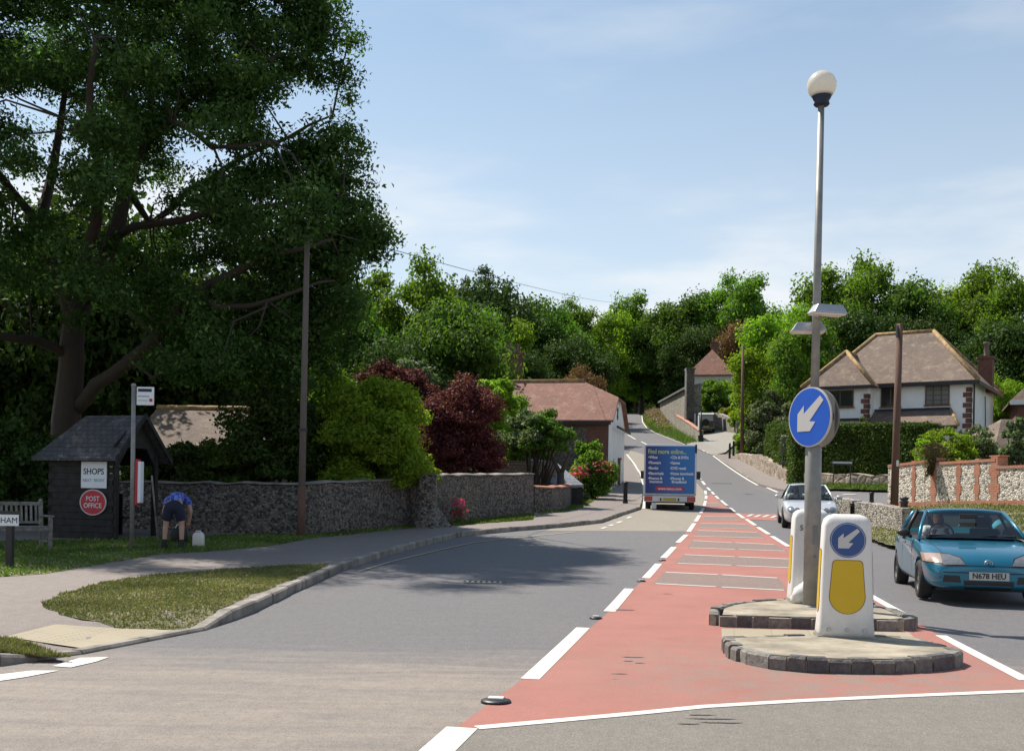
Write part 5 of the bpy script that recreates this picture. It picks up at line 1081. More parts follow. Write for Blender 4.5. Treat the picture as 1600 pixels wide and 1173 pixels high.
def make_tree(name, rx, rz, trunk, n, leaf, mat, seed, k=34, rc=.33, bark='bark', low=-.8, ry=None, aspect=.6, tr=.05, child='crown', fill=.35):
    """crown centred at height trunk + rz; the tree stands at its own origin"""
    rg = np.random.default_rng(seed); ry = ry or rx; o = empty(name); cz = trunk + rz * .92
    C, Rr = crown_clumps(rx, ry, rz, k, rg, rc, low); C[:, 2] += cz
    C = np.vstack([C, [[0, 0, cz]]]); Rr = np.append(Rr, min(rx, rz) * .72)
    P, N = blobpts(C, Rr, int(n * 1.5), rg, .5); leaves(child, P, N, leaf * .82, L[mat], o, seed, aspect)
    m = MB(); H = trunk + rz * 1.3; tw = tr * H; lean = rg.normal(0, .03, 2) * H
    top = Vector((lean[0], lean[1], H)); mid = Vector((lean[0] * .3, lean[1] * .3, max(trunk, .3)))
    m.tube([(0, 0, -.5), (0, 0, .2), mid, mid.lerp(top, .5), top], [tw * 1.4, tw, tw * .75, tw * .4, tw * .12], 8)
    for i in rg.choice(len(C) - 1, min(11, len(C) - 1), replace=False):
        c = Vector(C[i]); a = mid.lerp(top, float(np.clip((c.z - mid.z) / (top.z - mid.z) - .35, 0, .8))); q = a.lerp(c, .55); q.z += .08 * (c - a).length; m.tube([a, q, c], [tw * .32, tw * .2, tw * .07], 5)
    m.build('trunk', MAT[bark], o, True); return o
def setat(o, x, y, z, s=(1, 1, 1), rz=0.0): o.location = (x, y, z); o.scale = s; o.rotation_euler = (0, 0, rz); return o
def T_hill(X, D): return gz(X, D) + GB - float(sst((D - 175) / 60)) * 2

# big ash tree over the shelter: limbs set out by hand, twigs and leaf clumps on their ends
def big_tree():
    rg = np.random.default_rng(11); D0 = 31.0; g = Vector((XY(112, D0), D0, 0)); g.z = gz(g.x, g.y) + GB
    o = tag(empty('ash_tree', g), 'huge dark leaved tree with spreading limbs overhanging the timber shelter', 'tree')
    def q(x, y, dd=0.): return W(x, y, D0 + dd) - g
    limbs = [  # (points, radii)
        ([q(104, 900), q(104, 700), q(108, 610), q(112, 540), q(128, 470)], [.55, .44, .38, .34, .3]),
        ([q(118, 640), q(150, 600, -.5), q(205, 562, -1), q(250, 520, -1.5), q(300, 462, -2), (q(370, 425, -2.5)), q(440, 395, -3), q(520, 372, -3)], [.2, .2, .19, .18, .15, .11, .08, .04]),
        ([q(128, 470), q(165, 400, .3), q(195, 300, .5), q(202, 220, 1), q(196, 140, 1.5), q(190, 20, 2), q(180, -120, 2)], [.28, .24, .2, .16, .12, .09, .05]),
        ([q(118, 520), q(85, 430, .5), q(62, 360, 1), q(75, 300, 1.5), q(95, 190, 2), q(110, 60, 2)], [.26, .22, .18, .15, .1, .06]),
        ([q(70, 370, 1), q(20, 300, 1), q(-60, 200, 0), q(-120, 60, 0)], [.15, .12, .09, .05]),
        ([q(200, 235, 1), q(235, 190, 0), q(290, 160, -1.5), q(350, 120, -2.5), q(430, 90, -3)], [.16, .13, .1, .07, .04]),
        ([q(197, 290, .5), q(235, 350, 1.5), q(290, 300, 2.5), q(370, 250, 3), (q(450, 215, 3.5)), q(520, 180, 3.5)], [.12, .11, .1, .08, .06, .03]),
        ([q(192, 310, .5), q(225, 225, -2), q(270, 190, -4), q(330, 230, -5), q(420, 220, -6)], [.12, .1, .08, .06, .03]),
        ([q(300, 462, -2), q(340, 480, -3), q(420, 470, -4), q(500, 440, -4)], [.1, .08, .06, .03]),
        ([q(180, 370, .4), q(240, 350, -1), q(330, 330, -2), q(430, 320, -2.5), q(540, 300, -2.5)], [.13, .11, .09, .06, .03]),
        ([q(112, 560), q(50, 530, -1), q(-20, 520, -3), q(-120, 480, -4)], [.15, .13, .1, .06]),
        ([q(205, 562, -1), q(240, 590, -2), q(280, 570, -3), q(340, 560, -3)], [.06, .05, .035, .02]),
        ([q(130, 460), q(150, 350, -3), q(140, 200, -5), q(150, 60, -6)], [.2, .15, .1, .06]),
    ]
    for i, (p, r) in enumerate(limbs):
        pp = [p[0]]; rr = [r[0]]
        for k in range(1, len(p)):
            md = p[k - 1].lerp(p[k], .5) + Vector(rg.normal(0, .12, 3)) * min(1, (p[k] - p[k - 1]).length * .4); pp += [md, p[k]]; rr += [(r[k - 1] + r[k]) / 2, r[k]]
        MB().tube(pp, rr, 12).build('trunk' if i == 0 else 'limb', MAT['bark_red'], o, True)
    # right hand silhouette read off the photograph as a height profile of the real crown
    ys = [-300, -150, -40, 0, 60, 120, 165, 190, 230, 280, 330, 370, 400, 440, 470, 520, 560]; xr = [330, 440, 520, 530, 545, 556, 545, 556, 572, 585, 604, 612, 585, 560, 548, 520, 470]
    holes = [(450, 185, 26, 20), (300, 430, 40, 16), (330, 245, 16, 12), (235, 320, 14, 12), (575, 430, 20, 16), (400, 430, 24, 12), (40, 330, 16, 14), (520, 150, 10, 16), (215, 410, 20, 18), (110, 150, 14, 14)]
    C = []; Rr = []; want = 700; tries = 0
    while len(C) < want and tries < 20000:
        tries += 1; y = rg.uniform(-300, 585); xm = np.interp(y, ys, xr); x = rg.uniform(-420, xm)
        if y > 500 and not (250 < x < 520): continue
        if y > 455 and x < 230 and rg.random() < .55: continue
        r = rg.uniform(.55, 1.15)
        dmax = (6.5 if x < 330 else 6.5 - 4.2 * min(1, (x - 330) / 120)) * math.sqrt(max(.05, 1 - ((x - 80) / 560) ** 2)); dd = rg.uniform(-dmax, dmax)
        if x + r * 46 > xm + 14: x = xm - r * 46 + 8
        if any(((x - a) / (c + r * 30)) ** 2 + ((y - b) / (d + r * 26)) ** 2 < 1 for a, b, c, d in holes): continue
        if y > 440: r *= .8
        p = q(x, y, dd * .9 - 1); C.append(p); Rr.append(r)
    for (x, y, r) in ((600, 365, .65), (588, 395, .6), (570, 335, .8), (560, 230, .6), (548, 60, .7), (535, 115, .8), (300, 560, .7), (350, 565, .8), (400, 560, .8), (450, 540, .9), (330, 520, .8), (500, 500, .8), (545, 150, .55), (420, 585, .6), (530, 450, .7), (478, 300, .8), (485, 340, .8), (470, 360, .6), (500, 320, .7), (455, 330, .7)): C.append(q(x, y, -6.6 if 450 < x < 505 and y < 370 else rg.uniform(-3, 1))); Rr.append(r)
    for _ in range(120):
        x = rg.uniform(235, 555); y = rg.uniform(395, 600 - max(0, x - 470) * .7 - max(0, 300 - x) * .6)
        if any(((x - a) / (c + 14)) ** 2 + ((y - b) / (d + 10)) ** 2 < 1 for a, b, c, d in holes): continue
        C.append(q(x, y, rg.uniform(-3, 1))); Rr.append(rg.uniform(.5, .85))
    for _ in range(130):
        y = rg.uniform(-220, 420); xm = np.interp(y, ys, xr) - 40; x = rg.uniform(max(300, xm - 260), xm)
        if any(((x - a) / (c + 26)) ** 2 + ((y - b) / (d + 22)) ** 2 < 1 for a, b, c, d in holes): continue
        C.append(q(x, y, rg.uniform(-2.5, 1))); Rr.append(rg.uniform(.55, .85))
    for _ in range(90): C.append(q(rg.uniform(-500, 330), rg.uniform(-420, 200), rg.uniform(1, 7))); Rr.append(rg.uniform(.8, 1.3))  # further crown clumps, added towards the sun to shade the shelter
    C = np.array([tuple(c) for c in C]); Rr = np.array(Rr)
    P, N = blobpts(C, Rr, 520000, rg, .5, .7); P[:, 2] -= .12 * np.abs(rg.normal(0, 1, len(P)))
    leaves('crown', P, N, .135, L['ash'], o, 5, .46)
    # twigs from the limbs to the clumps
    nodes = [v for p, r in limbs[1:] for v in p[1:]]; A = np.array([tuple(v) for v in nodes]); m = MB()
    used = {}
    for c in C[:: 2]:
        d = np.linalg.norm(A - c, axis=1); ia = int(d.argmin()); used[ia] = used.get(ia, 0) + 1; a = Vector(A[ia]); c = Vector(c)
        if (c - a).length > 4 or used[ia] > 4: continue
        a = a + Vector(rg.normal(0, .05, 3))
        md = a.lerp(c, .5) + Vector((0, 0, .25)) + Vector(rg.normal(0, .25, 3)); m.tube([a, md, c], [.035, .024, .01], 4, caps=False)
    m.build('twigs', MAT['bark_red'], o, True); return o
big_tree()

# prototypes of the woodland trees, copied with their trunks
protos = {}
def proto(key, *a, **k): protos[key] = [make_tree(*a, **k), None, False]; protos[key][1] = tree_of(protos[key][0])
proto('w1', 'tree', 4.6, 5.9, 1.6, 24000, .42, 'mid', 21, k=42, rc=.30)
proto('w2', 'tree', 5.2, 5.4, 1.2, 24000, .42, 'mid2', 22, k=46, rc=.28)
proto('w3', 'tree', 4.2, 6.5, 1.2, 22000, .40, 'fresh', 23, k=40, rc=.29)
proto('w4', 'tree', 4.8, 6.0, .8, 22000, .42, 'dark', 24, k=38, rc=.32)
proto('w5', 'tree', 4.6, 6.1, 1.2, 26000, .34, 'mid', 25, k=50, rc=.26)
proto('br', 'tree', 3.2, 3.4, 1.6, 9000, .32, 'bronze', 26, k=26)
def conifer(seed, h, r, n, mat='yew'):
    rg = np.random.default_rng(seed); o = empty('conifer'); C = []; Rr = []
    for z in np.arange(h * .12, h * .98, h * .055):
        rad = r * (1 - z / h) ** .8; k = max(3, int(7 * rad / r) + 2)
        for i in range(k): a = 6.283 * (i + rg.random() * .6) / k; q = rad * rg.uniform(.5, .95); C.append((q * math.cos(a), q * math.sin(a), z - q * .12)); Rr.append(.2 * r + rad * .3)
    P, N = blobpts(np.array(C), np.array(Rr), n, rg, .4, .55); leaves('crown', P, N, .34, L[mat], o, seed, .35)
    MB().tube([(0, 0, -.5), (0, 0, h * .5), (0, 0, h * .97)], [.3, .18, .03], 8).build('trunk', MAT['bark_red'], o, True); return o
protos['c'] = [conifer(31, 14, 4.6, 24000), None, False]; protos['c'][1] = tree_of(protos['c'][0])
HT = {'w1': 12.9, 'w2': 11.8, 'w3': 13.6, 'w4': 12.0, 'w5': 12.6, 'br': 7.6, 'c': 14.0}; WD = {'w1': 5.6, 'w2': 6.2, 'w3': 5.1, 'w4': 5.8, 'w5': 5.5, 'br': 3.9, 'c': 4.8}
names = {'c': 'conifer'}
rr_ = random.Random(77)
def wood(key, x, ytop, D, halfw, label, group='woodland trees up the hill', base=None):
    """a tree whose top shows at photo pixel x, ytop when it stands at distance D; halfw = crown half width in photo pixels"""
    X = XY(x, D); z0 = T_hill(X, D); H = W(x, ytop, D).z - z0; sz = H / HT[key]; sx = halfw * D / FPX / WD[key]; sx = max(sx, .8 * sz) if key != 'c' else sx
    p = protos[key]
    if not p[2]: o = p[0]; p[2] = True
    else: o = copy_tree(p[0], p[1])
    setat(o, X, D, z0, (sx, sx * rr_.uniform(.85, 1.1), sz), rr_.uniform(0, 6.28)); tag(o, label, 'tree', group); return o
WL = [
 ('c', 752, 410, 118, 50, 'tall dark conifer breaking the skyline left of centre'), ('c', 722, 428, 121, 34, 'slimmer dark conifer just left of the tall skyline one'), ('c', 786, 440, 124, 34, 'lower dark conifer right of the tall skyline one'),
 ('w4', 752, 424, 114, 52, 'broad dark tree mass around the skyline conifer'),
 ('c', 974, 459, 185, 12, 'tiny pointed conifer on the skyline above the bend'),
 ('w1', 600, 436, 74, 62, 'green tree beside the right edge of the big dark crown'), ('w5', 658, 424, 72, 56, 'tall leafy green tree above the purple tree'), ('w2', 700, 470, 66, 50, 'deep green round tree above the purple foliage'), ('w4', 640, 520, 64, 60, 'very dark tree in the shade behind the purple foliage'),
 ('w3', 790, 474, 112, 58, 'bright green tree below the skyline conifers'), ('w2', 838, 466, 128, 52, 'rounded tree right of the skyline conifers'), ('w5', 745, 500, 84, 52, 'deep green tree left of the brick chimney stack'),
 ('w4', 800, 540, 88, 58, 'dark tree behind the brick chimney stack'), ('w1', 880, 500, 130, 56, 'broad green tree directly above the barn ridge'), ('w4', 905, 520, 118, 62, 'shaded tree behind the right end of the barn roof'),
 ('w3', 945, 478, 160, 50, 'yellowish green tree on the skyline above the barn'), ('w5', 900, 478, 158, 48, 'mid green skyline tree above the barn'), ('w1', 1000, 466, 165, 50, 'pale green skyline tree above the far bend'), ('w2', 1045, 472, 158, 46, 'rounded skyline tree right of the tiny conifer'),
 ('w3', 990, 510, 172, 46, 'light green tree over the dark tunnel of the road'), ('w4', 960, 540, 176, 52, 'dark tree at the left of the shaded road tunnel'), ('w4', 1008, 560, 186, 44, 'darkest tree closing the shaded road tunnel'), ('w4', 1045, 540, 160, 50, 'dark tree at the right of the shaded road tunnel'),
 ('w2', 1085, 458, 160, 52, 'skyline tree above the pointed red roof'), ('w5', 1130, 444, 158, 54, 'tall skyline tree right of the pointed red roof'), ('w1', 1180, 440, 154, 54, 'highest skyline tree left of the lamp column'), ('w4', 1065, 520, 152, 46, 'shaded tree left behind the pointed red roof'), ('w4', 1110, 505, 150, 52, 'shaded tree directly behind the pointed red roof'),
 ('br', 1158, 510, 140, 26, 'rusty leaved tree beside the pointed red roof'), ('br', 905, 578, 95, 36, 'reddish brown shrubby tree behind the barn ridge'),
 ('w3', 1215, 462, 88, 62, 'bright green tree left of the lamp column below the skyline'), ('w3', 1190, 520, 84, 50, 'bright leafy tree behind the thin distant pole'), ('w5', 1255, 500, 80, 40, 'green tree immediately left of the house wing'),
 ('w1', 1300, 428, 96, 66, 'big tree behind the lamp column above the house wing'), ('w5', 1352, 414, 94, 62, 'tallest tree behind the white house'), ('w2', 1412, 438, 92, 60, 'round dark tree behind the white house ridge'), ('w4', 1330, 480, 90, 60, 'shaded tree low behind the white house wing'), ('w4', 1440, 490, 88, 60, 'shaded tree low behind the white house ridge'),
 ('w3', 1475, 436, 98, 54, 'fresh green tree right behind the white house'), ('w1', 1520, 428, 94, 56, 'tall green tree above the house chimney'), ('w5', 1580, 432, 88, 58, 'tree at the right edge above the house'), ('w4', 1565, 500, 80, 60, 'dark tree at the right edge beside the house chimney'), ('w4', 1640, 470, 78, 60, 'dark tree cut off by the right edge'), ('w4', 1490, 520, 86, 50, 'small dark tree right behind the house roof'), ('w3', 1560, 575, 74, 24, 'low bright tree between the house and right edge'),
 ('w2', 540, 470, 70, 60, 'tree behind the dangling right part of the big crown'), ('w4', 480, 520, 66, 70, 'dark tree behind the leaning grey pole'), ('w2', 410, 520, 60, 70, 'shaded tree behind the cottage roof, middle of three'), ('w4', 330, 540, 62, 70, 'shaded tree behind the cottage roof, left of three'),
 ('w4', 230, 520, 64, 80, 'dark tree behind the big trunk'), ('w4', 160, 300, 47, 120, 'tree added behind the ash crown to shade the cottage roof, left of two'), ('w4', 350, 380, 48, 100, 'tree added behind the ash crown to shade the cottage roof, right of two'),  # last two trees are added to shade the cottage roof
 ('w4', 20, 440, 50, 110, 'near black tree mass at the far left edge'), ('w2', 110, 500, 62, 90, 'dark tree left behind the big trunk'), ('w4', -90, 380, 46, 120, 'dark tree beyond the left edge'),
]
for w in WL: wood(*w)
# scrub closing the hillside under the woodland
def shrub(name, x, yb, ytop, D, halfw, mat, n, leaf, seed, label, cat='shrub', k=22, rc=.36, aspect=.6, group=None, depth=None, zbase=None, low=-.5, fill=.35, tr=.03):
    X = XY(x, D); z0 = T_hill(X, D) if zbase is None else zbase; H = W(x, ytop, D).z - z0; rx = halfw / FPX * D
    if yb is not None: zlow = W(x, yb, D).z - z0
    else: zlow = 0.
    rz = (H - zlow) / 2 * .93; rg = np.random.default_rng(seed); o = empty(name, (X, D, z0)); ry = depth or rx
    C, Rr = crown_clumps(rx * .9, ry * .9, rz * 1.0, int(k * 1.3), rg, rc * .85, low, True); C[:, 2] += zlow + rz; C = np.vstack([C, [[0, 0, zlow + rz]]]); Rr = np.append(Rr, min(rx, rz) * .72)
    P, N = blobpts(C, Rr, int(n * 1.25), rg, fill); P[:, 2] = np.maximum(P[:, 2], .05); leaves('foliage', P, N, leaf, L[mat], o, seed, aspect)
    m = MB(); 
    for i in range(min(7, k)): c = Vector(C[i]); m.tube([(0, 0, -.3), Vector((c.x * .25, c.y * .25, max(.3, c.z * .4))), c], [tr * H * .8, tr * H * .5, .012], 5)
    m.build('stems', MAT['bark_red'], o, True); return tag(o, label, cat, group)
shrub('bush', 590, 790, 575, 29.5, 96, 'fresh', 44000, .10, 41, 'big yellow green bush spilling over the flint wall', k=60, rc=.24, depth=2.0, low=-.9)
shrub('bush', 520, 790, 560, 32, 80, 'mid', 18000, .13, 42, 'dark green bush behind the leaning grey pole', k=46, rc=.28, depth=2.2, low=-.9)
shrub('bush', 440, 790, 600, 30, 100, 'dark', 22000, .12, 43, 'dark shaded bush between the cottage roof and the pole', k=44, rc=.28, depth=2.0, low=-.9)
shrub('bush', 345, 790, 680, 29.5, 78, 'mid2', 16000, .11, 44, 'low shaded bush above the wall behind the person', k=34, rc=.3, depth=1.4, low=-.9)
shrub('bush', 285, 770, 670, 28.5, 40, 'dark', 8000, .11, 144, 'shaded bush between the shelter and the wall', k=20, rc=.34, depth=1., low=-.9)
shrub('purple_tree', 712, 775, 572, 39, 80, 'purple', 44000, .10, 45, 'dark purple leaved tree behind the taller flint wall', 'tree', k=60, rc=.25, low=-.9)
shrub('purple_tree', 618, 690, 560, 42, 84, 'purple', 30000, .11, 46, 'purple foliage showing above the yellow green bush', 'tree', k=50, rc=.26, low=-.9)
shrub('small_tree', 640, 640, 548, 46, 36, 'grey', 7000, .16, 47, 'pale grey green sapling poking above the purple foliage', 'tree', k=22)
shrub('small_tree', 770, None, 552, 47, 44, 'fresh', 15000, .16, 48, 'light green tree between the purple tree and the barn roof', 'tree', k=40, rc=.27, low=-.9)
shrub('bush', 803, None, 598, 50, 62, 'mid', 20000, .14, 148, 'green bush in front of the left end of the barn roof', k=34, rc=.28, low=-.9)
shrub('small_tree', 828, 722, 636, 43.5, 60, 'grey', 9000, .13, 49, 'rounded grey green small tree before the barn', 'tree', k=34, rc=.3)
shrub('small_tree', 846, 722, 645, 43, 48, 'mid2', 11000, .13, 149, 'deep green lower half of the small round tree before the barn', 'tree', k=30, rc=.3)
shrub('climber', 915, None, 678, 54.5, 26, 'mid', 5000, .15, 50, 'climbing plant on the barn wall beside the porch', k=16)
D = 42; b = Vector((XY(876, D), D, gz(XY(876, D), D) + GB)); m = MB(); t1, t2, t3 = W(876, 738, D), W(862, 712, D + .3), W(893, 700, D)
m.tube([b - Vector((0, 0, .3)), t1], [.17, .14], 10); m.tube([t1 - Vector((0, 0, .1)), t2], [.12, .05], 8); m.tube([t1 - Vector((0, 0, .1)), t3], [.11, .04], 8); tag(m.build('pollard_trunk', MAT['bark'], smooth=True), 'forked grey trunk standing behind the curved low wall', 'tree trunk')
def flowers(parent_o, C, Rr, n, mat, size, seed): rg = np.random.default_rng(seed); P, N = blobpts(C, Rr, n, rg, .1); leaves('flowers', P, N, size, L[mat], parent_o, seed, .9)
o = shrub('rose_bush', 928, None, 703, 51, 36, 'mid', 8000, .13, 51, 'rose bush with pink and red blooms behind the curved low wall', k=24, depth=.9)
flowers(o, np.array([[-.6, -.3, 1.5], [.3, -.4, 1.7], [.8, -.2, 1.3], [-.9, -.3, 1.1]]), np.array([.5, .5, .35, .4]), 330, 'pink', .13, 52)
p = G(717, 818, .12); rg = np.random.default_rng(9); o = tag(empty('flowering_plant', p), 'tall pink flower spikes against the foot of the flint wall', 'plant')
P = np.stack([rg.normal(0, .12, 260), rg.normal(0, .08, 260), rg.uniform(.15, .75, 260)], 1); leaves('flowers', P, rg.normal(0, 1, (260, 3)), .07, L['pink'], o, 3, .8); P = np.stack([rg.normal(0, .16, 300), rg.normal(0, .1, 300), rg.uniform(0, .5, 300)], 1); leaves('foliage', P, rg.normal(0, 1, (300, 3)), .08, L['mid'], o, 4, .3)
o = shrub('bush', 667, 752, 726, 30.5, 24, 'gold', 1500, .1, 53, 'pale variegated shrub peeping over the wall pier', k=10, depth=.6)
# right hand side
shrub('shrub', 1200, None, 600, 79, 42, 'grey', 15000, .19, 54, 'tall grey green shrub left of the blue arrow disc', k=40, rc=.27, low=-.9, depth=2)
shrub('shrub', 1240, None, 612, 70, 36, 'grey', 9000, .19, 154, 'grey green shrub behind the blue arrow disc', k=26, rc=.3, low=-.9, depth=2)
shrub('shrub', 1170, None, 655, 84, 24, 'fresh', 8000, .18, 55, 'bright yellow green shrub left of the tall grey one', k=24, rc=.3, low=-.9)
shrub('shrub', 1160, None, 685, 82.5, 18, 'mid', 6000, .16, 56, 'loose green shrub above the left end of the rubble wall', k=18, low=-.9)
shrub('bush', 1116, 650, 590, 121, 40, 'mid', 12000, .26, 57, 'round green bush sloping down behind the off-roader', k=34, rc=.3, low=-.9)
shrub('bush', 1082, 645, 618, 126, 22, 'mid2', 6000, .26, 58, 'dark bush left behind the off-roader', k=18, low=-.9)
shrub('shrub', 1130, 655, 636, 113, 20, 'gold', 3500, .2, 59, 'golden yellow low shrub on the drive wall', k=14)
shrub('shrub', 1148, 664, 640, 106, 14, 'gold', 2500, .2, 60, 'orange flowered low shrub on the drive wall beside the thin pole', k=12)
shrub('bush', 1158, 668, 575, 104, 20, 'fresh', 8000, .24, 157, 'upright light green bush right of the pointed roof', k=26, low=-.9)
shrub('small_tree', 1478, None, 655, 43, 46, 'fresh', 9000, .12, 61, 'light leaved small tree behind the cream flint wall', 'tree', k=34, rc=.27)
shrub('shrub', 1515, None, 652, 44, 44, 'grey', 8000, .12, 62, 'pale grey leaved shrub below the house end wall', k=32, rc=.27)
shrub('shrub', 1448, None, 668, 42.5, 20, 'fresh', 3000, .12, 63, 'small light green sprays at the left of the garden shrubs', k=14)
shrub('shrub', 1590, None, 632, 41, 28, 'grey', 8000, .13, 64, 'cream flecked shrub at the right edge before the outbuilding', k=28, rc=.28)
shrub('shrub', 1340, None, 640, 59, 24, 'mid', 3500, .15, 65, 'loose garden shrubs under the house wing', k=14)
shrub('climber', 1349, None, 618, 60.3, 12, 'grey', 2600, .15, 66, 'climbing shrub against the house wing corner', k=12)
D = 38.2; c = W(1450, 706, D); rg = np.random.default_rng(66); n = 1500; t = rg.random(n); a = rg.normal(0, 1, n); P = np.stack([a * .25 * (1.2 - t) + .1 - .5 * t * .3, -.25 - .2 * np.sin(t * 3), .35 - t * 1.1 + np.abs(a) * -.1], 1)
o = tag(empty('trailing_plant', c), 'brownish feathery plant trailing over the cream flint wall', 'plant'); leaves('foliage', P, rg.normal(0, 1, (n, 3)), .14, leafmat('trailing_leaf', (.12, .11, .05), (.24, .2, .11), .3), o, 3, .25)
# clipped hedge: a box of leaves with flat faces
def hedge():
    o = tag(empty('hedge'), 'tall clipped dark hedge in front of the white house', 'hedge'); rg = np.random.default_rng(70)
    A, B_, Cc = Vector((XY(1240, 60), 60)), Vector((XY(1447, 54), 54)), Vector((XY(1195, 74), 74)); zt = lambda x, D: W(x, 664, D).z
    n = 52000; P = []; Nn = []
    def face(p, q, z0, z1, k, nrm, th=1.3):
        t = rg.random(k); h = rg.random(k); j = rg.normal(0, .07, k) + .06 * np.sin(t * 23) + .05 * np.sin(h * 9 + t * 11); d = (q - p)
        X = p.x + d.x * t + nrm[0] * j; Y = p.y + d.y * t + nrm[1] * j; g = hz(X, Y) + .1; ztop = z0 + (z1 - z0) * t; Z = g + (ztop - g) * h
        P.append(np.stack([X, Y, Z], 1)); Nn.append(np.tile([nrm[0], nrm[1], .1], (k, 1)))
    def top(p, q, z0, z1, k, nrm, th):
        t = rg.random(k); w = rg.random(k) * th; d = (q - p); X = p.x + d.x * t - nrm[0] * w; Y = p.y + d.y * t - nrm[1] * w; Z = z0 + (z1 - z0) * t + rg.normal(0, .05, k)
        P.append(np.stack([X, Y, Z], 1)); Nn.append(np.tile([0, 0, 1.], (k, 1)))
    za, zb, zc = zt(1240, 60), zt(1447, 54), W(1196, 664, 74).z
    zb = W(1447, 662, 54).z
    nf = Vector((-(B_ - A).y, (B_ - A).x)).normalized(); nf = nf if nf.y < 0 else -nf; ns = Vector(((Cc - A).y, -(Cc - A).x)).normalized(); ns = ns if ns.x < 0 else -ns
    face(A, B_, za, zb, 30000, nf); face(A, Cc, za, zc, 16000, ns); top(A, B_, za, zb, 8000, nf, 1.6); top(A, Cc, za, zc, 6000, ns, 1.6)
    P = np.vstack(P); Nn = np.vstack(Nn); leaves('foliage', P, Nn, .13, L['hedge'], o, 71, .7, up=.1)
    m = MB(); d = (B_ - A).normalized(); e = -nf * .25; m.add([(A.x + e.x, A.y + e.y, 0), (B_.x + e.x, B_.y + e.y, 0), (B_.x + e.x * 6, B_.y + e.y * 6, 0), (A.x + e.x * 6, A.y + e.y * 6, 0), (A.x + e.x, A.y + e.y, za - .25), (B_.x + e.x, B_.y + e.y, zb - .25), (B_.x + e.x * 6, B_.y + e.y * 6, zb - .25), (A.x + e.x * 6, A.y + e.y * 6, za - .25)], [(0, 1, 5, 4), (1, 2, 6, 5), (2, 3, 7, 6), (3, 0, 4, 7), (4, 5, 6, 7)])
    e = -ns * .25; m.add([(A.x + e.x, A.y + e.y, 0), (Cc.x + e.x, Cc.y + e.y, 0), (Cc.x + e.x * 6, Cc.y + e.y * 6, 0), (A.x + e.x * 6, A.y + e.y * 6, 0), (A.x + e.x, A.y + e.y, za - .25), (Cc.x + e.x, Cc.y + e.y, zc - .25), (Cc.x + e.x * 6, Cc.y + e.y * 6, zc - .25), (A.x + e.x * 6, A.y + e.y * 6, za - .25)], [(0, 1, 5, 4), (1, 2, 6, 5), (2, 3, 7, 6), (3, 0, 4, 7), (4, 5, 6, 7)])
    m.build('dark_core', plain('dark_hedge_inside', (.012, .018, .008), .9), o)  # plain near-black boxes fill the hedge behind its leaves
hedge()
# flowering verge plants, ivy on the pier
P_ = gp([(1006, 655), (1012, 664), (1024, 672), (1040, 679), (1050, 678), (1040, 664), (1030, 650), (1022, 646)]); rg = np.random.default_rng(90); xs = [p.x for p in P_]; ys = [p.y for p in P_]; c = np.stack([rg.uniform(min(xs), max(xs), 9000), rg.uniform(min(ys), max(ys), 9000)], 1); PP = [(p.x, p.y) for p in P_]
c = c[inpoly_np(c[:, 0], c[:, 1], PP)]; n = len(c); z = hz(c[:, 0], c[:, 1]) + rg.random(n) ** .7 * 1.1
o = tag(leaves('wild_flowers', np.stack([c[:, 0], c[:, 1], z], 1)[: n // 2], rg.normal(0, 1, (n // 2, 3)), .22, L['heather'], None, 91, .6), 'mauve wild flowers on the verge inside the far bend', 'wild flowers', kind='stuff')
o = tag(leaves('wild_plants', np.stack([c[:, 0], c[:, 1], z * 1.0 - .15], 1)[n // 2:], rg.normal(0, 1, (n - n // 2, 3)), .3, L['mid'], None, 92, .4), 'green stems among the wild flowers inside the far bend', 'wild plants', kind='stuff')
p = G(664, 818, .12); rg = np.random.default_rng(93); n = 1500; P = np.stack([rg.normal(-.1, .16, n), rg.uniform(-.4, -.1, n), rg.uniform(.2, 1.5, n)], 1); o = tag(empty('ivy', p), 'ivy clinging to the flint pier', 'ivy'); leaves('foliage', P, np.tile([0, -1., .2], (n, 1)), .08, L['mid2'], o, 94, .8)

for i, (x, yt, D, hw, lb) in enumerate(((955, 585, 196, 60, 'left dark thicket added for the shade under the trees where the road vanishes'), (1002, 590, 203, 50, 'middle dark thicket added for the shade where the road vanishes'), (1050, 580, 178, 50, 'right dark thicket added for the shade beside the end of the long shed'), (890, 575, 140, 70, 'dark thicket behind the barn roof'), (1130, 560, 150, 60, 'dark thicket behind the pointed red roof'), (700, 560, 90, 90, 'dark thicket behind the purple foliage'), (1420, 560, 78, 90, 'dark thicket behind the white house'))): shrub('thicket', x, None, yt, D, hw, 'dark', 9000, .4, 200 + i, lb, 'thicket', k=26, rc=.36, low=-.9)  # first three thickets are added; their dark leaves stand in for shade

shrub('bush', 20, None, 640, 27, 75, 'dark', 14000, .12, 301, 'near black bush left of the shelter behind the bench', k=36, rc=.3, depth=1.6, low=-.9)
shrub('bush', -70, None, 600, 26.5, 90, 'dark', 12000, .13, 302, 'near black bush at the extreme left edge', k=36, rc=.3, depth=1.8, low=-.9)
shrub('bush', 95, None, 655, 29, 55, 'dark', 10000, .12, 303, 'dark bush between the shelter back and the big trunk', k=30, rc=.3, depth=1.4, low=-.9)
shrub('bush', 235, None, 690, 28.5, 60, 'mid2', 10000, .11, 304, 'leafy bush seen through and beside the open shelter end', k=30, rc=.3, depth=1.2, low=-.9)

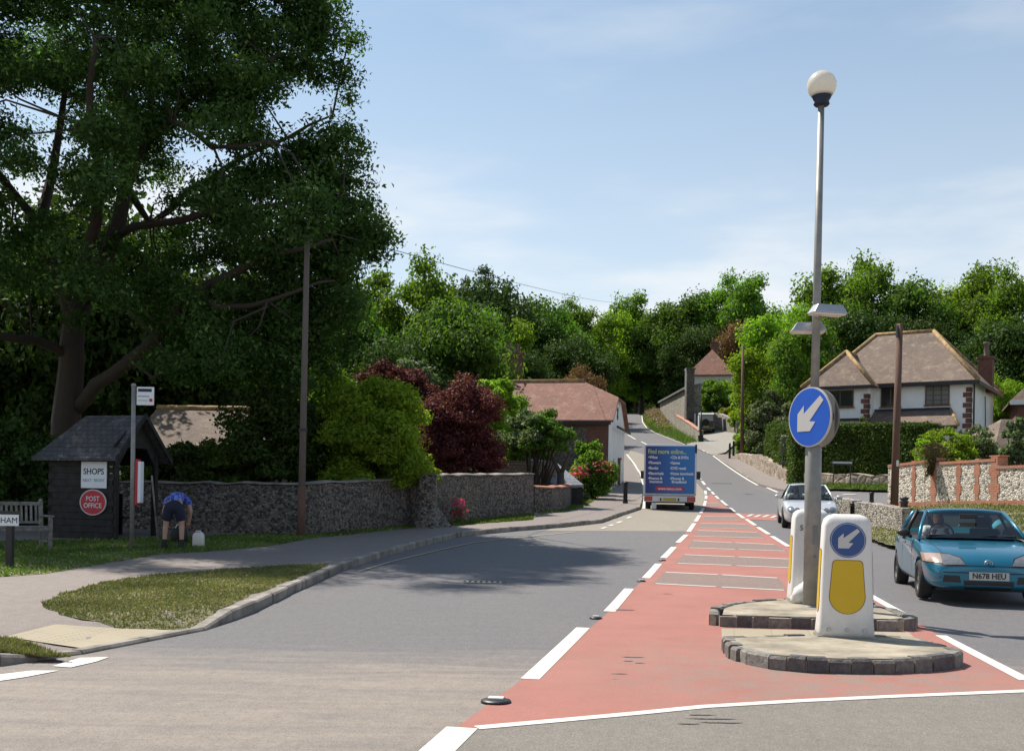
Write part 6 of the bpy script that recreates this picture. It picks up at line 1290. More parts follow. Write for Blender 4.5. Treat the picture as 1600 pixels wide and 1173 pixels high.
# ------------------------------------------------------------------ vehicles
def bool_cut(o, cutters):
    for c in cutters:
        md = o.modifiers.new('b', 'BOOLEAN'); md.operation = 'DIFFERENCE'; md.object = c; md.solver = 'EXACT'
    bpy.context.view_layer.update(); me = bpy.data.meshes.new_from_object(o.evaluated_get(bpy.context.evaluated_depsgraph_get()))
    o.modifiers.clear(); o.data = me
    for c in cutters: bpy.data.objects.remove(c)
def subsurf(o, lv=2):
    md = o.modifiers.new('s', 'SUBSURF'); md.levels = lv; md.render_levels = lv; bpy.context.view_layer.update()
    me = bpy.data.meshes.new_from_object(o.evaluated_get(bpy.context.evaluated_depsgraph_get())); o.modifiers.clear(); o.data = me; return o
def loft(stations, name, mat, parent, sub=2):
    """stations: list of (x, [(y, z) ... from bottom centre outwards up to top centre]); mirrored"""
    vs = []; k = len(stations[0][1]); n = 2 * k - 2
    for x, sec in stations:
        ring = [(x, y, z) for y, z in sec] + [(x, -y, z) for y, z in sec[-2:0:-1]]; vs += ring
    fs = [(i * n + j, i * n + (j + 1) % n, (i + 1) * n + (j + 1) % n, (i + 1) * n + j) for i in range(len(stations) - 1) for j in range(n)]
    def cap(b):                                    # quad strip cap
        return [(b + j, b + j + 1, b + (n - j - 1) % n, b + (n - j) % n) for j in range(0, k - 1)] if True else []
    c0 = cap(0); c1 = cap((len(stations) - 1) * n); fs += [tuple(dict.fromkeys(f)) for f in c0] + [tuple(dict.fromkeys(f)) for f in c1]
    m = MB(); m.add(vs, fs); o = m.build(name, mat, parent); 
    if sub: subsurf(o, sub)
    o.data.shade_smooth(); return o
def wheel(parent, x, y, r, w, rim='rim', spokes=5, side=1, name='wheel'):
    M = Matrix.Translation((x, y, r)) @ Matrix.Rotation(R(-90 * side), 4, 'X')    # local +z points outboard
    m = MB(); pr = [(r * .62, -w / 2), (r * .9, -w / 2), (r * .98, -w * .38), (r, -w * .25), (r, w * .25), (r * .98, w * .38), (r * .9, w / 2), (r * .64, w / 2), (r * .62, w * .3), (r * .6, -w * .4)]
    n = 32; vs = [M @ Vector((a * math.cos(6.2832 * k / n), a * math.sin(6.2832 * k / n), b)) for a, b in pr for k in range(n)]; q = len(pr)
    m.add(vs, [(i * n + k, i * n + (k + 1) % n, ((i + 1) % q) * n + (k + 1) % n, ((i + 1) % q) * n + k) for i in range(q) for k in range(n)]); t = m.build(name, MAT['rubber'], parent, True)
    m = MB(); m.lathe([(r * .62, -w * .3), (r * .63, w * .42), (r * .58, w * .44), (r * .54, w * .2), (r * .3, w * .15), (.02, w * .15)], 32, M=M)
    for k in range(spokes):
        a = 6.2832 * k / spokes; A = M @ Matrix.Rotation(a, 4, 'Z'); m.box((r * .08, -r * .09, w * .15), (r * .58, r * .09, w * .36), A)
    m.lathe([(r * .17, w * .1), (r * .16, w * .4), (.01, w * .42)], 16, M=M); m.build('rim', MAT[rim], t, bevel=0); return t
def patch(bv, poly, axis, off, name, mat, parent, step=.05, M=None, smooth=True, far=6):
    """a thin piece laid onto the car body: outline in the plane facing the axis, dropped onto the body"""
    vs, fs = subdiv_poly(poly, step); out = []; ok = []
    for a, b in vs:
        if axis == '+x': org, d = Vector((far, a, b)), Vector((-1, 0, 0))
        elif axis == '-x': org, d = Vector((-far, a, b)), Vector((1, 0, 0))
        elif axis == '+y': org, d = Vector((a, far, b)), Vector((0, -1, 0))
        elif axis == '-y': org, d = Vector((a, -far, b)), Vector((0, 1, 0))
        else: org, d = Vector((a, b, far)), Vector((0, 0, -1))
        h = bv.ray_cast(org, d); ok.append(h[0] is not None); out.append((h[0] + h[1] * off if h[1].dot(d) < 0 else h[0] - d * off) if h[0] is not None else org)
    fs = [f for f in fs if all(ok[i] for i in f)]
    m = MB(); m.add(out, fs); o = m.build(name, mat if not isinstance(mat, str) else MAT[mat], parent, smooth=smooth); return o
def pane(parent, name, c, mat, n=8, bulge=0.0, bdir=(1, 0, 0)):
    """curved pane from 4 corners (bl, br, tr, tl)"""
    c = [Vector(p) for p in c]; bd = Vector(bdir); vs = []
    for j in range(n + 1):
        for i in range(n + 1):
            u, v = i / n, j / n; p = c[0].lerp(c[1], u).lerp(c[3].lerp(c[2], u), v); vs.append(p + bd * bulge * (4 * u * (1 - u)))
    m = MB(); m.add(vs, [(j * (n + 1) + i, j * (n + 1) + i + 1, (j + 1) * (n + 1) + i + 1, (j + 1) * (n + 1) + i) for j in range(n) for i in range(n)]); return m.build(name, MAT[mat], parent, smooth=True)
def make_car(label, cat, paint, S, loc, rz, pitch=0, group=None):
    """front towards local +x; S holds the shape"""
    o = tag(empty('parked_car' if S.get('parked') else 'car'), label, cat, group)
    Lh = S['L'] / 2; st = []
    for x, zb, zm, zs_, zt, hw, cr in S['body']:      # x, bottom, middle, shoulder, top-centre heights, half width, crown inset
        st.append((x, [(0, zb), (hw * .8, zb), (hw * .965, zb + .05), (hw, zm), (hw * .985, zs_ - .03), (hw * cr, zs_ + .035 * (zt - zs_ > .02) + .0), (hw * .45, zt - .01), (0, zt)]))
    body = loft(st, 'body', MAT[paint], o)
    cut = []
    for x in S['axles']:
        for sd in (-1, 1):
            m = MB(); rr = S['r'] * 1.16; m.lathe([(rr, -.22), (rr, .3)], 36, M=Matrix.Translation((x, sd * (S['hw'] - .1), S['r'] * 1.03)) @ Matrix.Rotation(R(-90 * sd), 4, 'X')); cut.append(m.build('cutter'))
    bool_cut(body, cut); smooth_by(body, 38)
    for x in S['axles']:
        for sd in (-1, 1): wheel(o, x, sd * (S['hw'] - .105), S['r'], .19, S.get('rim', 'rim'), S.get('spokes', 5), sd)
    m = MB()
    for x in S['axles']: m.box((x - S['r'] * 1.15, -S['hw'] + .22, .16), (x + S['r'] * 1.15, S['hw'] - .22, .62))
    m.build('underbody', MAT['black'], o)
    bv = BVHTree.FromObject(body, bpy.context.evaluated_depsgraph_get())
    # cabin: roof skin, pillars, panes
    g = S['cab']; bl, tl = g['base'], g['top']     # xs at base: windscreen, b pillar, rear; at roof
    zb, zt, wb, wt = g['zb'], g['zt'], g['wb'], g['wt']
    rs = []
    for x, dz, w in g['roof']: rs.append((x, [(0, zt + dz - .045), (wt * w * .8, zt + dz - .055), (wt * w, zt + dz - .05), (wt * w * 1.0, zt + dz - .02), (wt * w * .8, zt + dz + .012), (wt * w * .4, zt + dz + .026), (0, zt + dz + .03)]))
    roof = loft(rs, 'roof', MAT[paint], o, 2)
    def P_(s, k, top): x = (tl if top else bl)[k]; return Vector((x, s * (wt if top else wb) * (g['tw'][k] if top else g['bw'][k]), (zt + g['tz'][k] - .02) if top else zb + g['bz'][k]))
    n = len(bl)
    pm = MB()
    for s in (-1, 1):
        for k in range(n):
            a, b = P_(s, k, 0), P_(s, k, 1); r = g['pr'][k]; md = a.lerp(b, .5) + Vector((0, s * .012, 0)); pm = MB(); pm.tube([a - (b - a).normalized() * .05, md, b], [r * 1.15, r, r], 8); pm.build('pillar', MAT[g['pm'][k] or paint], o, True)
        for k in range(n - 1):
            if s == S.get('open_side', 0) and k == 0: continue
            c = [P_(s, k + 1, 0), P_(s, k, 0), P_(s, k, 1), P_(s, k + 1, 1)]; pane(o, 'side_window', c, g['glass'], bulge=.012, bdir=(0, s, 0))
    a, b = P_(-1, 0, 0), P_(1, 0, 0); c, d = P_(1, 0, 1), P_(-1, 0, 1); pane(o, 'windscreen', [a, b, c, d], g['glass'], 10, .09, (1, 0, .15))
    a, b = P_(-1, n - 1, 0), P_(1, n - 1, 0); c, d = P_(1, n - 1, 1), P_(-1, n - 1, 1); pane(o, 'rear_window', [a, b, c, d], g['glass'], 8, -.05, (1, 0, 0))
    patch(bv, [(g['base'][-1] + .06, -wb * .93), (g['base'][0] - .16, -wb * .96), (g['base'][0] - .03, 0), (g['base'][0] - .16, wb * .96), (g['base'][-1] + .06, wb * .93)], '+z', .004, 'interior', 'seat', o)
    for x in S.get('seats', ()):
        for y in (-.36, .36):
            m = MB(); m.frame_box((x - .1, y - .21, .5), (.14, 0, 0), (0, .42, 0), (-.12, 0, .52)); m.box((x - .24, y - .12, 1.03), (x - .15, y + .12, 1.2)); m.build('seat', MAT['seat'], o, bevel=.03)
    return o, body, bv, P_
def mirror_(o, x, y, z, mat, s): 
    m = MB(); m.lathe([(.005, -.09), (.075, -.075), (.1, -.02), (.095, .03), (.07, .06), (.005, .065)], 16, M=Matrix.Translation((x, y + s * .1, z + .07)) @ Matrix.Rotation(R(-90), 4, 'Y') @ Matrix.Diagonal((.62, 1, .8, 1))); m.tube([(x, y - s * .02, z), (x, y + s * .06, z + .04)], .025, 8); m.build('wing_mirror', MAT[mat], o, smooth=True)

# ---- teal hatchback
S1 = dict(L=4.07, hw=.845, r=.285, axles=(1.24, -1.33), rim='steelrim', spokes=6,
  body=[(-2.03, .42, .55, .74, .80, .62, .86), (-1.98, .30, .55, .84, .90, .72, .88), (-1.75, .24, .52, .90, .94, .81, .90), (-1.33, .20, .50, .90, .93, .845, .90), (-.6, .19, .48, .88, .90, .85, .90), (.1, .19, .48, .86, .88, .85, .90), (.62, .19, .48, .85, .895, .845, .89), (.95, .20, .47, .81, .855, .84, .87), (1.35, .20, .46, .745, .80, .83, .85), (1.7, .19, .44, .675, .735, .795, .83), (1.88, .19, .42, .60, .68, .74, .80), (1.985, .21, .40, .54, .60, .66, .80), (2.03, .27, .40, .49, .52, .56, .80)],
  cab=dict(base=[.78, -.42, -1.52], top=[.08, -.50, -1.18], zb=.86, zt=1.315, wb=.80, wt=.60, bw=[.94, 1.0, .90], tw=[.94, 1.0, .93], bz=[.02, .01, .04], tz=[-.01, 0, -.045], pr=[.026, .03, .05], pm=[None, 'black', None], glass='glass', roof=[(.16, -.035, .90), (.1, -.01, .96), (-.15, .0, 1.02), (-.55, .0, 1.02), (-1.0, -.03, .99), (-1.25, -.075, .94)]),
  seats=(-.1,), open_side=-1)
gx, gy = G(1443, 936), None
hd = Vector((-.23, -.973)).normalized(); rzc = math.atan2(hd.y, hd.x)
# front right wheel stands at photo (1443, 936)
fw = G(1443, 936); off = Matrix.Rotation(rzc, 3, 'Z') @ Vector((1.24, -.74, 0)); c0 = Vector((fw.x, fw.y, 0)) - off
car, body, bv, P_ = make_car('teal blue three door hatchback turning towards the camera at the right edge', 'car', 'teal', S1, None, 0)
for s in (-1, 1):
    y = lambda a: s * a
    hl_ = patch(bv, [(y(.30), .55), (y(.56), .545), (y(.74), .57), (y(.74), .685), (y(.50), .685), (y(.36), .64)], '+x', .006, 'headlight', 'lamp_clear', car, .04)
    patch(bv, [(y(.595), .56), (y(.80), .575), (y(.80), .685), (y(.60), .687)], '+x', .010, 'indicator', 'lamp_amber', hl_, .03)
    patch(bv, [(y(.29), .535), (y(.57), .528), (y(.81), .555), (y(.81), .70), (y(.50), .70), (y(.34), .65)], '+x', .003, 'lamp_surround', 'black', car, .04)
    patch(bv, [(y(.36), .30), (y(.60), .31), (y(.58), .40), (y(.38), .40)], '+x', .005, 'bumper_vent', 'black', car, .04)
    patch(bv, [(y(.50), .56), (y(.76), .56), (y(.76), .74), (y(.50), .74)], '-x', .006, 'tail_light', 'lamp_red', car)
    sd = '-y' if s < 0 else '+y'
    for q in ([(.60, .26), (.615, .26), (.60, .84), (.585, .84)], [(-.50, .30), (-.485, .30), (-.42, .84), (-.435, .84)], [(-.49, .29), (.60, .25), (.60, .262), (-.49, .302)]): patch(bv, q, sd, .003, 'door_seam', 'black', car, .1)
    patch(bv, [(-.36, .765), (-.20, .768), (-.20, .80), (-.36, .797)], sd, .014, 'door_handle', 'teal', car)
    patch(bv, [(.72, .555), (.80, .56), (.80, .58), (.72, .575)], sd, .008, 'side_repeater', 'lamp_amber', car)
    mirror_(car, .48, s * .84, .88, 'black', s)
patch(bv, [(-.31, .205), (.31, .205), (.33, .335), (-.33, .335)], '+x', .005, 'air_intake', 'black', car, .05)
patch(bv, [(-.60, .435), (.60, .435), (.60, .452), (-.60, .452)], '+x', .004, 'bumper_line', 'black', car, .05)
patch(bv, [(-.55, .535), (.55, .535), (.55, .546), (-.55, .546)], '+x', .004, 'bonnet_line', 'black', car, .05)
for a, b in ((-.55, -.68), (.55, .68)): patch(bv, [(1.80, a - .005), (1.80, a + .005), (.80, b + .005), (.80, b - .005)], '+z', .002, 'bonnet_line', 'black', car, .08)
h = bv.ray_cast(Vector((6, 0, .59)), Vector((-1, 0, 0)))[0]
m = MB(); M = Matrix.Translation((h.x + .012, 0, .585)) @ Matrix.Rotation(R(90), 4, 'Z') @ Matrix.Rotation(R(80), 4, 'X')
m.tube([M @ Vector((.048 * math.cos(a) * (1.1 - .15 * math.sin(a)), .036 * math.sin(a), 0)) for a in np.linspace(0, 2 * math.pi, 21)], .006, 6)
for s in (-1, 1): m.tube([M @ Vector((s * .028, .028, 0)), M @ Vector((s * .018, 0, 0)), M @ Vector((s * .022, -.028, 0))], .005, 6)
m.tube([M @ Vector((-.018, 0, 0)), M @ Vector((.018, 0, 0))], .005, 6); m.build('badge', MAT['rim'], car, True)
h = bv.ray_cast(Vector((6, 0, .39)), Vector((-1, 0, 0)))[0]; pl = MB().box((h.x + .0, -.26, .345), (h.x + .018, .26, .456)).build('number_plate', MAT['plate_w'], car, bevel=.004)
MB().box((h.x - .03, -.24, .36), (h.x + .001, .24, .44)).build('plate_mount', MAT['black'], car)
text('N678 HEU', .105, Matrix.Translation((h.x + .0195, 0, .4005)) @ Matrix.Rotation(R(90), 4, 'Z') @ FX, MAT['black'], pl, sx=.93, bold=.003)
m = MB(); m.box((.44, -.13, 1.18), (.48, .13, 1.25)); m.build('rear_view_mirror', MAT['black'], car, bevel=.012)
m = MB(); m.frame_box((.42, -.62, .87), (.36, 0, .02), (0, 1.24, 0), (0, 0, .05)); m.build('dashboard', MAT['seat'], car, bevel=.02)
m = MB(); m.tube([Vector((.28, -.36, .93)) + Vector((-.06 * math.sin(a), .18 * math.cos(a), .17 * math.sin(a))) for a in np.linspace(0, 2 * math.pi, 25)], .013, 6); m.build('steering_wheel', MAT['black'], car, True)
for s, a in ((1, .55), (1, -.1)):
    q0 = P_(1, 0, 0).lerp(P_(-1, 0, 0), .5 - a / 1.6) + Vector((.06, 0, .015)); q1 = q0 + Vector((-.05, .45, .05)); m = MB(); m.tube([q0, q1], .008, 6); m.build('wiper', MAT['black'], car)
m = MB(); r0_ = Vector((-.05, -.56, 1.31)); m.tube([r0_, r0_ + Vector((-.06, -.0, .55))], .004, 5); m.build('aerial', MAT['black'], car)
car.matrix_world = Matrix.Translation((c0.x, c0.y, gz(c0.x, c0.y) + .0)) @ Matrix.Rotation(rzc, 4, 'Z')
CARM = car.matrix_world.copy()

# ---- figures: skinned chains
def skin(chains, name, mat, parent=None, sub=2, root=0):
    """chains: {'v': [(x,y,z,r)...], 'e': [(i,j)...]}"""
    me = bpy.data.meshes.new(name); me.from_pydata([v[:3] for v in chains['v']], chains['e'], []); o = bpy.data.objects.new(name, me); COL.objects.link(o)
    sk = o.modifiers.new('skin', 'SKIN'); sk.use_smooth_shade = True
    for i, v in enumerate(chains['v']):
        d = me.skin_vertices[0].data[i]; r = v[3]; d.radius = (r, v[4] if len(v) > 4 else r); d.use_root = (i == root)
    s = o.modifiers.new('sub', 'SUBSURF'); s.levels = sub; s.render_levels = sub; bpy.context.view_layer.update()
    m2 = bpy.data.meshes.new_from_object(o.evaluated_get(bpy.context.evaluated_depsgraph_get())); o.modifiers.clear(); o.data = m2; m2.materials.clear(); m2.materials.append(MAT[mat]); m2.shade_smooth(); m2.name = name
    o.parent = parent; return o
def hand_chain(V, E, wrist, wi, d, palm_n, curl=.5, s=1.0):
    """adds a palm and five bent fingers past the wrist vertex"""
    d = Vector(d).normalized(); nrm = Vector(palm_n).normalized(); side = d.cross(nrm).normalized(); w = Vector(wrist)
    pc = w + d * .05 * s; V.append((*pc, .026 * s, .036 * s)); pi = len(V) - 1; E.append((wi, pi))
    for k, (off_, ln) in enumerate(((-.030, .070), (-.010, .080), (.010, .076), (.030, .060))):
        p = pc + d * .035 * s + side * off_ * s; V.append((*p, .010 * s)); a = len(V) - 1; E.append((pi, a))
        q = p + (d + nrm * curl).normalized() * ln * .5 * s; V.append((*q, .009 * s)); b = len(V) - 1; E.append((a, b))
        q = q + (d * .6 + nrm * curl * 2).normalized() * ln * .5 * s; V.append((*q, .008 * s)); E.append((b, len(V) - 1))
    p = w + d * .025 * s - side * .035 * s; V.append((*p, .012 * s)); a = len(V) - 1; E.append((pi, a)); q = p + (d - side * .6 + nrm * .4).normalized() * .05 * s; V.append((*q, .009 * s)); E.append((a, len(V) - 1))
def head(parent, c, fwd, up=(0, 0, 1), s=1.0, hair='hair', name='head', full=True):
    """separate shaped parts only for hair; the head mass itself is built in local space"""
    fwd = Vector(fwd).normalized(); up = Vector(up); up = (up - fwd * up.dot(fwd)).normalized(); r = fwd.cross(up)
    M = Matrix(((r.x, fwd.x, up.x, c[0]), (r.y, fwd.y, up.y, c[1]), (r.z, fwd.z, up.z, c[2]), (0, 0, 0, 1)))
    m = MB(); n = 20; prof = [(-.115, .03, .04), (-.105, .045, .06), (-.07, .062, .075), (-.02, .07, .088), (.03, .074, .095), (.07, .070, .092), (.1, .052, .07), (.118, .02, .03)]
    vs = []
    for z, a, b in prof:
        for k in range(n):
            t = 2 * math.pi * k / n; y = b * math.sin(t); x = a * math.cos(t)
            if y > 0 and z < -.05: y += .008
            if abs(t - math.pi / 2) < .2 and -.04 < z < .0: y += .022          # nose
            if y > 0 and .0 < z < .05 and .25 < abs(t - math.pi / 2) < .6: y -= .010   # eye hollows
            vs.append(M @ (Vector((x, y, z)) * s))
    m.add(vs, [(i * n + k, i * n + (k + 1) % n, (i + 1) * n + (k + 1) % n, (i + 1) * n + k) for i in range(len(prof) - 1) for k in range(n)] + [tuple(range(n))[::-1], tuple((len(prof) - 1) * n + k for k in range(n))])
    for sx in (-1, 1): m.lathe([(.002, -.008), (.022, -.004), (.024, .004), (.002, .008)], 10, M=M @ Matrix.Translation((sx * .078 * s, -.005, -.01)) @ Matrix.Rotation(R(90), 4, 'Y') @ Matrix.Diagonal((1.3, .8, 1, 1)))
    h = m.build(name, MAT['skin'], parent, smooth=True)
    m = MB()
    for sx in (-1, 1): m.lathe([(.001, -.004), (.009, 0), (.001, .004)], 10, M=M @ Matrix.Translation((sx * .03 * s, .083 * s, .012)) @ FX)
    m.build('eyes', MAT['hair'], h)
    m = MB(); m.box((-.022, .088, -.062), (.022, .096, -.056), M); m.build('mouth', MAT['red_sign'], h)
    m = MB(); vs = []; prof2 = [(-.06, .070, .085), (-.01, .080, .1), (.04, .085, .106), (.08, .078, .1), (.115, .055, .072), (.132, .02, .03)]
    rg = np.random.default_rng(4)
    for z, a, b in prof2:
        for k in range(n):
            t = 2 * math.pi * k / n; y = b * math.sin(t); x = a * math.cos(t)
            if y > 0 and z < .05: y *= .15
            elif y > 0 and z < .09: y *= .93
            w = 1 + rg.normal(0, .02); vs.append(M @ (Vector((x * w, y * w, z)) * s))
    m.add(vs, [(i * n + k, i * n + (k + 1) % n, (i + 1) * n + (k + 1) % n, (i + 1) * n + k) for i in range(len(prof2) - 1) for k in range(n)] + [tuple(range(n))[::-1], tuple((len(prof2) - 1) * n + k for k in range(n))]); m.build('hair', MAT[hair], h, smooth=True); return h
# driver of the teal car, seen through the windscreen; sits on the car's right (local -y)
dr = tag(empty('person'), 'dark haired driver in a pale top at the wheel of the teal car', 'person')
V = [(-.16, -.36, .55, .15, .12), (-.18, -.36, .78, .15, .11), (-.17, -.36, .97, .16, .09), (-.16, -.36, 1.05, .06), (-.15, -.36, 1.10, .052),
     (-.16, -.53, .99, .065), (-.02, -.60, .82, .05), (.20, -.50, .88, .038), (.25, -.47, .93, .03), (-.16, -.19, .99, .065), (-.02, -.13, .82, .05), (.20, -.24, .90, .038), (.25, -.27, .95, .03)]
E = [(0, 1), (1, 2), (2, 3), (3, 4), (2, 5), (5, 6), (6, 7), (7, 8), (2, 9), (9, 10), (10, 11), (11, 12)]
hand_chain(V, E, V[8][:3], 8, (.5, .2, .8), (.8, 0, -.4), .9, .9); hand_chain(V, E, V[12][:3], 12, (.5, -.2, .8), (.8, 0, -.4), .9, .9)
skin({'v': V, 'e': E}, 'body', 'skin', dr); Vs = [tuple(v[:3]) + tuple(x * 1.12 + .004 for x in v[3:]) for v in V[:3]] + [(-.16, -.53, .99, .078), (-.06, -.58, .88, .066), (-.16, -.19, .99, .078), (-.06, -.15, .88, .066)]
skin({'v': Vs, 'e': [(0, 1), (1, 2), (2, 3), (3, 4), (2, 5), (5, 6)]}, 'shirt', 'whiteshirt', dr); head(dr, (-.12, -.36, 1.19), (1, .1, -.1)); dr.matrix_world = CARM

# ---- silver saloon coming down the road
S2 = dict(L=4.53, hw=.86, r=.31, axles=(1.36, -1.32), spokes=7,
  body=[(-2.26, .40, .58, .78, .84, .66, .86), (-2.20, .28, .56, .88, .95, .76, .88), (-1.9, .22, .54, .92, .98, .83, .88), (-1.3, .20, .52, .90, .95, .865, .90), (-.4, .19, .5, .88, .90, .87, .90), (.5, .19, .5, .86, .89, .87, .90), (1.0, .20, .5, .83, .89, .865, .88), (1.5, .20, .48, .77, .84, .85, .86), (1.9, .19, .46, .70, .76, .80, .82), (2.12, .19, .44, .63, .69, .72, .8), (2.22, .22, .42, .55, .60, .62, .8), (2.26, .28, .42, .5, .53, .5, .8)],
  cab=dict(base=[.88, -.25, -1.55], top=[.10, -.35, -1.0], zb=.86, zt=1.36, wb=.80, wt=.58, bw=[.95, 1.0, .88], tw=[.95, 1.0, .92], bz=[.02, .01, .06], tz=[-.01, 0, -.04], pr=[.03, .02, .045], pm=[None, 'black', None], glass='glass', roof=[(.18, -.035, .90), (.1, -.01, .96), (-.2, .0, 1.02), (-.6, .0, 1.0), (-1.05, -.06, .93)]), seats=(-.1,))
sc2, body, bv, P_ = make_car('silver white saloon with twin oval headlights driving down behind the lamp column', 'car', 'silver', S2, None, 0)
for s in (-1, 1):
    y = lambda a: s * a
    for cy, cz, rr, rz2 in ((.43, .60, .085, .075), (.62, .615, .105, .09)):
        patch(bv, [(y(cy + rr * math.cos(a)), cz + rz2 * math.sin(a)) for a in np.linspace(0, 2 * math.pi, 17)[:-1]], '+x', .008, 'headlight', 'lamp_clear', sc2, .03)
    for cy in (.37, .50): patch(bv, [(y(cy + .045 * math.cos(a)), .335 + .04 * math.sin(a)) for a in np.linspace(0, 2 * math.pi, 13)[:-1]], '+x', .006, 'fog_light', 'black', sc2, .03)
    patch(bv, [(y(.5), .6), (y(.76), .6), (y(.76), .8), (y(.5), .8)], '-x', .006, 'tail_light', 'lamp_red', sc2)
    sd = '-y' if s < 0 else '+y'
    for q in ([(.70, .26), (.715, .26), (.70, .84), (.685, .84)], [(-.62, .30), (-.605, .30), (-.50, .84), (-.515, .84)]): patch(bv, q, sd, .003, 'door_seam', 'black', sc2, .1)
    mirror_(sc2, .58, s * .86, .90, 'silver', s)
patch(bv, [(-.26, .535), (.26, .535), (.24, .625), (-.24, .625)], '+x', .006, 'grille', 'black', sc2, .04); patch(bv, [(-.50, .225), (.5, .225), (.5, .275), (-.5, .275)], '+x', .005, 'air_intake', 'black', sc2, .05)
h = bv.ray_cast(Vector((6, 0, .40)), Vector((-1, 0, 0)))[0]; MB().box((h.x, -.26, .26), (h.x + .02, .26, .37)).build('number_plate', MAT['plate_w'], sc2, bevel=.004)
m = MB(); m.frame_box((.5, -.62, .88), (.36, 0, .02), (0, 1.24, 0), (0, 0, .05)); m.build('dashboard', MAT['seat'], sc2, bevel=.02)
fw = G(1226, 824); hd = Vector((-.20, -.98)).normalized(); rzc = math.atan2(hd.y, hd.x); off = Matrix.Rotation(rzc, 3, 'Z') @ Vector((1.36, -.76, 0)); c1_ = Vector((fw.x, fw.y, 0)) - off
sl_ = math.atan((gz(c1_.x, c1_.y + 1.5) - gz(c1_.x, c1_.y - 1.5)) / 3); sc2.matrix_world = Matrix.Translation((c1_.x, c1_.y, gz(c1_.x, c1_.y))) @ Matrix.Rotation(rzc, 4, 'Z') @ Matrix.Rotation(sl_, 4, 'Y')
CM2 = sc2.matrix_world.copy()
dr2 = tag(empty('person'), 'driver in light clothes behind the windscreen of the silver car', 'person')
o2 = skin({'v': [(v[0] + .02, v[1], v[2], *v[3:]) for v in V], 'e': E}, 'body', 'skin', dr2); skin({'v': [(v[0] + .02, *v[1:]) for v in Vs], 'e': [(0, 1), (1, 2), (2, 3), (3, 4), (2, 5), (5, 6)]}, 'shirt', 'whiteshirt', dr2); head(dr2, (-.10, -.36, 1.20), (1, 0, 0)); dr2.matrix_world = CM2

# ---- blue box van driving away (front towards local +x)
van = tag(empty('delivery_van'), 'white delivery van with blue lettered box body driving away', 'van')
Wb, Hb, zb0 = 2.18, 2.14, .62
MB().box((-2.0, -Wb / 2, zb0), (1.6, Wb / 2, zb0 + Hb)).build('box_body', MAT['vanwhite'], van, bevel=.035)
bt = NT('blue_livery'); sepx = bt.n('ShaderNodeSeparateXYZ'); bt.l(bt.co('Object'), sepx.inputs[0]); bt.base(bt.ramp(bt.rng(sepx.outputs[1], .9, -.9), [(0, (.012, .03, .19)), (.55, (.012, .13, .42)), (1, (.015, .17, .48))])).rough(.4); MAT['livery'] = bt.m
fp = MB().box((-2.014, -Wb / 2 + .07, zb0 + .09), (-2.0, Wb / 2 - .07, zb0 + Hb - .07)).build('rear_panel', MAT['livery'], van)
MB().box((-1.9, -Wb / 2 - .006, zb0 + .12), (1.5, -Wb / 2, zb0 + Hb - .1)).build('side_panel', MAT['livery'], van); MB().box((-1.9, Wb / 2, zb0 + .12), (1.5, Wb / 2 + .006, zb0 + Hb - .1)).build('side_panel', MAT['livery'], van)
MT = Matrix.Rotation(R(-90), 4, 'Z') @ FX
MAT['lime'] = plain('pale_green_lettering', (.50, .60, .32), .6)
def vt(s, y, z, size, mat='arrow', al='LEFT', b=.0, sx=1): text(s, size, Matrix.Translation((-2.0165, -y, zb0 + z)) @ MT, MAT[mat], fp, align=al, bold=b, sx=sx)
def vt(s, u, z, size, mat='white_sign', al='LEFT', b=.0, sx=1): text(s, size, Matrix.Translation((-2.0165, -u, zb0 + z)) @ MT, MAT[mat], fp, align=al, bold=b, sx=sx)
vt('Find more online...', -.93, 1.84, .27, 'lime', b=.006, sx=.78)
for i, (a, b) in enumerate((('\u2022Wine', '\u2022CDs & DVDs'), ('\u2022Flowers', '\u2022Games'), ('\u2022Books', '\u2022DVD rental'), ('\u2022Electricals', '\u2022Home downloads'))): vt(a, -.92, 1.60 - i * .225, .165, b=.004, sx=.9); vt(b, .0, 1.60 - i * .225, .165, b=.004, sx=.78)
vt('\u2022Finance &', -.92, .72, .155, b=.004, sx=.9); vt('Insurance', -.85, .58, .155, b=.004, sx=.9); vt('\u2022Phones &', 0, .72, .155, b=.004, sx=.9); vt('Broadband', .07, .58, .155, b=.004, sx=.9)
m = MB(); pts = [(.6 * (1 if abs(math.cos(a)) > 1e-9 else 1) * (1 if math.cos(a) > 0 else -1) - (0.07 if math.cos(a) > 0 else -.07) + .07 * math.cos(a), .085 * math.sin(a)) for a in np.linspace(-math.pi / 2, 1.5 * math.pi, 25)[:-1]]
m.prism(pts, .002, Matrix.Translation((-2.0165, 0, zb0 + .29)) @ Matrix.Rotation(R(-90), 4, 'Z')); m.build('web_panel', MAT['red_sign'], fp); text('www.tesco.com', .15, Matrix.Translation((-2.0205, 0, zb0 + .29)) @ MT, MAT['white_sign'], fp, bold=.003)
m = MB(); m.box((-2.03, -Wb / 2, zb0 + .02), (-2.012, Wb / 2, zb0 + .085)); m.build('rear_sill', MAT['galv'], van)
MB().box((-2.06, -1.07, .36), (-1.9, 1.07, .61)).build('rear_bumper', MAT['vanwhite'], van, bevel=.02)
for s in (-1, 1): MB().box((-2.085, min(s * .72, s * 1.06), .39), (-2.05, max(s * .72, s * 1.06), .59)).build('tail_light', MAT['lamp_red'], van, bevel=.015)
np_ = MB().box((-2.075, -.27, .40), (-2.055, .27, .53)).build('number_plate', MAT['plate_y'], van, bevel=.004)
for s in (-1, 1): MB().box((-2.08, s * .37 - .03, .40), (-2.055, s * .37 + .03, .52)).build('catch', MAT['black'], van)
MB().box((-1.9, -.9, .30), (2.6, .9, .62)).build('chassis', MAT['black'], van)
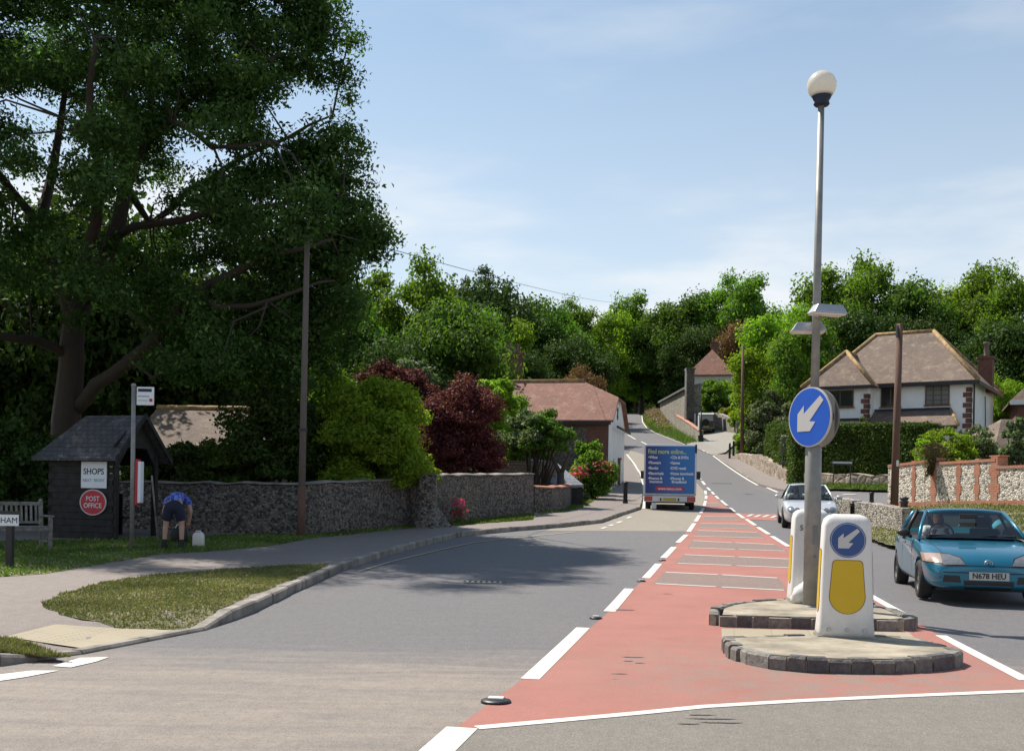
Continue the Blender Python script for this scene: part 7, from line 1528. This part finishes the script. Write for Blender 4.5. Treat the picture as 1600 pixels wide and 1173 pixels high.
ax_ = [(2.05, .78), (-1.05, .92)]
for x, yy in ax_:
    for s in (-1, 1): wheel(van, x, s * yy, .345, .22, 'steelrim', 5, s)
st = [(1.62, [(0, .4), (.8, .4), (.95, .45), (.98, .9), (.96, 1.35), (.86, 2.05), (.5, 2.14), (0, 2.16)]), (2.0, [(0, .4), (.8, .4), (.95, .45), (.98, .9), (.95, 1.3), (.82, 1.95), (.5, 2.04), (0, 2.06)]), (2.6, [(0, .35), (.8, .35), (.95, .4), (.97, .85), (.93, 1.15), (.86, 1.3), (.5, 1.36), (0, 1.38)]), (3.2, [(0, .32), (.75, .32), (.9, .38), (.93, .7), (.88, .95), (.8, 1.02), (.5, 1.08), (0, 1.1)]), (3.4, [(0, .4), (.6, .4), (.75, .42), (.8, .6), (.75, .78), (.7, .82), (.4, .86), (0, .86)])]
loft(st, 'cab', MAT['vanwhite'], van, 2)
for s in (-1, 1): m = MB(); m.box((2.25, min(s * 1.16, s * 1.36), 1.22), (2.33, max(s * 1.16, s * 1.36), 1.58)); m.tube([(2.3, s * .9, 1.4), (2.3, s * 1.2, 1.4)], .025, 8); m.build('wing_mirror', MAT['black'], van, bevel=.02)
MB().box((-2.03, -Wb / 2 - .01, zb0 + Hb - .35), (-1.9, -Wb / 2 + .07, zb0 + Hb + .012)).build('corner_cap', MAT['ink'], van, bevel=.01)
MB().box((-1.95, .55, .05), (-1.93, .75, .32)).build('mud_flap', MAT['white_sign'], van)
vp = G(1046, 797); hd = Vector((vp.x + .2, vp.y)).normalized(); rzc = math.atan2(hd.y, hd.x); q = Vector((vp.x, vp.y)) + hd * 2.05
sl_ = math.atan((gz(q.x, q.y + 2) - gz(q.x, q.y - 2)) / 4); van.matrix_world = Matrix.Translation((q.x, q.y, gz(q.x, q.y))) @ Matrix.Rotation(rzc, 4, 'Z') @ Matrix.Rotation(-sl_, 4, 'Y')

# ---- off-roader parked on the drive
jr = tag(empty('parked_car'), 'dark boxy off-roader with pale roof parked on the hillside drive', 'off-roader')
st = [(-1.9, [(0, .45), (.7, .45), (.86, .48), (.88, .8), (.88, 1.15), (.86, 1.2), (.5, 1.2), (0, 1.2)]), (.5, [(0, .45), (.7, .45), (.86, .48), (.88, .8), (.88, 1.15), (.86, 1.2), (.5, 1.2), (0, 1.2)]), (.6, [(0, .45), (.7, .45), (.8, .48), (.84, .8), (.82, 1.08), (.8, 1.14), (.5, 1.17), (0, 1.17)]), (1.9, [(0, .45), (.7, .45), (.8, .48), (.84, .8), (.8, 1.02), (.76, 1.08), (.5, 1.1), (0, 1.1)])]
bdy = loft(st, 'body', MAT['darkcar'], jr, 0); smooth_by(bdy, 30)
m = MB(); m.box((-1.88, -.80, 1.2), (-1.80, .80, 1.24)); vs = []
cabp = [(-1.88, .84, 1.2), (.45, .84, 1.2), (.15, .76, 1.86), (-1.82, .76, 1.86)]
m = MB(); m.add([(x, y, z) for x, y, z in cabp] + [(x, -y, z) for x, y, z in cabp], [(0, 1, 2, 3), (7, 6, 5, 4), (0, 3, 7, 4), (1, 5, 6, 2), (3, 2, 6, 7)]); m.build('cabin', MAT['darkcar'], jr)
MB().box((-1.86, -.78, 1.86), (.2, .78, 1.95)).build('roof', MAT['vanwhite'], jr, bevel=.03)
m = MB(); m.frame_box((-1.895, -.66, 1.27), (.03, 0, 0), (0, 1.32, 0), (.045, 0, .50)); m.build('rear_window', MAT['pane_light'], jr)
for s in (-1, 1):
    for x0, x1 in ((-1.7, -.85), (-.75, .05)): m = MB(); m.frame_box((x0, s * .835, 1.27), (x1 - x0, 0, 0), (0, s * .012, 0), (0, -s * .062, .5)); m.build('side_window', MAT['pane'], jr)
    MB().box((-1.93, s * .76 - .06, .78), (-1.89, s * .76 + .06, .98)).build('tail_light', MAT['lamp_red'], jr)
    for x in (1.2, -1.15): wheel(jr, x, s * .76, .37, .22, 'steelrim', 5, s)
m = MB(); m.lathe([(.1, 0), (.34, 0), (.36, .05), (.34, .2), (.1, .2)], 28, M=Matrix.Translation((-1.89, .06, 1.1)) @ Matrix.Rotation(R(-90), 4, 'Y')); m.build('spare_wheel', MAT['rubber'], jr, True)
MB().box((-1.99, -.85, .50), (-1.88, .85, .62)).build('rear_bumper', MAT['sign_back'], jr, bevel=.02); MB().box((-1.99, -.26, .64), (-1.96, .26, .76)).build('number_plate', MAT['plate_y'], jr)
q = G(1103, 677); hd = Vector((q.x - .5, q.y)).normalized(); rzc = math.atan2(hd.y, hd.x); q2 = Vector((q.x, q.y)) + hd * 1.15; sl_ = math.atan((gz(q2.x, q2.y + 2) - gz(q2.x, q2.y - 2)) / 4)
jr.matrix_world = Matrix.Translation((q2.x, q2.y, gz(q2.x, q2.y) + .02)) @ Matrix.Rotation(rzc, 4, 'Z') @ Matrix.Rotation(-sl_, 4, 'Y')

# ---- person bending over beside the shelter, seen from behind
g = G(270, 857, .12); gp_ = tag(empty('person', g), 'person in blue check shirt and dark shorts bending over with their back turned', 'person')
V = [(0, .05, .90, .15, .13),                                   # 0 pelvis
     (0, .22, 1.02, .145, .12), (0, .40, 1.08, .155, .12), (0, .53, 1.06, .13, .10), (0, .61, 1.02, .055), (0, .66, .99, .05),   # spine, neck
     (-.12, .02, .84, .095), (-.155, .05, .48, .062), (-.16, .02, .42, .06), (-.17, -.02, .10, .042), (-.17, .0, .06, .045), (-.18, .14, .045, .04),
     (.12, .02, .84, .095), (.165, .05, .48, .062), (.17, .02, .42, .06), (.18, -.02, .10, .042), (.18, .0, .06, .045), (.20, .14, .045, .04),
     (-.20, .50, 1.02, .065), (-.27, .42, .76, .046), (-.22, .50, .52, .033), (.20, .50, 1.02, .065), (.29, .38, .78, .046), (.24, .48, .54, .033)]
E = [(0, 1), (1, 2), (2, 3), (3, 4), (4, 5), (0, 6), (6, 7), (7, 8), (8, 9), (9, 10), (10, 11), (0, 12), (12, 13), (13, 14), (14, 15), (15, 16), (16, 17), (3, 18), (18, 19), (19, 20), (3, 21), (21, 22), (22, 23)]
hand_chain(V, E, V[20][:3], 20, (.3, .3, -.9), (.4, .6, .2), .7); hand_chain(V, E, V[23][:3], 23, (-.3, .3, -.9), (-.4, .6, .2), .7)
skin({'v': V, 'e': E}, 'body', 'skin', gp_)
skin({'v': [(0, .06, .93, .178, .15), (0, .22, 1.03, .165, .135), (0, .40, 1.09, .175, .135), (0, .53, 1.06, .15, .11), (-.21, .50, 1.02, .08), (-.25, .45, .88, .07), (.21, .50, 1.02, .08), (.26, .43, .88, .07)], 'e': [(0, 1), (1, 2), (2, 3), (3, 4), (4, 5), (3, 6), (6, 7)]}, 'shirt', 'check', gp_)
skin({'v': [(0, .07, .91, .175, .16), (-.11, .03, .82, .125), (-.14, .05, .55, .10), (.11, .03, .82, .125), (.15, .05, .55, .10), (0, .16, .98, .165, .14)], 'e': [(0, 1), (1, 2), (0, 3), (3, 4), (0, 5)]}, 'shorts', 'shorts', gp_)
for s in (-1, 1): m = MB(); m.tube([(s * .175, -.03, .0), (s * .175, -.02, .12), (s * .173, -.02, .20)], [.06, .06, .055], 12); m.frame_box((s * .18 - .05, -.08, 0), (.1, 0, 0), (0, .28, 0), (0, 0, .085)); m.build('boot', MAT['shoe'], gp_, bevel=.015)
head(gp_, (0, .74, 1.02), (0, .55, -.84), (0, .84, .55), 1.0, 'hair_grey'); gp_.rotation_euler.z = R(8); gp_.scale = (.96,) * 3
# bag between the feet, water container
p = G(270, 850, .12); m = MB(); m.lathe([(.13, 0), (.17, .04), (.18, .2), (.15, .3), (.10, .33)], 16, (p.x, p.y + .42, p.z)); o = tag(m.build('bag', MAT['shoe'], smooth=True), 'black bag on the ground in front of the bending person', 'bag'); m = MB(); m.tube([(p.x - .1, p.y + .42, p.z + .3), (p.x - .05, p.y + .42, p.z + .40), (p.x + .05, p.y + .42, p.z + .40), (p.x + .1, p.y + .42, p.z + .3)], .012, 6); m.build('handle', MAT['w_sack'], o)
p = G(310, 854, .12); o = tag(empty('water_container', p), 'white plastic water container standing on the grass by the wall', 'container')
m = MB(); n = 24; vs = []; pr = [(0, .95), (.02, 1), (.2, 1), (.24, .97), (.28, .78), (.30, .5)]
for z, a in pr:
    for k in range(n): t = 6.2832 * k / n; c_, s_ = math.cos(t), math.sin(t); vs.append((math.copysign(abs(c_) ** .5, c_) * .115 * a, math.copysign(abs(s_) ** .5, s_) * .09 * a, z))
m.add(vs, [(i * n + k, i * n + (k + 1) % n, (i + 1) * n + (k + 1) % n, (i + 1) * n + k) for i in range(len(pr) - 1) for k in range(n)] + [tuple(range(n))[::-1], tuple((len(pr) - 1) * n + k for k in range(n))]); m.build('body', MAT['w_plastic'], o, smooth=True)
m = MB(); m.tube([(-.07, 0, .27), (-.05, 0, .325), (.04, 0, .325), (.06, 0, .27)], .014, 8); m.build('handle', MAT['w_plastic'], o, True); m = MB(); m.lathe([(.028, .29), (.028, .325), (.002, .326)], 12, (-.075, 0, -.01)); m.build('cap', MAT['red_sign'], o)
